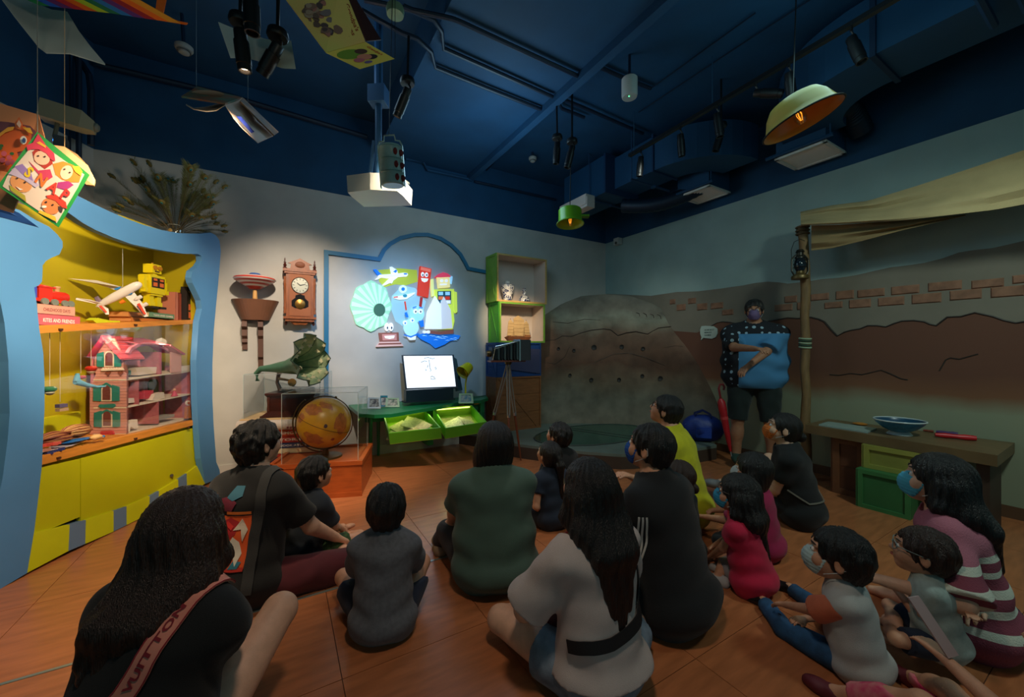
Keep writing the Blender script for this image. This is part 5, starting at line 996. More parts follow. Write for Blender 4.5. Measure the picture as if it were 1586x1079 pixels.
m=MB();m.sph(W1.w((t1[1]+t1[2])/2-.22,z4_+.012,CO-.12),(.05,.05,.02),12,6);tag(m.build('black_cap',BLK),'small black domed fitting on top of the crate tower','fitting')
def V1(x,y,d):return W1.W(x,y,CO-d)
PORC=mat('porcelain blue painted',(224,220,210),.2,noise=0,ns=26,rgb2=None)
def porcelain():
    m=bpy.data.materials.new('porcelain with blue painting');m.use_nodes=True;nt=m.node_tree;b=nt.nodes['Principled BSDF'];b.inputs['Roughness'].default_value=.15
    tc=nt.nodes.new('ShaderNodeTexCoord');n=nt.nodes.new('ShaderNodeTexNoise');n.inputs['Scale'].default_value=30;n.inputs['Detail'].default_value=4;n.inputs['Distortion'].default_value=1.5;nt.links.new(tc.outputs['Object'],n.inputs['Vector'])
    r=nt.nodes.new('ShaderNodeValToRGB');r.color_ramp.interpolation='CONSTANT';r.color_ramp.elements[0].color=(*srgb((226,222,212)),1);r.color_ramp.elements[1].position=.52;r.color_ramp.elements[1].color=(*srgb((40,52,96)),1);nt.links.new(n.outputs[0],r.inputs[0]);nt.links.new(r.outputs[0],b.inputs['Base Color']);return m
PORC=porcelain();zf=z1_+.020
p=V1(786,460,.14);p.z=zf;t=thing('porcelain_vase','tall shouldered blue and white vase at the left in the top crate','vase',p,'porcelain in the top crate');k=.275/.30
m=MB(Matrix.Translation(p));m.lathe([(r*k*1.05,z*k)for r,z in((.0,.0),(.062,0),(.058,.02),(.068,.10),(.088,.17),(.096,.215),(.090,.245),(.05,.262),(.032,.27),(.034,.29),(.04,.30),(.03,.302))],28);m.build('vase_body',PORC,t)
m=MB(Matrix.Translation(p));m.lathe([(.05,.262*k),(.034*k*1.1,.268*k),(.036*k*1.1,.292*k),(.042*k,.302*k)],20,caps=False);m.build('vase_neck',C3(226,220,208,rough=.2),t)
for i in range(14):a=i*2*PI/14;m=MB(Matrix.Translation(p));m.box((.0535*math.cos(a),.0535*math.sin(a),.02),(.006,.006,.025));m.build('foot_stripe',C3(50,56,84),t)
p=V1(812,462,.15);p.z=zf;t=thing('porcelain_bottle','low round blue and white bottle with slim neck in the top crate','vase',p,'porcelain in the top crate')
m=MB(Matrix.Translation(p));m.lathe([(r*.92,z*.92)for r,z in((0,0),(.085,0),(.092,.02),(.088,.05),(.06,.095),(.03,.12),(.025,.17),(.034,.18),(.030,.19),(.026,.21),(.03,.222))],26);m.build('bottle_body',PORC,t);m=MB(Matrix.Translation(p));m.lathe([(.024,.175),(.026,.180),(.022,.182)],18);m.build('rim',C3(180,150,90),t)
# model ship
p=V1(802,521,.13);p.z=z2_+.024;t=thing('model_ship','wooden model junk with three beige sails in the green crate','model ship',p);T=FR(p,W1.u,-W1.n)@Matrix.Scale(1.12,4);SL=mat('sail beige',(206,170,116),.8,noise=.08,ns=10);HU=mat('ship hull',(120,70,40),.5,noise=.15,ns=30)
m=MB(T);m.hexa([V((-.14,-.02,0)),V((.14,-.02,0)),V((.14,.02,0)),V((-.14,.02,0))],[V((-.17,-.045,.045)),V((.175,-.04,.05)),V((.175,.04,.05)),V((-.17,.045,.045))]);m.build('hull',HU,t);m=MB(T);m.box((.13,0,.06),(.07,.07,.03));m.box((0,0,.05),(.30,.085,.006));m.build('deck',C3(150,96,56),t);m=MB(T);m.box((0,0,-.008),(.3,.06,.014));m.build('display_base',C3(100,50,30),t)
for x,h_,w0,w1 in((-.105,.20,.05,.035),(.01,.25,.085,.075),(.12,.19,.05,.03)):
    m=MB(T);m.tube([(x,0,.04),(x,0,.07+h_)],.003,6);m.build('mast',HU,t)
    pts=[V((x-w0,-.012,.065)),V((x+w0,-.012,.06)),V((x+w1,-.012,.06+h_*.8)),V((x-w1*.2,-.012,.06+h_)),V((x-w1,-.012,.06+h_*.85))];m=MB(T);m.hexa(pts,[p_+V((0,.004,0))for p_ in pts]);s_=m.build('sail',SL,t)
    for k_ in range(1,5):zq=.065+h_*.18*k_;m=MB(T);m.box((x,-.0135,zq),(2*(w0+(w1-w0)*k_/5)*.96,.002,.003));m.build('batten',C3(170,130,84),s_)
# ---- plate camera on tripod
tb=at(788,705,4.30);tb.z=0;t=thing('plate_camera','antique folding plate camera with dark bellows on brown wooden tripod','camera',tb);ch=at(787,560,4.35)
TC=FR(ch,V((1,.35,0)),V((-.35,1,0)));m=MB(TC)
rd_y=C3(110,54,32,rough=.4);bel=C3(26,34,36,rough=.5);chm=mat('chrome',(190,196,196),.2,metal=.8)
m.box((-.02,0,.008),(.40,.15,.018));m.build('base_board',rd_y,t)
m=MB(TC)
m.box((.165,0,.13),(.12,.20,.23));m.build('rear_box',C3(60,58,60,rough=.3),t);m=MB(TC);m.box((.102,0,.13),(.012,.21,.24));m.build('rear_frame',chm,t);m=MB(TC);m.box((.228,0,.13),(.01,.19,.22));m.build('back_frame',BLK,t)
for i in range(8):
    x=.085-i*.034;h0=.21-i*.012
    m=MB(TC);a_=.018;m.hexa([V((x,-h0/2,.02)),V((x,h0/2,.02)),V((x,h0/2,.02+h0)),V((x,-h0/2,.02+h0))],[V((x-a_,-h0/2+.012,.032)),V((x-a_,h0/2-.012,.032)),V((x-a_,h0/2-.012,.008+h0)),V((x-a_,-h0/2+.012,.008+h0))]);m.build('bellows_fold',bel if i%2 else C3(70,90,90,rough=.4),t)
m=MB(TC);m.box((-.195,0,.08),(.016,.13,.16));m.build('lens_board',bel,t);m=MB(TC@Matrix.Translation((-.2,0,.09))@Euler((0,R(-90),0)).to_matrix().to_4x4());m.lathe([(0,0),(.035,0),(.035,.03),(.03,.05),(0,.05)],18);m.build('lens',BRS,t)
m=MB(TC);m.tube([(-.2,-.075,.02),(-.17,-.078,.17),(.10,-.105,.23)],.004,5);m.build('strut',chm,t)
m=MB(TC);m.lathe([(.03,-.03),(.04,-.02),(.04,0),(0,0)],14,Matrix.Translation((0,0,0)));m.build('tripod_head',BRS,t)
hp_=TC@V((0,0,-.025))
for ft_ in(V((-.34,4.42,0)),V((.10,4.36,0)),V((-.03,4.12,0))):
    mid=hp_.lerp(ft_,.52);m=MB();sdx=V((.015,.004,0));m.tube([hp_-sdx,mid-sdx*.8],.008,6);m.tube([hp_+sdx,mid+sdx*.8],.008,6);lg=m.build('leg',C3(150,140,130,rough=.3,metal=.4),t);m=MB();m.tube([mid,hp_.lerp(ft_,.8),ft_],[.013,.012,.007],8);m.build('lower_leg',rd_y,lg);m=MB();m.tube([mid+V((0,0,.015)),mid-V((0,0,.015))],.018,10);m.build('clamp',chm,lg)
# ---- painted rock panel in the corner
def rock_mat():
    m=bpy.data.materials.new('painted rock');m.use_nodes=True;nt=m.node_tree;b=nt.nodes['Principled BSDF'];b.inputs['Roughness'].default_value=.85
    tc=nt.nodes.new('ShaderNodeTexCoord');sx=nt.nodes.new('ShaderNodeSeparateXYZ');nt.links.new(tc.outputs['Object'],sx.inputs[0])
    n=nt.nodes.new('ShaderNodeTexNoise');n.inputs['Scale'].default_value=1.6;n.inputs['Detail'].default_value=6;nt.links.new(tc.outputs['Object'],n.inputs['Vector'])
    ma=nt.nodes.new('ShaderNodeMath');ma.operation='MULTIPLY_ADD';ma.inputs[1].default_value=.55;nt.links.new(n.outputs[0],ma.inputs[0]);nt.links.new(sx.outputs['Z'],ma.inputs[2])
    r=nt.nodes.new('ShaderNodeValToRGB');e=r.color_ramp.elements;mr=nt.nodes.new('ShaderNodeMapRange');mr.inputs[1].default_value=.3;mr.inputs[2].default_value=2.2;nt.links.new(ma.outputs[0],mr.inputs[0]);nt.links.new(mr.outputs[0],r.inputs[0])
    stops=[(0,(128,118,102)),(.17,(112,108,94)),(.30,(104,90,72)),(.42,(84,58,42)),(.55,(98,72,56)),(.66,(104,82,66)),(.80,(130,130,114)),(.86,(110,104,92)),(1,(96,96,88))]
    e[0].position,e[0].color=0,(*srgb(stops[0][1]),1);e[1].position,e[1].color=1,(*srgb(stops[-1][1]),1)
    for p,c in stops[1:-1]:q=e.new(p);q.color=(*srgb(c),1)
    n2=nt.nodes.new('ShaderNodeTexNoise');n2.inputs['Scale'].default_value=5;n2.inputs['Detail'].default_value=6;mx=nt.nodes.new('ShaderNodeMix');mx.data_type='RGBA';mx.blend_type='OVERLAY';mx.inputs[0].default_value=.7
    nt.links.new(tc.outputs['Object'],n2.inputs['Vector']);nt.links.new(r.outputs[0],mx.inputs[6]);nt.links.new(n2.outputs[0],mx.inputs[7]);nt.links.new(mx.outputs[2],b.inputs['Base Color'])
    bp=nt.nodes.new('ShaderNodeBump');bp.inputs['Strength'].default_value=.4;bp.inputs['Distance'].default_value=.02;nt.links.new(n2.outputs[0],bp.inputs['Height']);nt.links.new(bp.outputs[0],b.inputs['Normal']);return m
ROCK=rock_mat();rk=thing('rock_panel','large painted rock dome panel with small round holes in the corner','panel',V((1.4,5.3,zs)))
KX=[836,870,901,939,975,1010,1035,1060,1073,1085,1093,1100,1107,1114,1117];KY=[5.70,5.70,5.68,5.64,5.55,5.42,5.30,5.14,5.06,4.98,4.92,4.87,4.82,4.76,4.72];KT=[492,470,457.5,454,457,469,483,493,500,515,535,553,576,610,660]
def rk_b(x):
    Y=float(np.interp(x,KX,KY));return V(((x-CX)/F*Y,Y,zs))
def rk_p(x,v): # v 0 floor .. 1 top
    b_=rk_b(x);Y=b_.y;yt=float(np.interp(x,KX,KT));zt_=H-(yt-CY)/F*(Y+.10);z=zs+(zt_-zs)*v
    lean=.16*v*v+.02*math.sin(x*.05+v*5)+.015*math.sin(v*13+x*.02)-.10*math.sin(v*PI)**1.0*.5
    return V(((x-CX)/F*(Y+lean),Y+lean,z+.0))
xs=list(np.linspace(836,1100,34))+[1104,1107,1110,1113,1117];nv=26;vs=[];fs=[]
for x in xs:
    for j in range(nv+1):vs.append(rk_p(x,j/nv))
nx=len(xs);k0=len(vs)
for x in xs:
    for j in range(nv+1):p_=rk_p(x,j/nv);vs.append(p_+V((p_.x*.02,.09,0)))
for i in range(nx-1):
    for j in range(nv):
        a=i*(nv+1)+j;fs+=[(a,a+nv+1,a+nv+2,a+1),(k0+a,k0+a+1,k0+a+nv+2,k0+a+nv+1)]
    a=i*(nv+1)+nv;fs.append((a,a+nv+1,k0+a+nv+1,k0+a));a=i*(nv+1);fs.append((a,k0+a,k0+a+nv+1,a+nv+1))
for j in range(nv):fs.append((j,j+1,k0+j+1,k0+j));a=(nx-1)*(nv+1)+j;fs.append((a,k0+a,k0+a+1,a+1))
m=MB();m.add(vs,fs);ro=m.build('rock_surface',ROCK,rk,smooth=True)
def rk_at(px_,py_,out=.0):
    for k_ in range(1,200):
        v=k_/200;p_=rk_p(px_,v);y_=CY-(p_.z-H)/p_.y*F
        if y_<=py_:return p_-V((p_.x,p_.y,0)).normalized()*out
    return rk_p(px_,1)
for x,y,r_ in((865,540,.022),(889,543,.022),(920,538,.036),(963,537,.030),(996,540,.026),(883,581,.022),(916,588,.026),(959,588,.026),(995,582,.024),(1023,586,.030)):
    p_=rk_at(x,y,.010);d_=V((-p_.x,-p_.y,0)).normalized();m=MB(Matrix.Translation(p_)@d_.to_track_quat('Z','Y').to_matrix().to_4x4());m.lathe([(0,.002),(r_*.8,.003),(r_,.006),(r_*1.1,-.02)],16,caps=False);m.build('peep_hole',C3(24,18,14),rk)  # raised dark disc, the shade inside the hole put into its colour
def crack(l,r_=.006,nm='painted_crack',c_=(60,44,34)):
    m=MB();m.tube([rk_at(x,y,.002)for x,y in l],[r_*(.4+.6*math.sin(PI*(i+.5)/len(l)))for i in range(len(l))],5);m.build(nm,C3(*c_),rk)
crack([(842,528),(860,526),(871,520),(885,521),(900,516),(915,512),(935,510),(946,511),(957,520),(970,516),(985,514),(1003,518),(1020,508),(1040,506),(1060,508),(1076,511)],.008)
crack([(905,572),(925,560),(950,549),(975,547),(1000,554),(1030,566)],.004);crack([(843,560),(860,564),(875,553),(882,537)],.004);crack([(1028,539),(1045,536),(1058,537)],.003);crack([(856,499),(880,501),(905,495),(930,496)],.004)
for i in range(9):x=985+i*11;crack([(x,484+i*1.2),(x+5,486+i*1.2),(x+6,490+i*1.2)],.006,'painted_brick_mark')
m=MB();q=[rk_at(x,y,.005)for x,y in((843,505),(890,500),(940,498),(1000,498),(1060,503),(1076,508),(1060,506),(1040,503),(1018,505),(1003,515),(985,511),(970,513),(957,517),(946,508),(915,509),(885,518),(860,521),(843,524))]
# ---- bag, umbrella, sign
BAG=mat('bag royal blue',(20,50,130),.5,noise=.15,ns=12,bump=.3,bs=40);bp_=at(1088,677,4.62);bp_.z=zs;t=thing('duffel_bag','royal blue duffel bag lying on the stage','bag',bp_);T=TR(bp_,R(-20))
m=MB(T);m.sph((0,0,.15),(.22,.13,.16),22,14);o=m.build('bag_body',BAG,t)
for v in o.data.vertices:
    x,y,z=v.co;k_=1+.12*math.sin(x*22)*math.cos(z*30);v.co=(math.copysign(abs(x/.22)**.7*.22,x),y*k_,max(z,.0))
m=MB(T)
for q_ in(-1,1):m=MB(T);m.tube([(-.09,.06*q_,.24),(-.08,.05*q_,.32),(0,.03*q_,.36),(.08,.05*q_,.32),(.09,.06*q_,.24)],.010,6);m.build('handle',C3(14,34,96),t)
m=MB(T);m.box((.0,-.122,.12),(.16,.03,.12));m.build('front_pocket',C3(24,60,150),t);m=MB(T);m.box((-.17,-.06,.19),(.04,.01,.015));m.build('label_patch',C3(200,210,214),t)
u0=at(1113,601,4.08);u1=hz(1131,712,.0);u1=V((u1.x,4.02,.03));u1=at(1133,706,4.05);u1.z=max(u1.z,.02);t=thing('umbrella','closed red umbrella with hooked handle held by the standing man','umbrella',u1)
ax_=(u1-u0).normalized();m=MB();m.tube([u0+V((.05,0,-.02)),u0+V((.06,0,.01)),u0+V((.045,0,.04)),u0+V((.015,0,.04)),u0,u0+ax_*.12],.011,8);m.build('handle',C3(120,20,26,rough=.3),t)
RU=mat('umbrella red',(176,24,34),.45,bump=.3,bs=30);m=MB();L_=(u1-u0).length;m.tube([u0+ax_*L_*q_ for q_ in(.15,.2,.3,.45,.6,.8,.93)],[.014,.036,.040,.034,.030,.022,.010],10);o=m.build('folded_canopy',RU,t)
m=MB();m.tube([u0+ax_*L_*.9,u1],.006,6);m.build('tip',C3(160,160,160,metal=.6),t);m=MB();m.tube([u0+ax_*L_*.42,u0+ax_*L_*.46],.037,10);m.build('strap',C3(196,60,60),t)
m=MB();sg_=[(1086,510),(1088,505),(1094,504.5),(1106,505),(1112,509),(1113,516),(1110,522),(1104,524.5),(1091,523),(1087,527),(1088,522),(1086,517)];m.pp(W2,sg_,.0,.006,.022);o=m.build('speech_bubble_sign',C3(176,190,180));
m=MB();
for i,(tx,w_)in enumerate((('ASK ME ABOUT',.13),('MEMORY',.10),('GAMES',.09))):
    a_,b_=W2.px(1091,512+i*4.0,.022);put_text(m,tx,lambda u,v:W2.w(a_+u,b_+v,.0235),w_,.018)
tx_=m.build('lettering',C3(50,66,60));tag(o,'small white speech bubble sign on the wall beside the rock panel','sign');tx_.parent=o;tx_.matrix_parent_inverse=Matrix.Translation(-V(o.location))
# ---- mural on the right wall: painted layers and bricks in low relief
def wallp(name,pxs,d,mt,th=.003):m=MB();m.pp(W2,pxs,0,d,d+th);return m.build(name,mt,wall_right,smooth=False)
M1=mat('mural hill grey green',(124,116,102),.85,noise=.08,ns=3);
def mural_low():
    m=bpy.data.materials.new('mural brown');m.use_nodes=True;nt=m.node_tree;b=nt.nodes['Principled BSDF'];b.inputs['Roughness'].default_value=.85
    tc=nt.nodes.new('ShaderNodeTexCoord');sx=nt.nodes.new('ShaderNodeSeparateXYZ');nt.links.new(tc.outputs['Object'],sx.inputs[0]);n=nt.nodes.new('ShaderNodeTexNoise');n.inputs['Scale'].default_value=1.2;n.inputs['Detail'].default_value=4;nt.links.new(tc.outputs['Object'],n.inputs['Vector'])
    ma=nt.nodes.new('ShaderNodeMath');ma.operation='MULTIPLY_ADD';ma.inputs[1].default_value=.30;nt.links.new(n.outputs[0],ma.inputs[0]);nt.links.new(sx.outputs['Z'],ma.inputs[2])
    r=nt.nodes.new('ShaderNodeValToRGB');e=r.color_ramp.elements;mr=nt.nodes.new('ShaderNodeMapRange');mr.inputs[1].default_value=.6;mr.inputs[2].default_value=1.6;nt.links.new(ma.outputs[0],mr.inputs[0]);nt.links.new(mr.outputs[0],r.inputs[0])
    e[0].position,e[0].color=.30,(*srgb((142,146,120)),1);e[1].position,e[1].color=.62,(*srgb((104,66,50)),1);q=e.new(.44);q.color=(*srgb((124,82,56)),1);nt.links.new(r.outputs[0],b.inputs['Base Color']);return m
ML=mural_low()
L1=[(941,455),(987,457),(1008,458),(1049,452),(1080,451),(1115,447),(1135,444),(1150,442),(1170,438),(1189,436),(1205,437),(1221,439),(1250,436),(1274,432),(1300,430),(1326,426),(1352,420),(1379,414),(1405,411),(1432,407),(1460,400),(1485,391),(1510,387),(1538,384),(1560,379),(1586,373),(1700,350)]
wallp('painted_hill',L1+[(1700,1000),(941,680)],.001,M1)
L2=[(941,520),(1040,512),(1080,515),(1101,505),(1110,500),(1119,498),(1130,499),(1140,501),(1175,500),(1203,495),(1220,492),(1235,493),(1256,491),(1268,494),(1277,498),(1287,510),(1297,520),(1308,514),(1319,511),(1332,509),(1344,504),(1358,504),(1372,506),(1384,501),(1397,497),(1415,496),(1432,498),(1441,502),(1450,504),(1458,498),(1467,491),(1488,490),(1510,484),(1524,487),(1538,490),(1555,496),(1573,500),(1586,498),(1700,480)]
wallp('painted_mountain',L2+[(1700,1010),(941,680)],.0042,ML)
m=MB();m.tube([W2.W(x,y,.008)for x,y in L2[3:]],.007,5);m.build('painted_outline',C3(50,40,34),wall_right)
for l in([(1285,580),(1300,581),(1318,578),(1335,580),(1352,576),(1365,573),(1378,578),(1395,586),(1406,588)],[(1455,574),(1465,557),(1472,554),(1486,556),(1500,552),(1515,548)]):m=MB();m.tube([W2.W(x,y,.008)for x,y in l],.005,5);m.build('painted_crack',C3(44,36,30),wall_right)
BK=mat('mural brick',(136,96,74),.8,noise=.2,ns=14)
BR=[(610,690,312,350),(705,825,305,340),(853,978,290,328),(1015,1165,272,312),(1205,1350,262,300),(1385,1480,242,280),(560,640,362,390),(668,765,350,388),(795,912,340,378),(943,1075,325,368),(1110,1252,308,352),(1290,1440,293,340),(500,580,325,355),(385,440,335,365),(440,500,362,396),(340,420,372,402),(60,115,365,392),(0,45,368,398),(-40,-5,345,370),(-90,-50,372,400),(-120,-95,350,372),(110,160,395,420)]
bme={}
for x0,x1,y0,y1 in BR:
    ax0,ay0,ax1,ay1=1080+x0*.3521,340+y0*.3521,1080+x1*.3521,340+y1*.3521;cxm=(ax0+ax1)/2
    a0=W2.px(ax0,400)[0];a1=W2.px(ax1,400)[0];zt_=W2.px(cxm,ay0)[1];zb_=W2.px(cxm,ay1)[1];hh=min(abs(zt_-zb_),.14)/2;zc=(zt_+zb_)/2;b_=.008
    m=MB();m.hexa([W2.w(a,z,.004)for a,z in((a0,zc-hh),(a1,zc-hh),(a1,zc+hh),(a0,zc+hh))],[W2.w(a,z,.014)for a,z in((a0+b_,zc-hh+b_),(a1-b_,zc-hh+b_),(a1-b_,zc+hh-b_),(a0+b_,zc+hh-b_))]);m.build('brick',BK,wall_right,smooth=False)
# ---- pole, lantern, canopy
PO=mat('pole wood',(120,92,56),.7,noise=.2,ns=10,stretch=(3,3,.7));off=.32
pl=[(1243,352),(1245,380),(1246,410),(1248,450),(1246,490),(1248,530),(1246,570),(1249,610),(1247,650),(1249,690)]
pts_=[W2.W(x,y,off)for x,y in pl];pb=V(pts_[-1]);pb.z=0.0;t=thing('wooden_pole','crooked wooden pole standing before the right wall, carrying the canvas','pole',pb)
m=MB();m.tube(pts_+[pb],[.040,.038,.042,.04,.036,.04,.038,.036,.040,.042,.044],12);m.build('pole_trunk',PO,t)
for i in range(5):m=MB();c_=W2.W(1247,524+i*3.4,off);m.tube([c_+V((.046*math.cos(a),.046*math.sin(a),.006*math.sin(a)))for a in[2*PI*k/12 for k in range(12)]],.008,6,closed=True);m.build('rope_loop',C3(150,170,140)if i%2==0 else C3(40,70,54),t)
for i in range(3):m=MB();c_=W2.W(1243,352+i*5,off);m.tube([c_+V((.05*math.cos(a),.05*math.sin(a),.0))for a in[2*PI*k/12 for k in range(12)]],.010,6,closed=True);m.build('rope_loop',C3(96,72,44),t)
CV=mat('canvas',(172,152,108),.85,noise=.12,ns=3,bump=.3,bs=200)
def sheet(name,top,bot,offt,offb,wave,label,mt,nseg=40,nr=14,th=.006,seed=0):
    m=MB();vs=[]
    for i in range(nseg+1):
        u=i/nseg;tx,ty=np.interp(u*(len(top)-1),range(len(top)),[p[0]for p in top]),np.interp(u*(len(top)-1),range(len(top)),[p[1]for p in top]);bx,by=np.interp(u*(len(bot)-1),range(len(bot)),[p[0]for p in bot]),np.interp(u*(len(bot)-1),range(len(bot)),[p[1]for p in bot])
        for j in range(nr+1):
            v=j/nr;o_=offt+(offb-offt)*v+wave*math.sin(v*9+u*3+seed)+wave*.5*math.sin(v*17-u*5+seed);vs.append(W2.W(tx+(bx-tx)*v,ty+(by-ty)*v,o_))
    k_=len(vs);vs+=[p+W2.n*th for p in vs];n1=nr+1;fs=[]
    for i in range(nseg):
        for j in range(nr):a=i*n1+j;fs+=[(a,a+1,a+n1+1,a+n1),(k_+a,k_+a+n1,k_+a+n1+1,k_+a+1)]
        a=i*n1;fs+=[(a,a+n1,k_+a+n1,k_+a)];a+=nr;fs+=[(a,k_+a,k_+a+n1,a+n1)]
    for j in range(nr):fs+=[(j,k_+j,k_+j+1,j+1)];a=nseg*n1+j;fs+=[(a,a+1,k_+a+1,k_+a)]
    m.add(vs,fs);return m.build(name,mt,None,smooth=True)
o=sheet('canvas_awning',[(1240,328),(1288,318),(1345,311),(1420,288),(1500,262),(1600,228),(1700,190)],[(1241,349),(1300,347),(1400,341),(1480,332),(1540,325),(1600,314),(1700,300)],.30,.46,.022,'',CV);tag(o,'beige canvas awning draped from the pole along the right wall','awning')
o=sheet('canvas_flap',[(1257,349),(1300,348),(1350,345),(1420,340),(1495,332)],[(1257,388),(1290,384),(1340,372),(1400,356),(1496,334)],.34,.38,.018,'',mat('canvas brown',(140,116,76),.85,noise=.15,ns=3),seed=2);tag(o,'darker canvas flap hanging below the awning beside the pole','awning')
lc=W2.W(1239,432,.42);t=thing('hurricane_lantern','old dark hurricane lantern hanging on the wooden pole','lantern',lc);LM=mat('lantern metal',(52,48,40),.4,metal=.6);k=.92
M0=Matrix.Translation(lc)@Matrix.Scale(k,4)
m=MB(M0);m.lathe([(0,0),(.075,0),(.078,.02),(.072,.035),(.05,.045),(.035,.06),(.035,.08)],22);m.build('oil_tank',mat('lantern brass',(104,84,46),.4,metal=.5),t);m=MB(M0);m.lathe([(.035,.085),(.052,.12),(.055,.15),(.045,.19),(.036,.21)],20,caps=False);m.build('glass_globe',C3(26,36,44,rough=.08),t)
m=MB(M0);m.lathe([(.045,.21),(.045,.225),(.03,.24),(.03,.27),(.04,.275),(.028,.30),(0,.30)],18);m.build('chimney',LM,t)
for q_ in(-1,1):m=MB(M0);m.tube([(.06*q_,0,.04),(.085*q_,0,.08),(.085*q_,0,.20),(.05*q_,0,.24),(.03*q_,0,.25)],.008,6);m.build('side_tube',LM,t)
m=MB(M0);m.tube([(-.085,0,.20),(-.09,0,.30),(-.06,0,.38),(0,0,.41),(.05,0,.39)],.003,5);m.build('bail_handle',LM,t);m=MB(M0)
for z_ in(.12,.155,.19):m.tube([(.058*math.cos(a),.058*math.sin(a),z_)for a in[2*PI*i/14 for i in range(14)]],.002,4,closed=True)
m.build('globe_guard',LM,t)
# ---- counter table on crates
TT_=.56;tf=[hz(1247,657,TT_),hz(1545,705,TT_),hz(1574,684,TT_),hz(1292,646.5,TT_)]
tf[2]=onr=W2.w((tf[2]-CORN).dot(W2.u),TT_,.015);tf[3]=W2.w((tf[3]-CORN).dot(W2.u),TT_,.015)
t=thing('counter_table','thick brown counter top along the right wall resting on crates','table',(tf[0]+tf[2])/2-V((0,0,TT_)))
m=MB();m.hexa([p-V((0,0,.075))for p in tf],tf);m.build('counter_top',mat('counter wood',(110,88,58),.45,noise=.12,ns=4,stretch=(3,1,1)),t)
c0=tf[1]-V((0,0,.075));dR=(tf[2]-tf[1]).normalized();m=MB();b0=tf[1]-W2.u*.10;m.hexa([V((p.x,p.y,0))for p in(b0-W2.n*.06,b0+W2.u*.06-W2.n*.06,b0+W2.u*.06-W2.n*.40,b0-W2.n*.40)],[V((p.x,p.y,TT_-.076))for p in(b0-W2.n*.06,b0+W2.u*.06-W2.n*.06,b0+W2.u*.06-W2.n*.40,b0-W2.n*.40)]);m.build('end_panel',C3(60,44,32),t)
crate(1289,680,1339,772,'dark brown crate under the left end of the counter',mat('crate dark brown',(92,52,30),.6,noise=.15,ns=8),mat('crate brown edge',(110,66,38),.6,noise=.15,ns=8),None,zfix=(.0,TT_-.077),plane=W2,off=.50,dep=.42,diag=False,rim=.05,boards=2,group='crates under the counter')
zq=W2.px(1350,730,.70)[1]
crate(1328,729,1410,810,'dull green crate standing on the floor under the counter',mat('crate dull green',(52,110,60),.6,noise=.1,ns=5),mat('crate dull green edge',(62,122,66),.6,noise=.1,ns=5),None,zfix=(0.0,zq),plane=W2,off=.70,dep=.55,diag=False,rim=.03,boards=1,group='crates under the counter')
crate(1337,690,1450,730,'olive yellow crate lying on the green crate under the counter',mat('crate olive yellow',(140,138,60),.6,noise=.1,ns=5),mat('crate olive edge',(152,150,66),.6,noise=.1,ns=5),None,zfix=(zq+.002,TT_-.077),plane=W2,off=.62,dep=.48,diag=False,rim=.035,boards=1,group='crates under the counter')
def tt(x,y):p_=hz(x,y,TT_);p_.z=TT_+.001;return p_
m=MB();m.hexa([tt(1268,659),tt(1344,671),tt(1358,665),tt(1283,654.5)],[p_+V((0,0,.012))for p_ in(tt(1268,659),tt(1344,671),tt(1358,665),tt(1283,654.5))]);tag(m.build('clear_board',mat('pale board',(150,170,166),.2)),'pale flat board lying at the left end of the counter','board')
p_=tt(1332,658);m=MB(Matrix.Translation(p_));m.lathe([(.03,0),(.05,.008),(.052,.014),(.03,.02),(0,.022)],16);tag(m.build('small_dish',C3(190,120,40)),'small orange dish behind the pale board','dish')
p_=tt(1393,673);t=thing('enamel_bowl','wide blue and white patterned bowl on a white foot on the counter','bowl',p_);M0=Matrix.Translation(p_)
BL=mat('bowl blue pattern',(34,110,150),.3,noise=.0,ns=30,rgb2=(60,140,176));m=MB(M0);m.lathe([(.05,.026),(.10,.05),(.145,.095),(.155,.115)],32,caps=False);m.build('bowl_body',BL,t);m=MB(M0);m.lathe([(.149,.113),(.139,.094),(.09,.055),(0,.036)],32,caps=False);m.build('bowl_inside',C3(30,70,96,rough=.3),t)
m=MB(M0);m.tube([(.154*math.cos(a),.154*math.sin(a),.116)for a in[2*PI*i/32 for i in range(32)]],.006,6,closed=True);m.build('rim',C3(196,206,206,rough=.2),t);m=MB(M0);m.lathe([(.075,0),(.078,.005),(.06,.025),(.05,.03)],26);m.build('bowl_foot',C3(190,200,200,rough=.2),t)
for(a_,b_,r_,c_,lb,z_)in(((1448,677),(1512,683),.020,(200,30,36),'red handled toy tool lying on the counter',.02),((1450,671),(1484,675),.014,(80,50,100),'purple stick on the counter behind the red tool',.014),((1485,674),(1512,670),.012,(170,140,90),'short wooden stick crossing the purple one',.034),((1430,668),(1446,670),.010,(130,60,40),'thin brown brush beside the bowl',.010)):
    P_=[tt(*a_)+V((0,0,z_)),tt((a_[0]+b_[0])/2,(a_[1]+b_[1])/2)+V((0,0,z_)),tt(*b_)+V((0,0,z_))];m=MB();m.tube([P_[0],P_[0].lerp(P_[1],.5),P_[1],P_[1].lerp(P_[2],.5),P_[2]],[r_*.7,r_,r_*.8,r_*1.1,r_*.9],10);tag(m.build('toy_tool',C3(*c_,rough=.4)),lb,'tool')
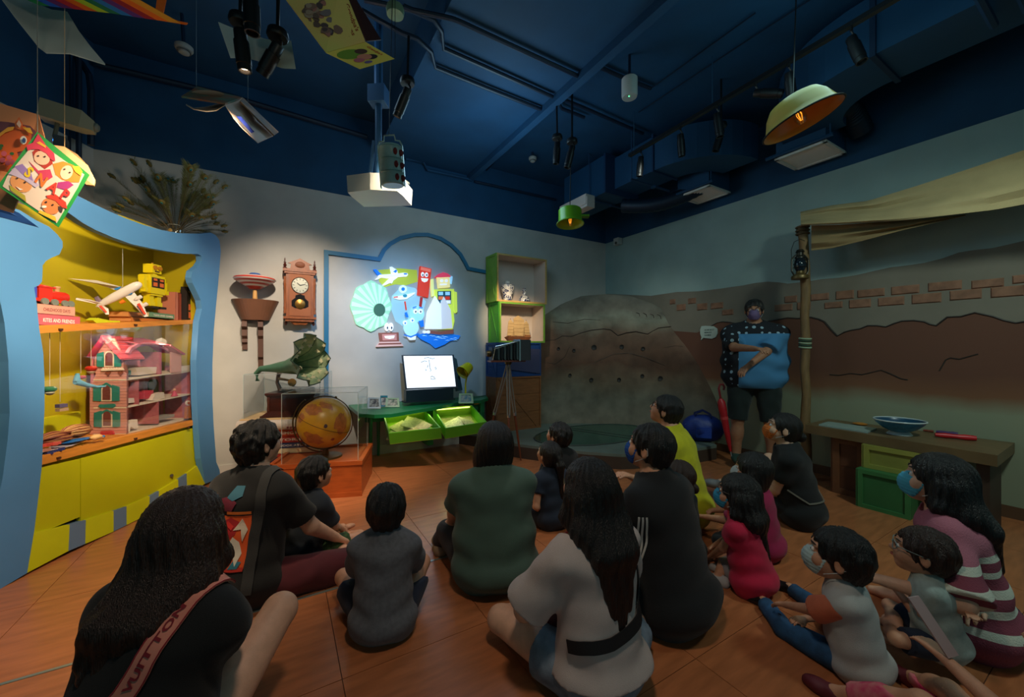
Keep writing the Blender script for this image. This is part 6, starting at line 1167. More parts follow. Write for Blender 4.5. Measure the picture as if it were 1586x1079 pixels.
# ================================================================ hanging papers, cards, kite
def paper(name,label,q,col_,curl=0.,nu=14,nv_=8,th=.003,cat='paper',back=None):
    """q: four 3-D corners; curl bends the sheet between them."""
    q=[V(p)for p in q];nrm=(q[1]-q[0]).cross(q[3]-q[0]).normalized();vs=[]
    for i in range(nu+1):
        for j in range(nv_+1):
            u,v=i/nu,j/nv_;p_=q[0]*(1-u)*(1-v)+q[1]*u*(1-v)+q[2]*u*v+q[3]*(1-u)*v;vs.append(p_+nrm*curl*math.sin(u*2*PI))
    k_=len(vs);vs+=[p_+nrm*th for p_ in vs];n1=nv_+1;fs=[]
    for i in range(nu):
        for j in range(nv_):a=i*n1+j;fs+=[(a,a+1,a+n1+1,a+n1),(k_+a,k_+a+n1,k_+a+n1+1,k_+a+1)]
        a=i*n1;fs.append((a,a+n1,k_+a+n1,k_+a));a+=nv_;fs.append((a,k_+a,k_+a+n1,a+n1))
    m=MB();m.add(vs,fs);o=m.build(name,col_,None,smooth=True);return o
def SF(q,sgn=1): # surface function of a flat quad: u along q0-q1, v along q0-q3
    q=[V(p)for p in q];n_=(q[1]-q[0]).cross(q[3]-q[0]).normalized();c_=sum(q,V((0,0,0)))/4
    if n_.dot(V((0,0,H))-c_)<0:n_=-n_
    return lambda u,v,h=.003:q[0]*(1-u)*(1-v)+q[1]*u*(1-v)+q[2]*u*v+q[3]*(1-u)*v+n_*h
WP=mat('plain card grey white',(216,214,196),.8)
def curled(name,label,top,bot,Yt,Yb,mt,n=24):
    m=MB();vs=[]
    for i in range(n+1):
        u=i/n;s_=u*(len(top)-1);tx,ty=np.interp(s_,range(len(top)),[p[0]for p in top]),np.interp(s_,range(len(top)),[p[1]for p in top]);bx,by=np.interp(s_,range(len(bot)),[p[0]for p in bot]),np.interp(s_,range(len(bot)),[p[1]for p in bot]);yt,yb=np.interp(s_,range(len(top)),Yt),np.interp(s_,range(len(top)),Yb)
        for j in range(7):v=j/6;vs.append(at(tx+(bx-tx)*v,ty+(by-ty)*v,yt+(yb-yt)*v))
    k_=len(vs);vs+=[p_+V((0,0,.004))for p_ in vs];fs=[]
    for i in range(n):
        for j in range(6):a=i*7+j;fs+=[(a,a+1,a+8,a+7),(k_+a,k_+a+7,k_+a+8,k_+a+1)]
        a=i*7;fs.append((a,a+7,k_+a+7,k_+a));a+=6;fs.append((a,k_+a,k_+a+7,a+7))
    for j in range(6):fs.append((j,k_+j,k_+j+1,j+1));a=n*7+j;fs.append((a,a+1,k_+a+1,k_+a))
    m.add(vs,fs);return m.build(name,mt,None,smooth=True)
o=curled('hanging_card','',[(36,-6),(60,8),(80,16),(104,19),(122,49),(140,73),(163,100)],[(0,-4),(22,26),(45,55),(60,74),(72,83),(108,84),(163,101)],[1.9,1.9,1.88,1.85,1.82,1.8,1.78],[1.7,1.7,1.7,1.68,1.66,1.68,1.76],WP);tag(o,'large blank grey white card curving down from the top left','card')
o=curled('hanging_card','',[(338,35),(360,44),(382,52),(410,61),(430,65),(451,64)],[(357,90),(371,90),(390,92),(415,99),(438,106),(458,107)],[2.1,2.12,2.15,2.12,2.1,2.1],[2.0,2.02,2.06,2.02,2.0,2.0],mat('plain card teal white',(226,232,222),.8));tag(o,'blank white card curled behind the black spotlights','card')
# printed booklet (two pages)
qa=[at(440,-4,1.72),at(528,-30,1.80),at(566,65,1.86),at(505,82,1.78)];fa=SF(qa)
t=thing('hanging_booklet','yellow booklet with red lettering hanging open from the ceiling','book',(qa[2]+qa[3])/2)
YP=mat('booklet yellow',(238,204,120),.7,noise=.05,ns=4,rgb2=(220,220,116));m=MB();m.slab(qa,.005);pg=m.build('page',YP,t)
def strip(f,u0,v0,u1,v1,c_,par,nm='print_patch',h=.0035):m=MB();m.slab([f(u0,v0,h),f(u1,v0,h),f(u1,v1,h),f(u0,v1,h)],.001);m.build(nm,C3(*c_),par)
m=MB();X_=(fa(1,.5)-fa(0,.5)).length;Y_=(fa(.5,1)-fa(.5,0)).length
put_text(m,"Grandpa's",lambda u,v:fa(.88+v/X_*1.0,.36+u/Y_,.004),.45*Y_,.022);put_text(m,"Treasures",lambda u,v:fa(.76+v/X_*1.0,.36+u/Y_,.004),.50*Y_,.022);m.build('lettering',C3(150,50,20),pg)
rd=random.Random(4);gs=[(110,90,80),(140,110,96),(170,150,130),(90,76,76),(176,120,110),(130,120,124)]
for i in range(34):
    u,v=.18+rd.random()*.38,.22+rd.random()*.52;du,dv=.05+rd.random()*.06,.03+rd.random()*.05;m=MB();m.slab([fa(u+du*math.cos(a)*(1+.2*math.sin(a*3+i)),v+dv*math.sin(a),.0035+i*.0003)for a in[2*PI*k/9 for k in range(9)]],.0006);m.build('print_patch',C3(*gs[i%6]),pg)
for i in range(3):strip(fa,.62+i*.03,.42+.04*i,.63+i*.03,.86,(140,120,60),pg)
strip(fa,.22,.86,.30,.93,(80,80,96),pg)
qb=[at(505,82,1.78),at(566,65,1.86),at(611,91,1.98),at(557,107,1.90)];fb=SF(qb);m=MB();m.slab(qb,.005);pg2=m.build('page',mat('booklet lime',(226,220,100),.7,noise=.05,ns=4),t)
def disc(f,u,v,ru,rv,c_,par,nm='picture_patch',h=.004,n=16,a0=0,a1=360):m=MB();m.slab([f(u+ru*math.cos(R(a0+(a1-a0)*k/n)),v+rv*math.sin(R(a0+(a1-a0)*k/n)),h)for k in range(n)],.0008);m.build(nm,C3(*c_),par)
disc(fb,.35,.30,.30,.22,(110,160,50),pg2);disc(fb,.5,.55,.17,.14,(206,140,120),pg2,h=.006);disc(fb,.62,.62,.16,.12,(40,30,40),pg2,h=.0055);disc(fb,.62,.30,.14,.12,(80,56,50),pg2,h=.005);disc(fb,.30,.62,.12,.10,(190,110,130),pg2,h=.0065);disc(fb,.4,.8,.10,.06,(110,100,160),pg2,h=.006)
m=MB();Xb=(fb(1,.5)-fb(0,.5)).length;Yb=(fb(.5,1)-fb(.5,0)).length;put_text(m,"Grandpa's",lambda u,v:fb(.86+v/Xb,.18+u/Yb,.005),.5*Yb,.016);m.build('lettering',C3(190,90,50),pg2)
m=MB();m.tube([at(612,91,1.98),at(612,-40,1.98)],.0015,4);m.build('hanging_thread',BLK,t)
m=MB();m.slab([at(528,-6,1.86),at(548,-6,1.9),at(590,62,2.0),at(568,64,1.92)],.006);m.build('rear_cover',C3(60,30,30),t)
# open picture book
t=thing('hanging_picture_book','open picture book hanging like a bird before the blue wall','book',at(350,175,2.2));
def rg(pts,th,mt,nm,par):m=MB();m.slab(pts,th);return m.build(nm,mt,par)
cvl=rg([at(281,150,2.05),at(306,135,2.3),at(376,152,2.3),at(349,161,2.05)],.008,C3(150,90,60,noise=.3,ns=12,rgb2=(60,130,110)),'cover',t)
cvr=rg([at(376,152,2.3),at(431,205,2.35),at(424,210,2.25),at(372,158,2.15)],.008,C3(70,60,50,noise=.3,ns=12,rgb2=(150,100,50)),'cover',t)
o=curled('page','',[(376,152),(345,160),(320,166),(300,168),(288,162)],[(349,163),(335,172),(320,173.5),(300,170),(288,163)],[2.3,2.3,2.3,2.3,2.3],[2.05,2.05,2.06,2.08,2.1],C3(190,176,156));o.parent=t;o.matrix_parent_inverse=Matrix.Translation(-t.location)
o=curled('page','',[(376,152),(385,165),(398,188),(412,200),(423,211)],[(348,163),(362,184),(376,200),(388,211),(399,222)],[2.3,2.3,2.32,2.33,2.34],[2.05,2.0,2.0,2.0,2.0],C3(206,180,164));o.parent=t;o.matrix_parent_inverse=Matrix.Translation(-t.location)
m=MB();m.slab([at(366,180,1.985),at(373,180,1.985),at(394,204,1.985),at(389,206,1.985)],.002);m.build('blue_picture',C3(30,50,140),t);m=MB();m.sph(at(322,145,2.16),(.09,.03,.006),14,6);m.build('picture_patch',C3(190,170,150),t)
for x in(304,384):m=MB();m.tube([at(x,140 if x<350 else 170,2.25),at(x,-40,2.25)],.0012,4);m.build('hanging_thread',C3(90,110,120),t)
# kite
t=thing('rainbow_kite','rainbow striped kite with orange tail at the top left','kite',at(180,10,1.6));tip=at(291,37,1.75);cols=[(30,130,70),(30,90,190),(110,40,110),(196,40,50),(240,110,20),(190,220,50),(20,130,90),(20,130,210),(100,50,140),(170,30,50),(250,120,20),(240,170,40)]
lft=[(36,-20),(60,2),(78,14),(104,13),(140,16),(176,22),(200,25)]
n_=len(cols);
for i,c_ in enumerate(cols):
    u0,u1=i/n_,(i+1)/n_;s=lambda u:at(20+u*200,-60+0*u,1.45+.1*u)
    e0=at(float(np.interp(u0,[0,1],[60,280])),float(np.interp(u0,[0,.25,.5,.8,1],[8,14,20,30,36])),1.6+.12*u0);e1=at(float(np.interp(u1,[0,1],[60,280])),float(np.interp(u1,[0,.25,.5,.8,1],[8,14,20,30,36])),1.6+.12*u1)
    a0=at(-90+200*u0,-60,1.5);a1=at(-90+200*u1,-60,1.5);m=MB();m.slab([a0,a1,e1,e0],.003);m.build('kite_stripe',C3(*c_,rough=.6),t)
m=MB();m.slab([at(260,30,1.74),at(291,36,1.76),at(289,38,1.76),at(240,30,1.7),at(180,-5,1.65),at(190,-8,1.66)],.004);m.build('kite_tip',C3(250,110,16),t)
m=MB();m.slab([at(240,24,1.70),at(252,26,1.70),at(262,-20,1.70),at(246,-20,1.70)],.003);m.build('kite_tail',C3(240,110,30),t)
# game cards: horse card, round card, snap card
q=[at(-60,120,1.42),at(62,176,1.50),at(72,235,1.50),at(-30,330,1.40)];q=[at(-70,140,1.40),at(60,178,1.50),at(70,215,1.50),at(20,330,1.46),at(-80,300,1.38)]
t=thing('horse_card','orange card with a cartoon foal behind the green snap card','card',q[3]);m=MB();m.slab(q,.006);cd=m.build('card_sheet',C3(226,146,96),t)
def on(x,y,dY,Y0=1.43,k=.0012):return at(x,y,Y0+k*(x-0)-dY)
def pic(par,pts,c_,lay,Y0=1.44,nm='picture_patch',k=.0009,ky=0):m=MB();m.slab([at(x,y,Y0+k*x+ky*y-.0012*lay)for x,y in pts],.0008);return m.build(nm,C3(*c_),par)
def s2(l):return[(x*.2038,140+y*.2038)for x,y in l]
pic(cd,s2([(-60,230),(60,240),(230,270),(290,330),(150,520),(80,600),(-60,560)]),(110,60,70),8);pic(cd,s2([(-60,350),(20,320),(90,300),(130,260),(190,270),(240,330),(230,400),(170,460),(130,470),(150,540),(60,620),(-60,600)]),(206,90,30),10,nm='foal');pic(cd,s2([(110,250),(145,200),(175,255),(160,300),(120,290)]),(220,110,50),12);pic(cd,s2([(125,255),(145,222),(162,258),(150,285)]),(236,196,170),14)
pic(cd,s2([(-10,330),(60,280),(110,275),(100,300),(40,320),(0,350)]),(230,160,50),13);pic(cd,s2([(170,280),(230,285),(250,330),(215,320)]),(236,176,50),13);pic(cd,s2(ell(178,378,26,32,14)),(236,230,220),14);pic(cd,s2(ell(182,380,14,20,12)),(50,80,130),16)
for x,y in((30,480),(70,510),(20,530),(60,550),(95,545)):pic(cd,s2(ell(x,y,22,20,9)),(206,90,110),15)
for x,y in((0,440),(90,480),(10,420)):pic(cd,s2(ell(x,y,18,12,8)),(50,100,50),15.5)
m=MB();m.slab([at(84,226,1.62),at(100,228,1.64),at(120,240,1.66),at(137,258,1.68),at(148,280,1.68),at(146,288,1.67),at(134,287,1.66),at(110,262,1.64),at(86,240,1.62)],.012);m.tube([at(100,229,1.64),at(100,-50,1.66)],.001,4);tag(m.build('round_card',mat('card pale orange',(216,176,120),.6)),'pale orange rounded card edge behind the snap card','card')
m=MB();m.slab([at(-60,290,1.46),at(30,330,1.52),at(60,352,1.53),at(-60,320,1.46)],.006);tag(m.build('dark_card',C3(20,70,140)),'dark blue card peeping out under the snap card','card')
q=[at(57.5,204,1.44),at(139,271,1.55),at(91,352,1.50),at(-4,288,1.38)];t=thing('snap_card','green bordered snap playing card with four smiling cartoon children','card',q[2]);fs_=SF(q);m=MB();m.slab(q,.006);cd=m.build('card_sheet',mat('card green',(26,150,60),.5),t)
def inv(x,y): # photo pixel -> card u, v (projective, solved by iteration)
    u=v=.5
    for _ in range(25):
        p_=fs_(u,v,0);ex=x-(CX+p_.x/p_.y*F);ey=y-(CY-(p_.z-H)/p_.y*F);e_=1e-3;pu=fs_(u+e_,v,0);pv=fs_(u,v+e_,0)
        J=np.array([[(CX+pu.x/pu.y*F)-(CX+p_.x/p_.y*F),(CX+pv.x/pv.y*F)-(CX+p_.x/p_.y*F)],[-(pu.z-H)/pu.y*F+(p_.z-H)/p_.y*F,-(pv.z-H)/pv.y*F+(p_.z-H)/p_.y*F]])/e_
        d_=np.linalg.solve(J,[ex,ey]);u+=d_[0];v+=d_[1]
    return u,v
def sp2(pts,c_,lay,nm='picture_patch',par=None):m=MB();m.slab([fs_(*inv(*p_),.0032+lay*.0006)for p_ in s2(pts)],.0005);return m.build(nm,C3(*c_),par or cd)
sp2([(230,440),(300,400),(640,640),(590,740),(430,1010),(20,730),(60,640)],(226,206,190),1,'card_panel')
sp2([(200,560),(280,640),(250,800),(60,690),(90,600)],(226,216,206),1.5)
# girl with pink bonnet
sp2([(245,470),(300,420),(400,470),(400,560),(340,600),(260,540)],(176,40,24),2);sp2(ell(318,515,62,52,18,rot=.4),(240,190,160),3,'child_face');sp2([(200,420),(250,400),(290,330),(350,420),(410,480),(420,540),(390,530),(350,480),(290,450),(240,450),(210,460)],(216,50,80),4,'bonnet');sp2([(275,400),(300,390),(350,425),(345,440),(310,420)],(240,170,50),5);sp2([(220,540),(290,610),(380,600),(400,660),(340,700),(260,600)],(200,50,90),2.5)
# girl with orange hair
sp2([(400,560),(480,540),(560,570),(620,640),(600,700),(540,700),(470,680),(420,640)],(240,140,40),2);sp2(ell(505,625,46,56,16,rot=.5),(244,200,170),3,'child_face');sp2([(545,575),(600,580),(625,620),(610,650),(570,620)],(246,200,40),4);sp2([(440,700),(520,690),(560,720),(500,760),(430,740)],(170,40,120),3)
# boy with white and violet hat
sp2([(60,640),(120,580),(200,620),(300,720),(270,740),(180,680),(80,640)],(196,180,210),4,'sun_hat');sp2([(110,580),(170,560),(240,640),(250,690),(170,640)],(150,120,190),4.5);sp2(ell(160,705,88,66,18,rot=.5),(222,150,90),3,'child_face');sp2([(120,730),(150,760),(175,755),(150,745)],(250,240,230),5,'smile');sp2([(70,720),(190,800),(200,850),(80,760)],(170,160,40),3)
# boy with red cap
sp2(ell(385,880,72,60,18,rot=.5),(222,130,70),3,'child_face');sp2([(350,800),(420,790),(500,850),(510,900),(470,890),(420,840),(360,820)],(206,50,30),4,'red_cap');sp2([(440,880),(480,890),(470,930),(440,910)],(60,40,36),3.5);sp2([(300,910),(420,960),(430,1000),(290,930)],(240,190,50),3);sp2(ell(335,885,20,10,10),(250,240,230),5,'smile')
for x,y,r_ in((290,500,9),(340,505,9),(490,600,8),(530,625,8),(130,670,9),(190,700,9),(350,850,9),(400,870,9)):sp2(ell(x,y,r_,r_*.7,8),(50,30,30),5,'drawn_eye')
for ch,x,y,c_ in(('S',178,640,(226,190,20)),('N',258,690,(216,110,30)),('A',352,750,(206,50,30)),('P',448,810,(206,40,30))):
    vs_,fc,w_=text_mesh(ch,1,.04);m=MB();ca,sa=math.cos(.62),math.sin(.62);sc_=112
    P_=[]
    for v in vs_:lx,ly=v.x*sc_*.95,-v.y*sc_*1.0;P_.append(fs_(*inv(*s2([(x+lx*ca-ly*sa,y+lx*sa+ly*ca)])[0]),.0032+6*.0006))
    m.add(P_,fc);m.build('letter',C3(*c_),cd)
m=MB();m.tube([at(58,206,1.44),at(58,-60,1.5)],.0012,4);m.build('hanging_thread',C3(120,120,110),t)
# ================================================================ implicit surfaces (bodies, hair, clothes)
class Fld:
    def __init__(s,lo,hi,h):
        s.h=h;s.lo=np.array(lo,dtype=np.float32);n=np.ceil((np.array(hi)-s.lo)/h).astype(int)+1
        s.n=n;s.D=np.full(n,.2,dtype=np.float32)
        s.ax=[s.lo[i]+h*np.arange(n[i],dtype=np.float32)for i in range(3)]
    def _sub(s,lo,hi):
        a=np.maximum(0,np.floor((np.array(lo)-s.lo)/s.h).astype(int));b=np.minimum(s.n,np.ceil((np.array(hi)-s.lo)/s.h).astype(int)+1)
        if np.any(b<=a):return None
        sl=tuple(slice(int(a[i]),int(b[i]))for i in range(3))
        g=np.meshgrid(*[s.ax[i][sl[i]]for i in range(3)],indexing='ij',sparse=True);return sl,g
    def _mix(s,sl,d,k,sub):
        a=s.D[sl]
        if sub:
            d=-d;hh=np.maximum(k-np.abs(a-d),0)/k;s.D[sl]=np.maximum(a,d)+hh*hh*k*.25
        else:
            hh=np.maximum(k-np.abs(a-d),0)/k;s.D[sl]=np.minimum(a,d)-hh*hh*k*.25
    def cap(s,a,b,r1,r2=None,k=.02,sub=False):
        r2=r1 if r2 is None else r2;a=np.array(a,dtype=np.float32);b=np.array(b,dtype=np.float32)
        m=max(r1,r2)+k+2*s.h+.01;q=s._sub(np.minimum(a,b)-m,np.maximum(a,b)+m)
        if q is None:return
        sl,(X,Y,Z)=q;d=b-a;L=float(d@d)+1e-9
        t=np.clip(((X-a[0])*d[0]+(Y-a[1])*d[1]+(Z-a[2])*d[2])/L,0,1)
        dist=np.sqrt((X-a[0]-t*d[0])**2+(Y-a[1]-t*d[1])**2+(Z-a[2]-t*d[2])**2)-(r1+(r2-r1)*t)
        s._mix(sl,dist,max(k,1e-4),sub)
    def ell(s,c,r,M=None,k=.02,sub=False):
        c=np.array(c,dtype=np.float32);r=np.array(r,dtype=np.float32);m=float(r.max())+k+2*s.h+.01
        q=s._sub(c-m,c+m)
        if q is None:return
        sl,(X,Y,Z)=q;X=X-c[0];Y=Y-c[1];Z=Z-c[2]
        if M is not None:
            A=np.array(M.to_3x3().transposed(),dtype=np.float32)
            X,Y,Z=(A[0,0]*X+A[0,1]*Y+A[0,2]*Z,A[1,0]*X+A[1,1]*Y+A[1,2]*Z,A[2,0]*X+A[2,1]*Y+A[2,2]*Z)
        k0=np.sqrt((X/r[0])**2+(Y/r[1])**2+(Z/r[2])**2);k1=np.sqrt((X/r[0]**2)**2+(Y/r[1]**2)**2+(Z/r[2]**2)**2)+1e-6
        s._mix(sl,k0*(k0-1)/k1,max(k,1e-4),sub)
    def half(s,p,n,k=.004): # keep the side opposite to n
        X,Y,Z=np.meshgrid(*s.ax,indexing='ij',sparse=True)
        d=(X-p[0])*n[0]+(Y-p[1])*n[1]+(Z-p[2])*n[2];s.D=np.maximum(s.D,d.astype(np.float32))
    def wrinkle(s,amp,fr,seed=0,dirv=(1,1,1)):
        X,Y,Z=np.meshgrid(*s.ax,indexing='ij',sparse=True);a,b,c=fr*dirv[0],fr*dirv[1],fr*dirv[2]
        w=np.sin(X*a+1.3*np.sin(Z*c*.6+seed)+seed)*np.sin(Y*b+1.7*np.sin(X*a*.5+2*seed))+.7*np.sin(Z*c*1.3+1.5*np.sin(X*a*.7+seed)+1.1*np.sin(Y*b*.8))
        s.D=s.D+(amp*w).astype(np.float32)
    def mesh(s):
        D=s.D;I=D<0;n=np.array(D.shape)
        act=I[:-1,:-1,:-1].astype(np.int8).copy();offs=[(i,j,k)for i in(0,1)for j in(0,1)for k in(0,1)]
        for o in offs[1:]:act+=I[o[0]:n[0]-1+o[0],o[1]:n[1]-1+o[1],o[2]:n[2]-1+o[2]]
        idx=np.argwhere((act>0)&(act<8))
        if len(idx)==0:return np.zeros((0,3)),np.zeros((0,4),int)
        cv={o:D[idx[:,0]+o[0],idx[:,1]+o[1],idx[:,2]+o[2]]for o in offs}
        S=np.zeros((len(idx),3),np.float32);cnt=np.zeros(len(idx),np.float32)
        for o in offs:
            for ax in range(3):
                if o[ax]:continue
                p=list(o);p[ax]=1;p=tuple(p);a,b=cv[o],cv[p];mk=(a<0)!=(b<0)
                t=np.where(mk,a/np.where(np.abs(a-b)<1e-9,1e-9,a-b),0)
                q=np.tile(np.array(o,np.float32),(len(idx),1));q[:,ax]=t;S[mk]+=q[mk];cnt[mk]+=1
        vs=(idx+S/cnt[:,None])*s.h+s.lo
        ids=np.full(n-1,-1,np.int64);ids[idx[:,0],idx[:,1],idx[:,2]]=np.arange(len(idx))
        Q=[]
        for ax in range(3):
            u,v=(ax+1)%3,(ax+2)%3
            a=[slice(1,-1)]*3;a[ax]=slice(0,n[ax]-1);b=list(a);b[ax]=slice(1,n[ax])
            ia=I[tuple(a)];ib=I[tuple(b)];e=np.argwhere(ia!=ib)
            if len(e)==0:continue
            fl=ia[e[:,0],e[:,1],e[:,2]]
            base=e.copy();
            for w in range(3):
                if w!=ax:base[:,w]+=1
            def cell(du,dv):
                c=base.copy();c[:,u]-=du;c[:,v]-=dv;return ids[c[:,0],c[:,1],c[:,2]]
            q=np.stack([cell(1,1),cell(0,1),cell(0,0),cell(1,0)],1);q[~fl]=q[~fl][:,::-1];Q.append(q)
        Q=np.concatenate(Q);return vs,Q[(Q>=0).all(1)]
def fld_obj(f,name,m,parent,stretch=None):
    vs,q=f.mesh();me=bpy.data.meshes.new(name);nv=len(vs);nq=len(q)
    me.vertices.add(nv);me.vertices.foreach_set('co',vs.astype(np.float32).ravel())
    me.loops.add(nq*4);me.loops.foreach_set('vertex_index',q.astype(np.int32).ravel())
    me.polygons.add(nq);me.polygons.foreach_set('loop_start',np.arange(0,nq*4,4,dtype=np.int32));me.polygons.foreach_set('loop_total',np.full(nq,4,np.int32))
    for mm in(m if isinstance(m,(list,tuple))else[m]):me.materials.append(mm)
    me.update(calc_edges=True);me.validate();me.polygons.foreach_set('use_smooth',[True]*len(me.polygons))
    o=bpy.data.objects.new(name,me);link(o,parent);return o
def bvh_of(o):
    me=o.data;return BVHTree.FromPolygons([v.co.copy()for v in me.vertices],[tuple(p.vertices)for p in me.polygons])
SKIN=mat('skin',(205,150,118),.55,noise=.08,ns=30,bump=.15,bs=300);SKIN2=mat('skin pale',(222,172,142),.55,noise=.06,ns=30,bump=.1,bs=300)
SKIN3=mat('skin tan',(170,118,88),.55,noise=.08,ns=30,bump=.15,bs=300)
HAIR=mat('black hair',(22,19,18),.38,bump=.8,bs=40,stretch=(9,9,.6),spec=.6,noise=.4,ns=30)
HAIRB=mat('dark brown hair',(52,34,26),.4,bump=.8,bs=40,stretch=(9,9,.6),spec=.6,noise=.4,ns=30)
LIP=mat('lips',(165,88,80),.5)
def cloth(n,rgb,**k):return mat(n,rgb,.9,noise=k.get('noise',.1),ns=k.get('ns',14),bump=.25,bs=500,sheen=.1)
def ik(a,t,l1,l2,pole):
    a=V(a);t=V(t);d=t-a;L=min(d.length,(l1+l2)*.995);dn=d.normalized();t=a+dn*L
    x=(l1*l1-l2*l2+L*L)/(2*L);h=math.sqrt(max(l1*l1-x*x,1e-6))
    p=V(pole)-dn*V(pole).dot(dn);p.normalize();return a+dn*x+p*h,t
def person(label,pel,yaw,sith=.86,head=.22,wide=1.,fat=1.,lean=8,side=0,look=None,tilt=0,skin=SKIN,h=.009,hh=.006,
           shirt=None,sleeve=.5,neck=.0,pants=None,plen=2.0,hair='short',hairm=HAIR,hlen=.0,shoe=None,knees=None,feet=None,hands=None,elb=None,
           mask=None,glasses=None,stand=None,hem=None,slm=None,looseness=1.,shirtname='shirt',handopen=False,group=None,extra=None,hpoles=None,hsway=0.,kneepole=None,nowr=False,slvloose=1.):
    """yaw: degrees, 0 looks along +Y, positive turns left. knees, feet, hands: world points (left, right)."""
    root=thing('person',label,'person',(pel[0],pel[1],stand[2]if(stand and len(stand)>2)else(pel[2]if len(pel)>2 else 0)),group)
    Z0=root.location.z
    s=(sith-head*.95)/(.86-.22*.95);hs=head/.222
    A=Euler((0,0,R(yaw))).to_matrix().to_4x4();Ai=A.inverted();O=V(root.location)
    def loc(p):return Ai@(V(p)-O)
    hipz=.095*s if not stand else stand[0]
    pelv=V((0,0,hipz));sp=(Euler((R(-lean),R(side),0)).to_matrix()@V((0,0,1)))
    sr=(Euler((R(-lean),R(side),0)).to_matrix()@V((1,0,0)))
    waist=pelv+sp*.16*s;chest=pelv+sp*.34*s;nb=pelv+sp*.475*s+V((0,.012,0))*s
    sw=.165*wide*s;sh=[nb-sr*sw-sp*.058*s,nb+sr*sw-sp*.058*s]
    hc=nb+(sp*.5+V((0,.04,.9))).normalized()*(.085*s+.075*hs)+V((0,.02,0))*s
    hcw=O+A@hc
    if look is not None:
        d=Ai@(V(look)-hcw);hy=math.atan2(-d.x,d.y);hp=math.atan2(d.z,math.hypot(d.x,d.y))
    else:hy=0;hp=0
    HM=Matrix.Translation(hc)@Euler((0,0,hy)).to_matrix().to_4x4()@Euler((hp,R(tilt),0)).to_matrix().to_4x4()
    HR=HM.to_3x3()
    def hd(x,y,z):return HM@V((x*hs,y*hs,z*hs))
    # legs
    tl,cl=.40*s,.385*s
    hip=[pelv+V((-.085*s*wide,.0,-.01*s)),pelv+V((.085*s*wide,.0,-.01*s))]
    if stand:kn=[hip[0]+V((-.03,.02,-stand[1]*.5)),hip[1]+V((.03,.02,-stand[1]*.5))];ft=[kn[0]+V((-.01,-.03,-stand[1]*.5+.07)),kn[1]+V((.01,-.03,-stand[1]*.5+.07))]
    else:
        kn=[V((-.27*s,.27*s,.13*s)),V((.27*s,.27*s,.13*s))];ft=[V((.12*s,.30*s,.045*s)),V((-.12*s,.22*s,.05*s))]
        if knees:kn=[loc(k)if k is not None else kn[i]for i,k in enumerate(knees)]
        if feet:ft=[loc(k)if k is not None else ft[i]for i,k in enumerate(feet)]
        for i in(0,1):
            if knees and knees[i]is not None:
                d=kn[i]-hip[i];L=d.length
                if L>tl*1.25:kn[i]=hip[i]+d*(tl*1.25/L)
            d=ft[i]-kn[i]
            if d.length>cl*1.15:ft[i]=kn[i]+d.normalized()*cl*1.15
            ft[i].z=max(ft[i].z,.045*s)
            kn[i].z=max(kn[i].z,.055*s)
    # arms
    ul,fl=.265*s,.235*s;hnd=[];el=[]
    dflt=[V((-.10*s,.30*s,.19*s)),V((.10*s,.30*s,.19*s))]
    for i in(0,1):
        t=loc(hands[i])if(hands and hands[i]is not None)else dflt[i];sg=-1 if i==0 else 1
        pole=hpoles[i]if(hpoles and hpoles[i])else(sg*.7,-.5,-.8)
        e,t=ik(sh[i],t,ul,fl,pole);el.append(e);hnd.append(t)
    # ---- body
    pts=[pelv,hc,*sh,*kn,*ft,*el,*hnd]
    lo=[min(p[j]for p in pts)-.24*max(s,.7)*max(1,fat)for j in range(3)];hi=[max(p[j]for p in pts)+.24*max(s,.7)*max(1,fat)for j in range(3)]
    lo[2]=max(lo[2],-.03)
    SE=Euler((R(-lean),R(side),0)).to_matrix()
    def torso(f,g,k=.06,lo_=True):
        f.ell(pelv+V((0,-.01*s,.0)),((.165*wide*(.5+.5*fat))*s+g,.125*s*fat+g,min(.12*s+g,hipz+.012 if not stand else 9)),SE,k*s)
        f.ell(waist+V((0,.012*s*fat,0)),(.135*wide*fat*s+g,.105*s*fat+g,.14*s+g),SE,k*s)
        f.ell(chest,(.155*wide*(.4+.6*fat)*s+g,.110*s*(.5+.5*fat)+g,.165*s+g),SE,k*s)
        f.cap(sh[0]+sr*.035*s,sh[1]-sr*.035*s,.054*s+g,.054*s+g,k*s)
        for q in(0,1):f.cap(nb+sp*.015*s,sh[q].lerp(nb,.15),.045*s+g,.046*s+g*.7,.04*s)
        f.cap(nb-sp*.05*s,nb+sp*.02*s,.07*s+g,.055*s+g,k*.6*s)
    f=Fld(lo,hi,h)
    torso(f,0)
    f.cap(nb-sp*.04*s,hd(0,-.02,-.04),.058*s*(.6+.4*fat),.052*hs,.03*s)
    for i in(0,1):
        f.cap(sh[i],el[i],.050*s*(.5+.5*fat),.038*s,.03*s);f.cap(el[i],hnd[i],.040*s,.025*s,.012*s)
        f.cap(hip[i],kn[i],.083*s*(.4+.6*fat),.055*s,.04*s);f.cap(kn[i],ft[i],.054*s,.036*s,.015*s)
        c=kn[i].lerp(ft[i],.35);f.ell(c,(.052*s,.052*s,.08*s),(ft[i]-kn[i]).to_track_quat('Z','Y').to_matrix(),.03*s)
        # hand
        d=(hnd[i]-el[i]).normalized();sg=-1 if i==0 else 1;up=V((0,0,1));sd=d.cross(up).normalized()
        if sd.length<.1:sd=V((1,0,0))
        nn=sd.cross(d).normalized();W=hnd[i];th=-sd*sg # thumb side faces inwards
        p0=W+d*.035*s;p1=W+d*.075*s
        for q in(-1,-.33,.33,1):f.cap(W+d*.015*s+sd*.012*q*s,p1+sd*.027*q*s,.016*s,.0135*s,.010*s)
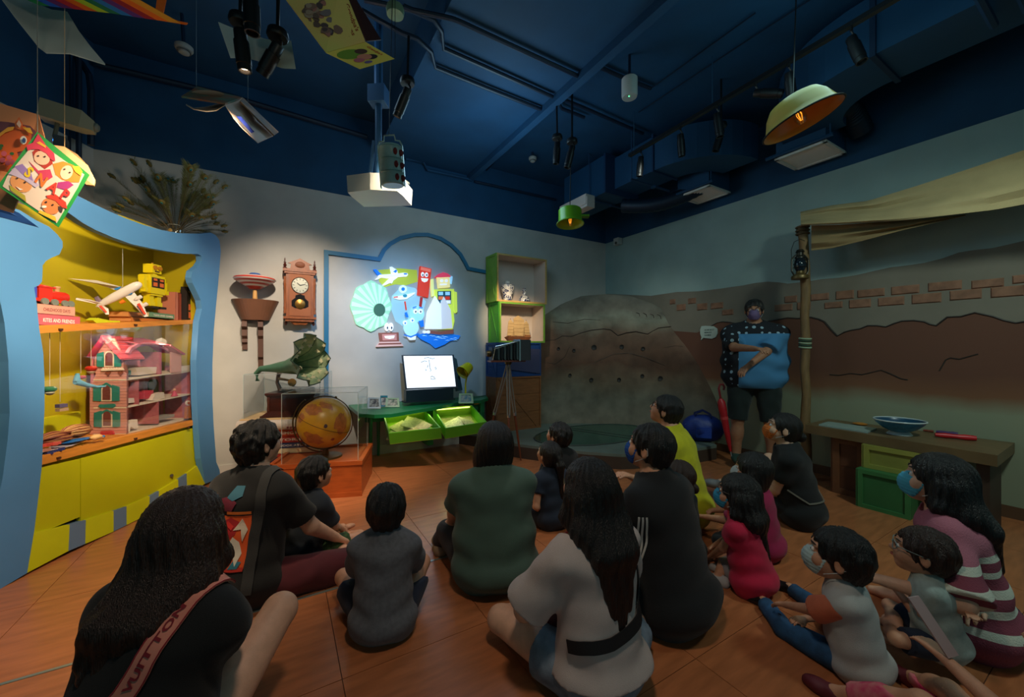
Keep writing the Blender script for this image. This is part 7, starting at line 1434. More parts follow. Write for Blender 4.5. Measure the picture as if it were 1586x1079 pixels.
        for j,(q,fl_)in enumerate(((-1,.062),(-.33,.075),(.33,.072),(1,.052))if sg*1<0 else((-1,.052),(-.33,.072),(.33,.075),(1,.062))):
            b0=p1+sd*.0285*q*s;b1=b0+(d+sd*.12*q-nn*.25).normalized()*fl_*.55*s;b2=b1+(d*.75-nn*.7).normalized()*fl_*.5*s
            f.cap(b0,b1,.0105*s,.0092*s,.003*s);f.cap(b1,b2,.0092*s,.0075*s,.003*s)
        t0=W+d*.02*s+th*.018*s;t1=t0+(d*.6+th*.75-nn*.2).normalized()*.04*s;t2=t1+(d*.95+th*.15-nn*.3).normalized()*.03*s
        f.cap(t0,t1,.014*s,.0115*s,.008*s);f.cap(t1,t2,.0115*s,.009*s,.003*s)
        # foot
        fd=(V((0,1,0))if stand else V(((ft[i].x-kn[i].x)*.4,max(.3,0),0))).normalized()
        toe=ft[i]+fd*.13*s+V((0,0,-.028*s));hl=ft[i]-fd*.045*s+V((0,0,-.02*s))
        toe.z=max(toe.z,.02*s+(0 if not stand else 0));hl.z=max(hl.z,.028*s)
        f.cap(hl,ft[i],.033*s,.036*s,.02*s);f.cap(hl,toe,.030*s,.022*s,.025*s);f.ell(ft[i].lerp(toe,.6),(.038*s,.04*s,.024*s),None,.02*s)
        ft[i]=(ft[i],hl,toe)
    # head
    def he(f,x,y,z,r,k=.02,sub=False,M=None,g=0):f.ell(hd(x,y,z),tuple(q*hs+g for q in r),HR if M is None else HR@M,k*hs,sub)
    def hcp(f,a,b,r1,r2,k=.01,sub=False):f.cap(hd(*a),hd(*b),r1*hs,r2*hs,k*hs,sub)
    he(f,0,-.012,.030,(.076,.094,.082));he(f,0,.022,-.030,(.062,.070,.074));he(f,0,.055,-.082,(.026,.024,.022),.03)
    for q in(-1,1):
        he(f,.036*q,.058,-.028,(.026,.026,.028),.02);hcp(f,(.046*q,.07,.028),(.012*q,.084,.030),.010,.010,.012)
        he(f,.031*q,.098,.006,(.017,.014,.011),.012,True);he(f,.031*q,.078,.006,(.013,.0125,.0115),.004)
        he(f,.080*q,-.008,-.008,(.009,.019,.031),.006,False,Euler((R(-12),0,R(18*q))).to_matrix())
        he(f,.087*q,-.004,-.006,(.005,.011,.019),.004,True,Euler((R(-12),0,R(18*q))).to_matrix())
    hcp(f,(0,.084,.018),(0,.103,-.018),.0085,.0115,.012);he(f,-.011,.092,-.022,(.009,.009,.008),.008);he(f,.011,.092,-.022,(.009,.009,.008),.008)
    hcp(f,(-.018,.086,-.048),(.018,.086,-.048),.0065,.0065,.008);hcp(f,(-.014,.085,-.057),(.014,.085,-.057),.007,.007,.006)
    body=fld_obj(f,'body',skin,root)
    allo=[body]
    # eyes
    for q in(-1,1):
        mb=MB();E=hd(.031*q,.0795,.006);mb.sph(E,.0118*hs,12,8,0)
        g=HR@V((0,1,.0));mb.sph(E+g*.0062*hs,.0068*hs,10,6,1)
        v0=[V(p)for p in mb.v];mb.v=[p+O for p in v0];allo.append(mb.build('eye',[C3(225,222,218,rough=.2),C3(30,20,15,rough=.1)],root))
        mb=MB();mb.tube([hd(.05*q,.074,.033),hd(.036*q,.090,.037),hd(.016*q,.0935,.033)],[.002*hs,.0035*hs,.0028*hs],6);mb.v=[p+O for p in mb.v]
        allo.append(mb.build('eyebrow',HAIR,root))
    mb=MB()
    mb.tube([hd(-.022,.0895,-.0525),hd(-.008,.0975,-.051),hd(0,.0965,-.0525),hd(.008,.0975,-.051),hd(.022,.0895,-.0525)],[.001*hs,.005*hs,.0045*hs,.005*hs,.001*hs],6);mb.v=[p+O for p in mb.v]
    allo.append(mb.build('mouth',LIP,root))
    # ---- hair
    if hair:
        hp_=[hd(a,b,c)for a in(-.13,.13)for b in(-.16,.12)for c in(-.13-hlen/hs,.15)]
        lo2=[min(p[j]for p in hp_)-.03 for j in range(3)];hi2=[max(p[j]for p in hp_)+.03 for j in range(3)]
        if hlen:lo2[2]=min(lo2[2],hc.z-hlen-.12)
        f=Fld(lo2,hi2,hh)
        g={'short':.011,'boy':.013,'bob':.020,'long':.016,'bun':.009,'tail':.010,'thick':.017}[hair]*hs
        he(f,0,-.014,.032,(.077,.094,.082),.01,g=g)
        he(f,0,-.045,-.01,(.070,.062,.082),.03,g=g*.8)
        if hair in('bob','long'):
            he(f,0,-.035,-.03,(.082,.068,.10),.03,g=g*.5)
        down=V((0,0,-1));bk=-(HR@V((0,1,0)));bk.z=0
        if hair=='bob':
            he(f,0,-.035,-.080,(.106,.070,.085),.03)
            for q in(-1,1):he(f,.084*q,-.01,-.07,(.026,.055,.090),.02)
        if hair=='long':
            a0=hc+bk*.055*hs;N=6;prev=None
            bbk=-sp
            for q in(-1,-.5,0,.5,1):
                sdv=HR@V((1,0,0));p0=a0+sdv*.055*q*hs+V((0,0,-.02))+bk*(.01-.02*abs(q));L=hlen*(1-.22*abs(q))
                p1=p0+V((0,0,-.10*hs))+bk*.035+sdv*.018*q;p2=nb+V((0,0,-.02))+bk*.12*s+sdv*(.058*q)*s+sr*hsway*.5;
                p3=p2+(bbk*(max(L-(p0.z-p2.z),.04)))+bk*.02-sdv*.018*q+sr*hsway
                f.cap(p0,p1,.055*hs,.05*hs,.03);f.cap(p1,p2,.05*hs,.045*s,.03);f.cap(p2,p3,.040*s,.010*s,.02)
            for q in(-1,1):
                p0=hd(.076*q,-.005,.0);p1=hd(.086*q,-.02,-.09);f.cap(p0,p1,.022*hs,.03*hs,.03);f.cap(p1,sh[(q+1)//2].lerp(nb,.55)+V((0,-.03*s,.055*s)),.03*hs,.026*s,.03)
        if hair=='tail':
            p0=hd(0,-.115,.03);p1=hd(0,-.15,-.01);p2=p1+V((0,-.01,-hlen));f.cap(hd(0,-.09,.035),p0,.03*hs,.022*hs,.02);f.cap(p0,p1,.022*hs,.03*hs,.02);f.cap(p1,p2,.034*hs,.012*hs,.02)
        if hair=='bun':
            he(f,0,-.125,-.02 if hlen==0 else .09,(.034,.030,.034),.012)
        # face, ears and nape stay free
        if hair in('short','boy','thick'):
            he(f,0,.105,-.045,(.085,.085,.098),.012,True)
            f.half(hd(0,0,-.052 if hair!='thick' else-.066),tuple(HR@V((0,.25,-1)).normalized()))
            for q in(-1,1):he(f,.10*q,.004,-.035,(.032,.034,.050),.01,True)
        elif hair in('bun','tail'):
            he(f,0,.11,-.035,(.085,.085,.105),.012,True)
            for q in(-1,1):he(f,.10*q,.01,-.035,(.030,.036,.050),.01,True)
            if hair=='bun':f.half(hd(0,0,-.075),tuple(HR@V((0,.2,-1)).normalized()))
        else:
            he(f,0,.125,-.05,(.072,.085,.11),.01,True)
            f.cap(hd(0,.09,-.1),hd(0,.06,-.26),.055*hs,.07*hs,.01,True)
        # strands
        X,Y,Z=np.meshgrid(*f.ax,indexing='ij',sparse=True)
        th=np.arctan2(X-hc.x,Y-hc.y);rr=26 if hair in('long','bob','tail')else 14
        am=(.0022 if hair in('long','bob','tail')else .0028)*(1.5 if hair=='thick' else 1)
        f.D=f.D+(am*np.sin(th*rr+9*(Z-hc.z)+2*np.sin(Z*22))+am*.6*np.sin(th*rr*2.3+Z*31)).astype(np.float32)
        if hair in('short','boy','thick'):f.wrinkle(.0018*(2 if hair=='thick' else 1),85,1.3)
        allo.append(fld_obj(f,'hair',hairm,root))
    # ---- shirt
    if shirt is not None:
        g=.011*looseness
        P2=[pelv,nb,*sh,*el]+([hnd[0],hnd[1]]if sleeve>1 else[]);lo3=[min(p[j]for p in P2)-.27*max(s,.7)*max(1,fat)for j in range(3)];hi3=[max(p[j]for p in P2)+.27*max(s,.7)*max(1,fat)for j in range(3)]
        lo3[2]=max(lo3[2],-.02)
        f=Fld(lo3,hi3,h)
        torso(f,g,.07)
        if not stand:f.ell(pelv+V((0,-.02*s,.02*s)),(.172*wide*(.5+.5*fat)*s+g,.135*s*fat+g,.10*s+g*.3),SE,.06*s)
        f.cap(hip[0],hip[1],.098*s*(.4+.6*fat)+g*.6,None,.05*s)
        f.ell(waist,(.148*wide*fat*s+g,.115*s*fat+g,.15*s),SE,.06*s)
        f2=Fld(lo3,hi3,h);fb_=f;f=f2
        for i in(0,1):
            e=sh[i].lerp(el[i],min(sleeve,1));f.cap(sh[i]if not slm else sh[i].lerp(el[i],.12),e,.050*s*(.4+.6*fat)+g*.7,(.047*s*(.5+.5*fat)+g*1.2)*slvloose,.03*s)
            if sleeve>1:e2=el[i].lerp(hnd[i],min(sleeve-1,.97));f.cap(el[i],e2,.044*s+g*.8,.032*s+g*.8,.015*s);e,pr_=e2,el[i]
            else:pr_=sh[i]
            dn=(e-pr_).normalized();q=f._sub(np.array(e)-.1*s-.03,np.array(e)+.1*s+.03)
            if q is not None:
                sl,(X,Y,Z)=q;dd=(X-e.x)*dn.x+(Y-e.y)*dn.y+(Z-e.z)*dn.z;rad=np.sqrt(np.maximum((X-e.x)**2+(Y-e.y)**2+(Z-e.z)**2-dd**2,0))
                D=f.D[sl];f.D[sl]=np.where((rad<.1*s*max(fat,1)*slvloose)&(dd>0),np.maximum(D,dd),D)
        f=fb_
        if not slm:k_=.03*s;hh_=np.maximum(k_-np.abs(f.D-f2.D),0)/k_;f.D=np.minimum(f.D,f2.D)-hh_*hh_*k_*.25
        if slm:allo.append(fld_obj(f2,'sleeves',slm,root))
        if not nowr:f.wrinkle(.0035*s*(.6+.4*looseness),30/max(s,.6),len(label)*.37,(.6,.6,1.2))
        nkc=nb+(hc-nb)*.30+V((0,.012,0))*s
        f.cap(nkc,hc,.070*s+neck,.10*s+neck,.008,True)
        if hem is not None:
            f.half(pelv+sp*hem*s,tuple(-sp))
        sho=fld_obj(f,shirtname,shirt,root);allo.append(sho)
    # ---- trousers, shorts or skirt
    if pants is not None:
        P2=[pelv,*kn]+[q[0]for q in ft];lo3=[min(p[j]for p in P2)-.24*max(s,.7)*max(1,fat)for j in range(3)];hi3=[max(p[j]for p in P2)+.24*max(s,.7)*max(1,fat)for j in range(3)];lo3[2]=max(lo3[2],-.03)
        f=Fld(lo3,hi3,h)
        f.ell(pelv+V((0,-.01*s,0)),((.168*wide*(.5+.5*fat))*s+.008,.128*s*fat+.008,min(.125*s,hipz+.014 if not stand else 9)),SE,.05*s)
        f.ell(waist-sp*.06*s,(.14*wide*fat*s+.008,.108*s*fat+.006,.08*s),SE,.05*s)
        for i in(0,1):
            t=min(plen,1);e=hip[i].lerp(kn[i],t);r1=.089*s*(.4+.6*fat)+.008;f.cap(hip[i],e,r1,r1+(.060*s+.010-r1)*t+(.012*s if plen<1 else 0),.04*s)
            if plen>1:e2=kn[i].lerp(ft[i][0],min(plen-1,.9));f.cap(kn[i],e2,.060*s+.008,.050*s+.006,.015*s);e,pr_=e2,kn[i]
            else:pr_=hip[i]
            dn=(e-pr_).normalized();q=f._sub(np.array(e)-.12*s,np.array(e)+.12*s)
            if q is not None:
                sl,(X,Y,Z)=q;dd=(X-e.x)*dn.x+(Y-e.y)*dn.y+(Z-e.z)*dn.z;rad=np.sqrt(np.maximum((X-e.x)**2+(Y-e.y)**2+(Z-e.z)**2-dd**2,0))
                D=f.D[sl];f.D[sl]=np.where((rad<.105*s)&(dd>0),np.maximum(D,dd),D)
        f.wrinkle(.003*s,34,2.1)
        f.half(pelv+sp*(.13*s),tuple(sp))
        allo.append(fld_obj(f,'trousers' if plen>1 else 'shorts',pants,root))
    if shoe is not None:
        for i in(0,1):
            a,hl,toe=ft[i];f=Fld([min(hl[j],toe[j],a[j])-.09 for j in range(3)],[max(hl[j],toe[j],a[j])+.09 for j in range(3)],.007)
            f.cap(hl,toe,.042*s,.033*s,.02);f.cap(hl,a,.042*s,.043*s,.02);f.ell(a.lerp(toe,.6),(.050*s,.052*s,.034*s),None,.02)
            f.half(a+V((0,0,.03*s)),(0,0,1));f.half(V((0,0,min(hl.z,toe.z)-.03*s)),(0,0,-1))
            allo.append(fld_obj(f,'shoe',shoe,root))
    if mask is not None:
        lo4=[hc[j]-.17*hs for j in range(3)];f=Fld(lo4,[hc[j]+.17*hs for j in range(3)],.005)
        he(f,0,.024,-.030,(.063,.072,.074),.02,g=.004);he(f,0,.060,-.080,(.028,.026,.024),.03,g=.004);he(f,0,.082,-.038,(.030,.032,.036),.03,g=.004)
        f.half(hd(0,0,.000),tuple(HR@V((0,-.25,1)).normalized()));f.half(hd(0,.030,0),tuple(HR@V((0,-1,-.25)).normalized()));f.half(hd(0,0,-.101),tuple(HR@V((0,.1,-1)).normalized()))
        X,Y,Z=np.meshgrid(*f.ax,indexing='ij',sparse=True);zz=(HM.inverted()@V((0,0,0)));hz3=HR@V((0,0,1))
        f.D=f.D+(.0012*np.sin((X*hz3.x+Y*hz3.y+Z*hz3.z)*420/1.0)).astype(np.float32)
        mo=fld_obj(f,'face_mask',mask,root);allo.append(mo)
        for q in(-1,1):
            mb=MB();mb.tube([hd(.062*q,.034,-.012),hd(.078*q,.01,.012),hd(.086*q,-.022,.018),hd(.087*q,-.03,-.012),hd(.078*q,-.012,-.035),hd(.060*q,.034,-.072)],.0016,5)
            mb.v=[p+O for p in mb.v];allo.append(mb.build('ear_loop',C3(200,205,205),mo))
    if glasses is not None:
        mb=MB()
        for q in(-1,1):
            c=[hd(.034*q+.026*math.cos(a),.100-.012*abs(math.cos(a))*(1 if math.cos(a)*q>0 else 0),.008+.019*math.sin(a))for a in[2*PI*i/14 for i in range(14)]]
            mb.tube(c,.0017,6,closed=True);mb.tube([hd(.060*q,.088,.012),hd(.082*q,.04,.012),hd(.087*q,-.02,.008)],.0018,6)
        mb.tube([hd(-.009,.103,.012),hd(.009,.103,.012)],.0017,6);mb.v=[p+O for p in mb.v];allo.append(mb.build('glasses',glasses,root))
    for o in allo:pass
    root.rotation_euler=(0,0,R(yaw))
    # local builders work in the frame of the root (mb vertices are local + O, root rotation turns them)
    return dict(root=root,O=O,A=A,hd=hd,sh=sh,el=el,hnd=hnd,nb=nb,pelv=pelv,sp=sp,sr=sr,s=s,kn=kn,ft=ft,shirt=(sho if shirt is not None else None),body=body,loc=loc,hc=hc)
def lmb(P,mb,name,m,parent=None): # a local-frame mesh of a person's part
    mb.v=[p+P['O']for p in mb.v];return mb.build(name,m,parent or P['root'])
def drape(P,poly,dirv,target=None,off=.004): # project local points along dirv onto the shirt
    b=P.get('_bvh')
    if b is None:b=P['_bvh']=bvh_of(target or P['shirt'])
    out=[];d=V(dirv).normalized()
    for p in poly:
        hit=b.ray_cast(V(p)-d*.6,d,1.2)
        out.append((hit[0]-d*off)if hit[0]is not None else V(p))
    return out
def band(P,pts,wdir,w,name,m,th=.004,off=.004,n=24,parent=None,sag=None): # strap laid on the shirt; pts are local guide points
    b=P.get('_bvh')
    if b is None:b=P['_bvh']=bvh_of(P['shirt'])
    # resample
    pts=[V(p)for p in pts];L=[0]
    for i in range(1,len(pts)):L.append(L[-1]+(pts[i]-pts[i-1]).length)
    S=[]
    for i in range(n+1):
        t=L[-1]*i/n;j=0
        while j<len(pts)-2 and L[j+1]<t:j+=1
        S.append(pts[j].lerp(pts[j+1],(t-L[j])/max(L[j+1]-L[j],1e-6)))
    rows=[]
    for i,p in enumerate(S):
        tg=(S[min(i+1,n)]-S[max(i-1,0)]).normalized();hit=b.find_nearest(p);nr=hit[1]if hit[0]is not None else V((0,-1,0))
        if(p-hit[0]).length>.08:nr=V(wdir).cross(tg).normalized()
        q=hit[0]if(p-hit[0]).length<.08 else p
        if nr.dot(V(p)-P['nb']+P['sp']*.2)<0 and(p-hit[0]).length<.08:nr=-nr if False else nr
        sd=tg.cross(nr).normalized();rows.append((q,nr,sd))
    mb=MB()
    vs=[]
    for q,nr,sd in rows:vs+=[q+nr*off-sd*w/2,q+nr*(off+th)-sd*w/2,q+nr*(off+th)+sd*w/2,q+nr*off+sd*w/2]
    fs=[]
    for i in range(n):
        for j in range(4):fs.append((i*4+j,i*4+(j+1)%4,i*4+4+(j+1)%4,i*4+4+j))
    fs+=[(0,1,2,3),(n*4,n*4+3,n*4+2,n*4+1)]
    mb.add(vs,fs);P['_rows']=rows;return lmb(P,mb,name,m,parent)
# ================================================================ the people
SCR=(-1.36,4.75,1.55)
BT=cloth('black tee',(12,13,15));NAVY=cloth('navy shorts',(22,34,56));BPANT=cloth('black trousers',(24,24,27))
def print_patch(P,pts,c_,name='print_patch',off=.004,par=None,rings=4,mt=None):
    c0=sum((V(p)for p in pts),V((0,0,0)))/len(pts);vs=[c0];n=len(pts)
    for k in range(1,rings+1):vs+=[c0+(V(p)-c0)*(k/rings)for p in pts]
    out=drape(P,vs,(0,1,0),off=off);fs=[(0,1+i,1+(i+1)%n)for i in range(n)]
    for k in range(rings-1):fs+=[(1+k*n+i,1+k*n+(i+1)%n,1+(k+1)*n+(i+1)%n,1+(k+1)*n+i)for i in range(n)]
    m=MB();m.add(out,fs);return lmb(P,m,name,mt or C3(*c_,rough=.8),par)
def dense(pts,k=4):return[V(pts[i]).lerp(V(pts[(i+1)%len(pts)]),j/k)for i in range(len(pts))for j in range(k)]
# 1 woman in the left foreground
P=person('woman in black with long dark brown hair and pink lettered strap, left foreground',(-.985,.97),-8,sith=.87,lean=16,look=SCR,skin=SKIN2,h=.007,hh=.005,shirt=BT,sleeve=.62,pants=BPANT,plen=.45,hair='long',hairm=HAIRB,hlen=.30,hsway=-.055,looseness=1.6,wide=1.04,fat=1.05,
           knees=(at(250,1100,1.45),at(436,940,1.42)),feet=(at(330,1180,1.35),at(360,1120,1.45)),hands=(at(300,1050,1.4),at(330,1000,1.42)))
sp,sr,s=P['sp'],P['sr'],P['s'];nb=P['nb']
gp=[nb+sr*.13*s+V((0,.08,.03)),nb+sr*.12*s+V((0,-.05,.02)),nb+sr*.07*s-sp*.14*s+V((0,-.14,0)),P['pelv']+sp*.16*s-sr*.06*s+V((0,-.17,0)),P['pelv']-sr*.20*s+sp*.0+V((0,-.12,0))]
bd=band(P,gp,(1,0,0),.050,'bag_strap',mat('strap pink',(214,132,112),.6,noise=.15,ns=10),n=40,off=.006);rows=P['_rows']
def rowf(u,v,L0,ln,flip=1): # text along the strap
    t=(L0+u/ln)*(len(rows)-1);i=int(max(0,min(len(rows)-2,t)));f_=t-i;a=rows[i];b_=rows[i+1];return a[0].lerp(b_[0],f_)+a[1]*.0125+a[2]*v
Lr=sum((rows[i+1][0]-rows[i][0]).length for i in range(len(rows)-1))
m=MB();put_text(m,'LOUIS  VUITTON',lambda u,v:rowf(-u,v-.008,.58,Lr),.30,.017,bold=.03);lmb(P,m,'lettering',C3(130,20,34),bd)
for q in(-1,1):
    m=MB();m.tube([a[0]+a[1]*.011+a[2]*.023*q for a in rows],.0016,5);lmb(P,m,'strap_edge',C3(150,30,44),bd)
hc=P['hc'];m=MB();a=P['hd'](-.03,-.07,.085);m.tube([a,a+V((.02,-.003,-.004)),a+V((.04,.0,-.012))],.004,6);m.sph(a+V((.01,-.006,0)),.006);lmb(P,m,'hair_clip',C3(206,170,130,rough=.3,metal=.4))
# 2 short haired adult with printed shirt
P=person('adult with short black hair, black shirt with orange print on the back',(-1.34,1.96),-12,sith=.885,lean=5,look=(-.2,4.2,1.0),skin=SKIN2,h=.007,hh=.005,shirt=BT,sleeve=.72,pants=cloth('maroon shorts',(84,26,34)),plen=.95,hair='thick',looseness=1.5,
           knees=(at(400,830,2.35),at(556,872,2.18)),feet=(at(500,850,2.5),at(520,872,2.35)),hands=(at(560,822,2.45),at(520,832,2.28)),hpoles=(None,(.5,-.4,-.9)))
s=P['s'];x0,z0=-.105,.22
def pq(l):return[V((x0+u*.21*s,-.3,z0+v*.33*s))for u,v in l]
b0=print_patch(P,dense(pq([(0,0),(1,0),(1,.68),(0,.68)]),6),(214,84,30),'shirt_print',.003,rings=6)
for l,c_,o_ in(([(.30,.35),(.5,.3),(.75,.45),(.8,.6),(.6,.66),(.4,.6),(.3,.5)],(160,26,30),.0045),([(.05,.3),(.25,.35),(.45,.25),(.4,.1),(.15,.08)],(110,50,40),.0045),([(.2,.25),(.4,.42),(.6,.38),(.5,.28)],(30,90,130),.0055),([(.55,.05),(.62,.3),(.72,.42),(.85,.35),(.92,.2),(.85,.05),(.80,.2),(.75,.3),(.68,.25),(.66,.08)],(214,206,190),.0065),([(.7,.5),(.85,.65),(.97,.5),(.9,.35),(.88,.5),(.8,.56)],(206,190,170),.0065),([(.0,.5),(.15,.66),(.3,.66),(.1,.3),(0,.3)],(40,120,150),.005),([(.4,.5),(.55,.62),(.7,.55),(.66,.5),(.55,.55)],(200,40,36),.007),([(.3,.02),(.55,.2),(.5,.06)],(180,200,206),.006),([(.72,.02),(.8,.12),(.95,.1),(.9,.02)],(50,120,140),.006)):
    print_patch(P,dense(pq(l),2),c_,'print_patch',o_,b0,3)
print_patch(P,dense(pq([(.05,-.02),(1,-.02),(1,.03),(.05,.03)]),5),(190,50,36),'print_patch',.005,b0);print_patch(P,dense(pq([(.5,.70),(1,.70),(1,.74),(.5,.74)]),5),(214,110,40),'print_patch',.005,b0)
print_patch(P,dense(pq([(.0,.74),(.6,.74),(.7,.86),(.5,.94),(.3,.90),(.1,.95),(-.1,.84)]),3),(120,40,60),'print_patch',.004);print_patch(P,dense(pq([(.45,.92),(.6,.88),(.78,.94),(.74,1.06),(.55,1.06)]),3),(60,110,130),'print_patch',.005)
sp,sr,nb=P['sp'],P['sr'],P['nb'];band(P,[nb+sr*.10*s+V((0,.06,.04)),nb+sr*.12*s+V((0,-.05,.03)),nb+sr*.155*s-sp*.2*s+V((0,-.14,0)),P['pelv']+sr*.15*s+V((0,-.15,.02))],(1,0,0),.045,'bag_strap',cloth('strap grey',(46,46,46)),n=30,off=.005)
# 3 child on the lap
P=person('small child in dark shirt leaning on the printed shirt adult, arm stretched out',(-1.20,2.24,.03),-25,sith=.60,head=.195,lean=10,look=(.2,4.2,.9),h=.007,hh=.005,shirt=cloth('dark navy tee',(18,28,40)),sleeve=.8,pants=cloth('green patterned shorts',(50,80,40),noise=.6,ns=40),plen=.7,hair='boy',hands=(at(540,825,2.5),at(528,818,2.44)),looseness=1.5,knees=(at(480,830,2.5),at(560,836,2.46)),feet=(at(530,840,2.6),at(545,850,2.5)))
# 4 boy in the middle
P=person('boy in grey tee and navy shorts, cross legged, back turned in the centre',(-.565,1.72),6,sith=.655,head=.205,lean=4,look=SCR,h=.006,hh=.005,shirt=cloth('grey marl tee',(96,98,104),noise=.12,ns=60),sleeve=.95,pants=NAVY,plen=.72,hair='boy',looseness=1.9,wide=.94,knees=(at(532,893,1.95),at(654,870,1.98)),feet=(at(620,930,2.05),at(575,930,2.1)),hands=(at(560,905,2.05),at(640,885,2.05)),neck=-.004)
# 5 woman in green
P=person('woman in moss green tee with shoulder length black hair, broad back turned',(-.09,2.10),12,sith=.855,lean=3,look=SCR,h=.007,hh=.005,shirt=cloth('moss green tee',(72,96,84),noise=.05),sleeve=.62,pants=BPANT,plen=1.95,hair='bob',wide=1.06,fat=1.32,looseness=1.2,shoe=C3(150,130,106),knees=(at(694,822,2.36),at(800,830,2.5)),feet=(at(682,848,2.42),at(720,850,2.5)),hands=(at(700,815,2.42),at(760,820,2.45)),neck=.004)
# 6, 7 two children behind her
P=person('boy in black tee behind the small girl, before the low stage',(.41,3.06),36,sith=.68,head=.205,lean=6,look=SCR,hh=.006,shirt=BT,sleeve=.6,pants=BPANT,plen=.8,hair='boy',looseness=1.4)
P=person('small girl with thin ponytail in navy top beside the boy in black',(.29,2.76),34,sith=.605,head=.19,lean=4,look=SCR,hh=.006,shirt=cloth('navy top',(20,34,52)),sleeve=.5,pants=cloth('charcoal trousers',(40,40,46)),plen=1.8,hair='tail',hlen=.22,looseness=1.4,hands=(at(838,790,2.8),None))
sp,sr,nb,s=P['sp'],P['sr'],P['nb'],P['s'];band(P,[nb+V((0,-.05,.0))+sr*.03,nb-sp*.2*s+V((0,-.12,0))+sr*.05,P['pelv']+sr*.12+V((0,-.10,0))],(1,0,0),.016,'trim_stripe',C3(120,104,80),n=16)
# 8 woman in white off-shoulder top
P=person('woman in white off shoulder top and denim shorts with very long black hair',(.325,1.43),30,sith=.845,lean=4,look=(-1.4,4.7,1.7),skin=SKIN2,h=.0065,hh=.005,shirt=cloth('white top',(190,178,174),noise=.04),sleeve=.85,slvloose=1.35,neck=.058,pants=mat('denim',(118,134,150),.9,noise=.25,ns=20,bump=.3,bs=400),plen=.44,hair='long',hlen=.44,looseness=1.5,wide=.95,hem=.02,
           knees=(at(775,958,1.66),at(990,960,1.85)),feet=(at(890,1010,1.85),at(900,1000,1.7)),hands=(at(812,925,1.66),at(940,930,1.9)),hpoles=((-.9,-.4,-.5),None))
sp,sr,nb,s=P['sp'],P['sr'],P['nb'],P['s'];pv=P['pelv']
band(P,[nb+sr*.17*s-sp*.15*s+V((0,-.05,0)),nb+sr*.08*s-sp*.26*s+V((0,-.14,0)),pv+sp*.18*s-sr*.06*s+V((0,-.13,0)),pv+sp*.15*s-sr*.17*s+V((0,-.03,0))],(1,0,0),.040,'belt_bag_strap',C3(16,18,22,rough=.7),n=28,off=.006)
for k in range(3):
    m=MB();a=nb-sr*(.075+.012*k)*s;m.tube([a+V((0,.07,-.02)),a+V((0,.02,.022)),a+V((0,-.04,.012)),a+V((0,-.085,-.06))],.006,6);lmb(P,m,'top_strap',C3(170,30,44)if k!=1 else C3(206,206,200))
e_,h_=P['el'][0],P['hnd'][0];d_=(h_-e_).normalized();c_=h_-d_*.02;b1=d_.orthogonal().normalized();b2=d_.cross(b1);m=MB();m.tube([c_+(b1*math.cos(a)+b2*math.sin(a))*.030 for a in[2*PI*k/16 for k in range(16)]],.006,6,closed=True);m.box(c_+V((0,0,.032)),(.03,.03,.008));lmb(P,m,'wristwatch',C3(20,20,24,rough=.3))
bq=at(866,950,1.55);t=thing('handbag','maroon handbag with gold chain in the lap of the woman in white','bag',bq-V((0,0,.09)));m=MB(Matrix.Translation(bq));m.sph((0,0,0),(.075,.05,.085),18,10);m.build('bag_body',mat('maroon leather',(76,20,26),.45,bump=.4,bs=30),t)
m=MB();m.tube([at(858,900,1.50),at(872,902,1.49),at(884,912,1.48),at(892,926,1.48)],.004,6);m.build('gold_chain',C3(176,130,60,rough=.3,metal=.6),t)
# 9 man in black track jacket
P=person('man in black track jacket with three white sleeve stripes and bright blue mask',(.755,1.80),38,sith=.905,lean=10,look=(-2.0,4.2,1.4),h=.007,hh=.005,shirt=cloth('black track jacket',(12,14,18)),sleeve=1.95,pants=BPANT,plen=1.9,hair='short',wide=1.06,fat=1.0,looseness=1.4,mask=C3(10,80,170,rough=.8),neck=-.006,hands=(at(968,905,1.98),None),hpoles=((-.7,-.9,-.3),None))
s=P['s'];sh,el,hn=P['sh'][0],P['el'][0],P['hnd'][0]
for k in(-1,0,1):
    o_=V((-.05,-.08,0));w_=(el-sh).normalized().cross(V((-.7,-.7,0)).normalized())*.02*k;band(P,[sh+o_+w_-V((0,0,.02)),sh.lerp(el,.5)+o_+w_,el+o_+w_,el.lerp(hn,.35)+o_*.8+w_*.9,el.lerp(hn,.8)+o_*.6+w_*.8],(0,0,1),.009,'sleeve_stripe',C3(206,204,198),n=30,off=.002,th=.002)
# 10 man in yellow
P=person('man in yellow polo shirt and glasses looking up towards the screen',(1.235,2.80),50,sith=.93,lean=9,look=(-1.4,4.6,2.0),h=.008,hh=.005,shirt=cloth('yellow polo',(196,190,20)),sleeve=.62,pants=cloth('grey trousers',(50,52,50)),plen=1.9,hair='short',glasses=BLK,looseness=1.4,wide=1.05,fat=1.05,knees=(at(1000,800,2.55),None),hands=(at(985,742,2.50),at(1000,775,2.62)),hpoles=((-.3,-.3,-1),None))
nb=P['nb'];
for q in(-1,1):m=MB();a=nb+V((0,.0,.035));m.slab([a+V((.01*q,.075,-.035)),a+V((.055*q,.045,.01)),a+V((.066*q,-.03,.016)),a+V((.04*q,-.065,.01)),a+V((.05*q,-.075,-.02)),a+V((.082*q,-.03,-.018)),a+V((.07*q,.05,-.03)),a+V((.02*q,.095,-.06))],.006);lmb(P,m,'collar',cloth('yellow polo',(196,190,20)))
e_,h_=P['el'][0],P['hnd'][0];d_=(h_-e_).normalized();c_=h_-d_*.02;b1=d_.orthogonal().normalized();b2=d_.cross(b1);m=MB();m.tube([c_+(b1*math.cos(a)+b2*math.sin(a))*.031 for a in[2*PI*k/16 for k in range(16)]],.008,6,closed=True);lmb(P,m,'wristwatch',C3(30,40,40,rough=.3))
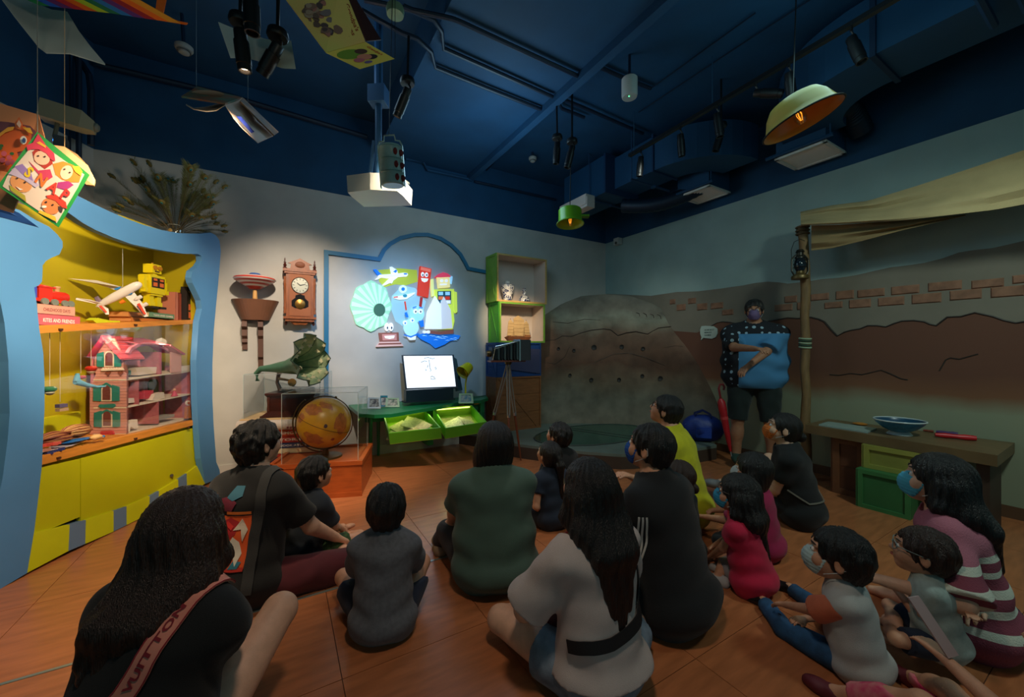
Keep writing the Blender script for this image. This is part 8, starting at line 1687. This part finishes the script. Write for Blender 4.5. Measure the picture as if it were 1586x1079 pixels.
# 11 small child between the men
P=person('small child with brown bun between the track jacket man and yellow polo man',(1.02,2.30),40,sith=.60,head=.19,lean=4,look=SCR,hh=.006,shirt=BT,sleeve=.5,pants=BPANT,plen=.9,hair='bun',hlen=0,hairm=HAIRB)
# 13, 14 girls in pink
P=person('girl in pink red top with long black hair, blue mask and silver shorts',(1.24,2.02),42,sith=.60,head=.20,lean=8,look=(-2.4,4.3,1.2),h=.006,hh=.005,shirt=cloth('pink red top',(196,24,66)),sleeve=.35,pants=mat('silver shorts',(150,146,150),.5,noise=.15,ns=14),plen=.85,hair='long',hlen=.34,mask=C3(50,150,190,rough=.8),glasses=C3(90,80,70),looseness=1.5,shoe=C3(176,176,176),knees=(at(1118,895,2.22),None),feet=(at(1128,912,2.15),None),hands=(at(1096,868,2.25),at(1100,850,2.35)))
P=person('girl in magenta shirt with chin length black hair behind the pink red top girl',(1.515,2.36),44,sith=.62,head=.20,lean=6,look=(-2.2,4.3,1.2),hh=.006,shirt=cloth('magenta shirt',(150,20,70)),sleeve=.9,pants=BPANT,plen=1.8,hair='bob',mask=C3(190,206,210,rough=.8),looseness=1.6,hands=(at(1092,800,2.5),at(1105,790,2.6)))
# 15 woman in black, orange mask
P=person('woman in black with orange patterned mask and low bun, white cord bag, before the counter',(2.06,2.80),56,sith=.80,lean=8,look=(-1.4,4.4,1.7),skin=SKIN2,hh=.006,shirt=BT,sleeve=.62,pants=BPANT,plen=1.7,hair='bun',hlen=0,mask=mat('orange mask',(214,110,40),.8,noise=.3,ns=60),looseness=1.8,shoe=C3(120,120,120),knees=(at(1170,752,2.95),at(1185,700,3.3)),feet=(at(1118,748,3.2),at(1150,745,3.4)),hands=(at(1165,752,3.0),None))
sp,sr,nb,s,pv=P['sp'],P['sr'],P['nb'],P['s'],P['pelv'];band(P,[nb+sr*.06+V((0,-.04,.02)),nb+sr*.14*s-sp*.2*s+V((0,-.12,0)),pv+sp*.12*s+V((0,-.16,0)),pv+sp*.12*s-sr*.16*s+V((0,-.06,0)),pv+sp*.2*s-sr*.15*s+V((0,.04,0))],(1,0,0),.010,'bag_cord',C3(120,116,106),n=28)
# 16 boy in white shirt with orange sleeves
P=person('boy in white tee with orange sleeves, blue jeans and white mask, black shoes',(1.33,1.50),44,sith=.555,head=.205,lean=8,look=(-1.6,3.9,1.0),h=.006,hh=.0045,shirt=cloth('white tee',(178,180,178),noise=.04),slm=cloth('orange sleeve',(206,110,76)),sleeve=.8,pants=mat('blue jeans',(42,84,124),.9,noise=.3,ns=20,bump=.3,bs=400),plen=1.9,hair='boy',mask=mat('white mask printed',(176,200,200),.8,noise=.15,ns=40),looseness=1.8,shoe=BLK,neck=-.004,
           knees=(at(1215,985,1.70),at(1250,925,2.0)),feet=(at(1178,985,1.92),at(1200,950,2.1)),hands=(at(1185,935,1.80),None))
# 17 woman with striped knit
def stripes():
    m=bpy.data.materials.new('pink knit with white stripes');m.use_nodes=True;nt=m.node_tree;b=nt.nodes['Principled BSDF'];b.inputs['Roughness'].default_value=.95
    tc=nt.nodes.new('ShaderNodeTexCoord');sx=nt.nodes.new('ShaderNodeSeparateXYZ');nt.links.new(tc.outputs['Object'],sx.inputs[0]);mr=nt.nodes.new('ShaderNodeMapRange');mr.inputs[1].default_value=.0;mr.inputs[2].default_value=.6;nt.links.new(sx.outputs['Z'],mr.inputs[0])
    r=nt.nodes.new('ShaderNodeValToRGB');r.color_ramp.interpolation='CONSTANT';e=r.color_ramp.elements;A_,B_=(*srgb((170,100,116)),1),(*srgb((206,206,190)),1);D_=(*srgb((130,60,76)),1)
    e[0].position,e[0].color=0,D_;e[1].position,e[1].color=.82,A_
    for k,(p,c)in enumerate(((.20,B_),(.25,D_),(.32,B_),(.37,D_),(.44,B_),(.49,D_),(.56,B_),(.60,D_),(.66,B_),(.70,A_))):q=e.new(p);q.color=c
    nt.links.new(mr.outputs[0],r.inputs[0]);nt.links.new(r.outputs[0],b.inputs['Base Color']);w=nt.nodes.new('ShaderNodeTexNoise');w.inputs['Scale'].default_value=180;bp=nt.nodes.new('ShaderNodeBump');bp.inputs['Strength'].default_value=.3;bp.inputs['Distance'].default_value=.01;nt.links.new(tc.outputs['Object'],w.inputs['Vector']);nt.links.new(w.outputs[0],bp.inputs['Height']);nt.links.new(bp.outputs[0],b.inputs['Normal']);return m
P=person('woman in pink knit with white stripes and blue mask holding a toddler, right edge',(1.95,1.66),44,sith=.80,lean=8,look=(-1.2,4.4,1.5),skin=SKIN2,h=.0065,hh=.005,shirt=stripes(),sleeve=.95,pants=NAVY,plen=.9,hair='long',hlen=.34,mask=C3(80,176,206,rough=.8),looseness=2.0,slvloose=1.2,neck=.006,knees=(at(1440,950,1.75),at(1560,960,1.75)),feet=(at(1400,960,1.9),None),hands=(at(1372,900,1.60),at(1500,930,1.60)))
# 18 toddler, 19 child at the right bottom
P=person('toddler with glasses and pale tee sitting in the lap of the striped knit woman',(1.66,1.52,.07),50,sith=.485,head=.185,lean=6,look=(-1.0,4.0,.9),h=.006,hh=.005,shirt=cloth('pale tee',(160,176,170),noise=.1,ns=40),sleeve=.6,pants=NAVY,plen=.8,hair='short',hairm=HAIRB,glasses=C3(110,130,130),looseness=1.4,hands=(at(1390,915,1.62),at(1500,950,1.45)))
P=person('child in bright pink patterned skirt at the bottom right corner, arm raised',(1.37,.93),33,sith=.60,head=.20,lean=-4,side=16,look=SCR,h=.006,hh=.006,shirt=cloth('pink child top',(190,90,120)),sleeve=.4,pants=mat('pink patterned skirt',(206,40,96),.85,noise=.0,ns=26,rgb2=(214,130,130)),plen=1.75,hair='bob',looseness=1.5,shoe=C3(96,30,40),knees=(at(1385,1045,1.24),at(1450,1050,1.30)),feet=(at(1275,1072,1.42),at(1400,1090,1.5)),hands=(at(1462,1018,1.20),None))
[setattr(o,'name','skirt')for o in bpy.data.objects if o.parent==P['root']and o.name.startswith('trousers')]
m=MB();m.slab([at(1406,925,1.24),at(1422,922,1.24),at(1484,1014,1.18),at(1468,1019,1.18)],.006);tag(m.build('paper_strip',mat('paper strip',(190,170,170),.7)),'pale folded paper strip held up by the child in the pink skirt','paper')
# 20 standing man
def dotted():
    m=bpy.data.materials.new('blue shirt with dotted black yoke');m.use_nodes=True;nt=m.node_tree;b=nt.nodes['Principled BSDF'];b.inputs['Roughness'].default_value=.9
    tc=nt.nodes.new('ShaderNodeTexCoord');sx=nt.nodes.new('ShaderNodeSeparateXYZ');nt.links.new(tc.outputs['Object'],sx.inputs[0]);vo=nt.nodes.new('ShaderNodeTexVoronoi');vo.inputs['Scale'].default_value=15;vo.inputs['Randomness'].default_value=.15;nt.links.new(tc.outputs['Object'],vo.inputs['Vector'])
    def mt_(op,a,v):n=nt.nodes.new('ShaderNodeMath');n.operation=op;n.inputs[1].default_value=v;nt.links.new(a,n.inputs[0]);return n.outputs[0]
    dot=mt_('LESS_THAN',vo.outputs['Distance'],.26);z=mt_('GREATER_THAN',sx.outputs['Z'],1.40);x=mt_('GREATER_THAN',sx.outputs['X'],.145);mx=nt.nodes.new('ShaderNodeMath');mx.operation='MAXIMUM';nt.links.new(z,mx.inputs[0]);nt.links.new(x,mx.inputs[1])
    m1=nt.nodes.new('ShaderNodeMix');m1.data_type='RGBA';m1.inputs[6].default_value=(*srgb((22,26,34)),1);m1.inputs[7].default_value=(*srgb((150,176,190)),1);nt.links.new(dot,m1.inputs[0]);m2=nt.nodes.new('ShaderNodeMix');m2.data_type='RGBA';m2.inputs[6].default_value=(*srgb((70,128,172)),1);nt.links.new(m1.outputs[2],m2.inputs[7]);nt.links.new(mx.outputs[0],m2.inputs[0]);nt.links.new(m2.outputs[2],b.inputs['Base Color']);return m
P=person('standing man in glasses and mask, blue shirt with dotted black yoke, dark shorts',(2.55,4.12),152,sith=.93,lean=0,look=(0,0,1.25),stand=(.95,.90),shirt=dotted(),sleeve=.9,pants=cloth('dark green shorts',(24,36,34)),plen=.98,hair='short',skin=SKIN3,mask=C3(110,90,130,rough=.8),glasses=BLK,wide=1.25,fat=1.42,looseness=2.2,shoe=C3(40,70,60),hem=-.10,hands=(at(1128,600,3.74),at(1168,540,3.72)),hpoles=((-1,-.2,-.6),(1,-.2,-.7)))
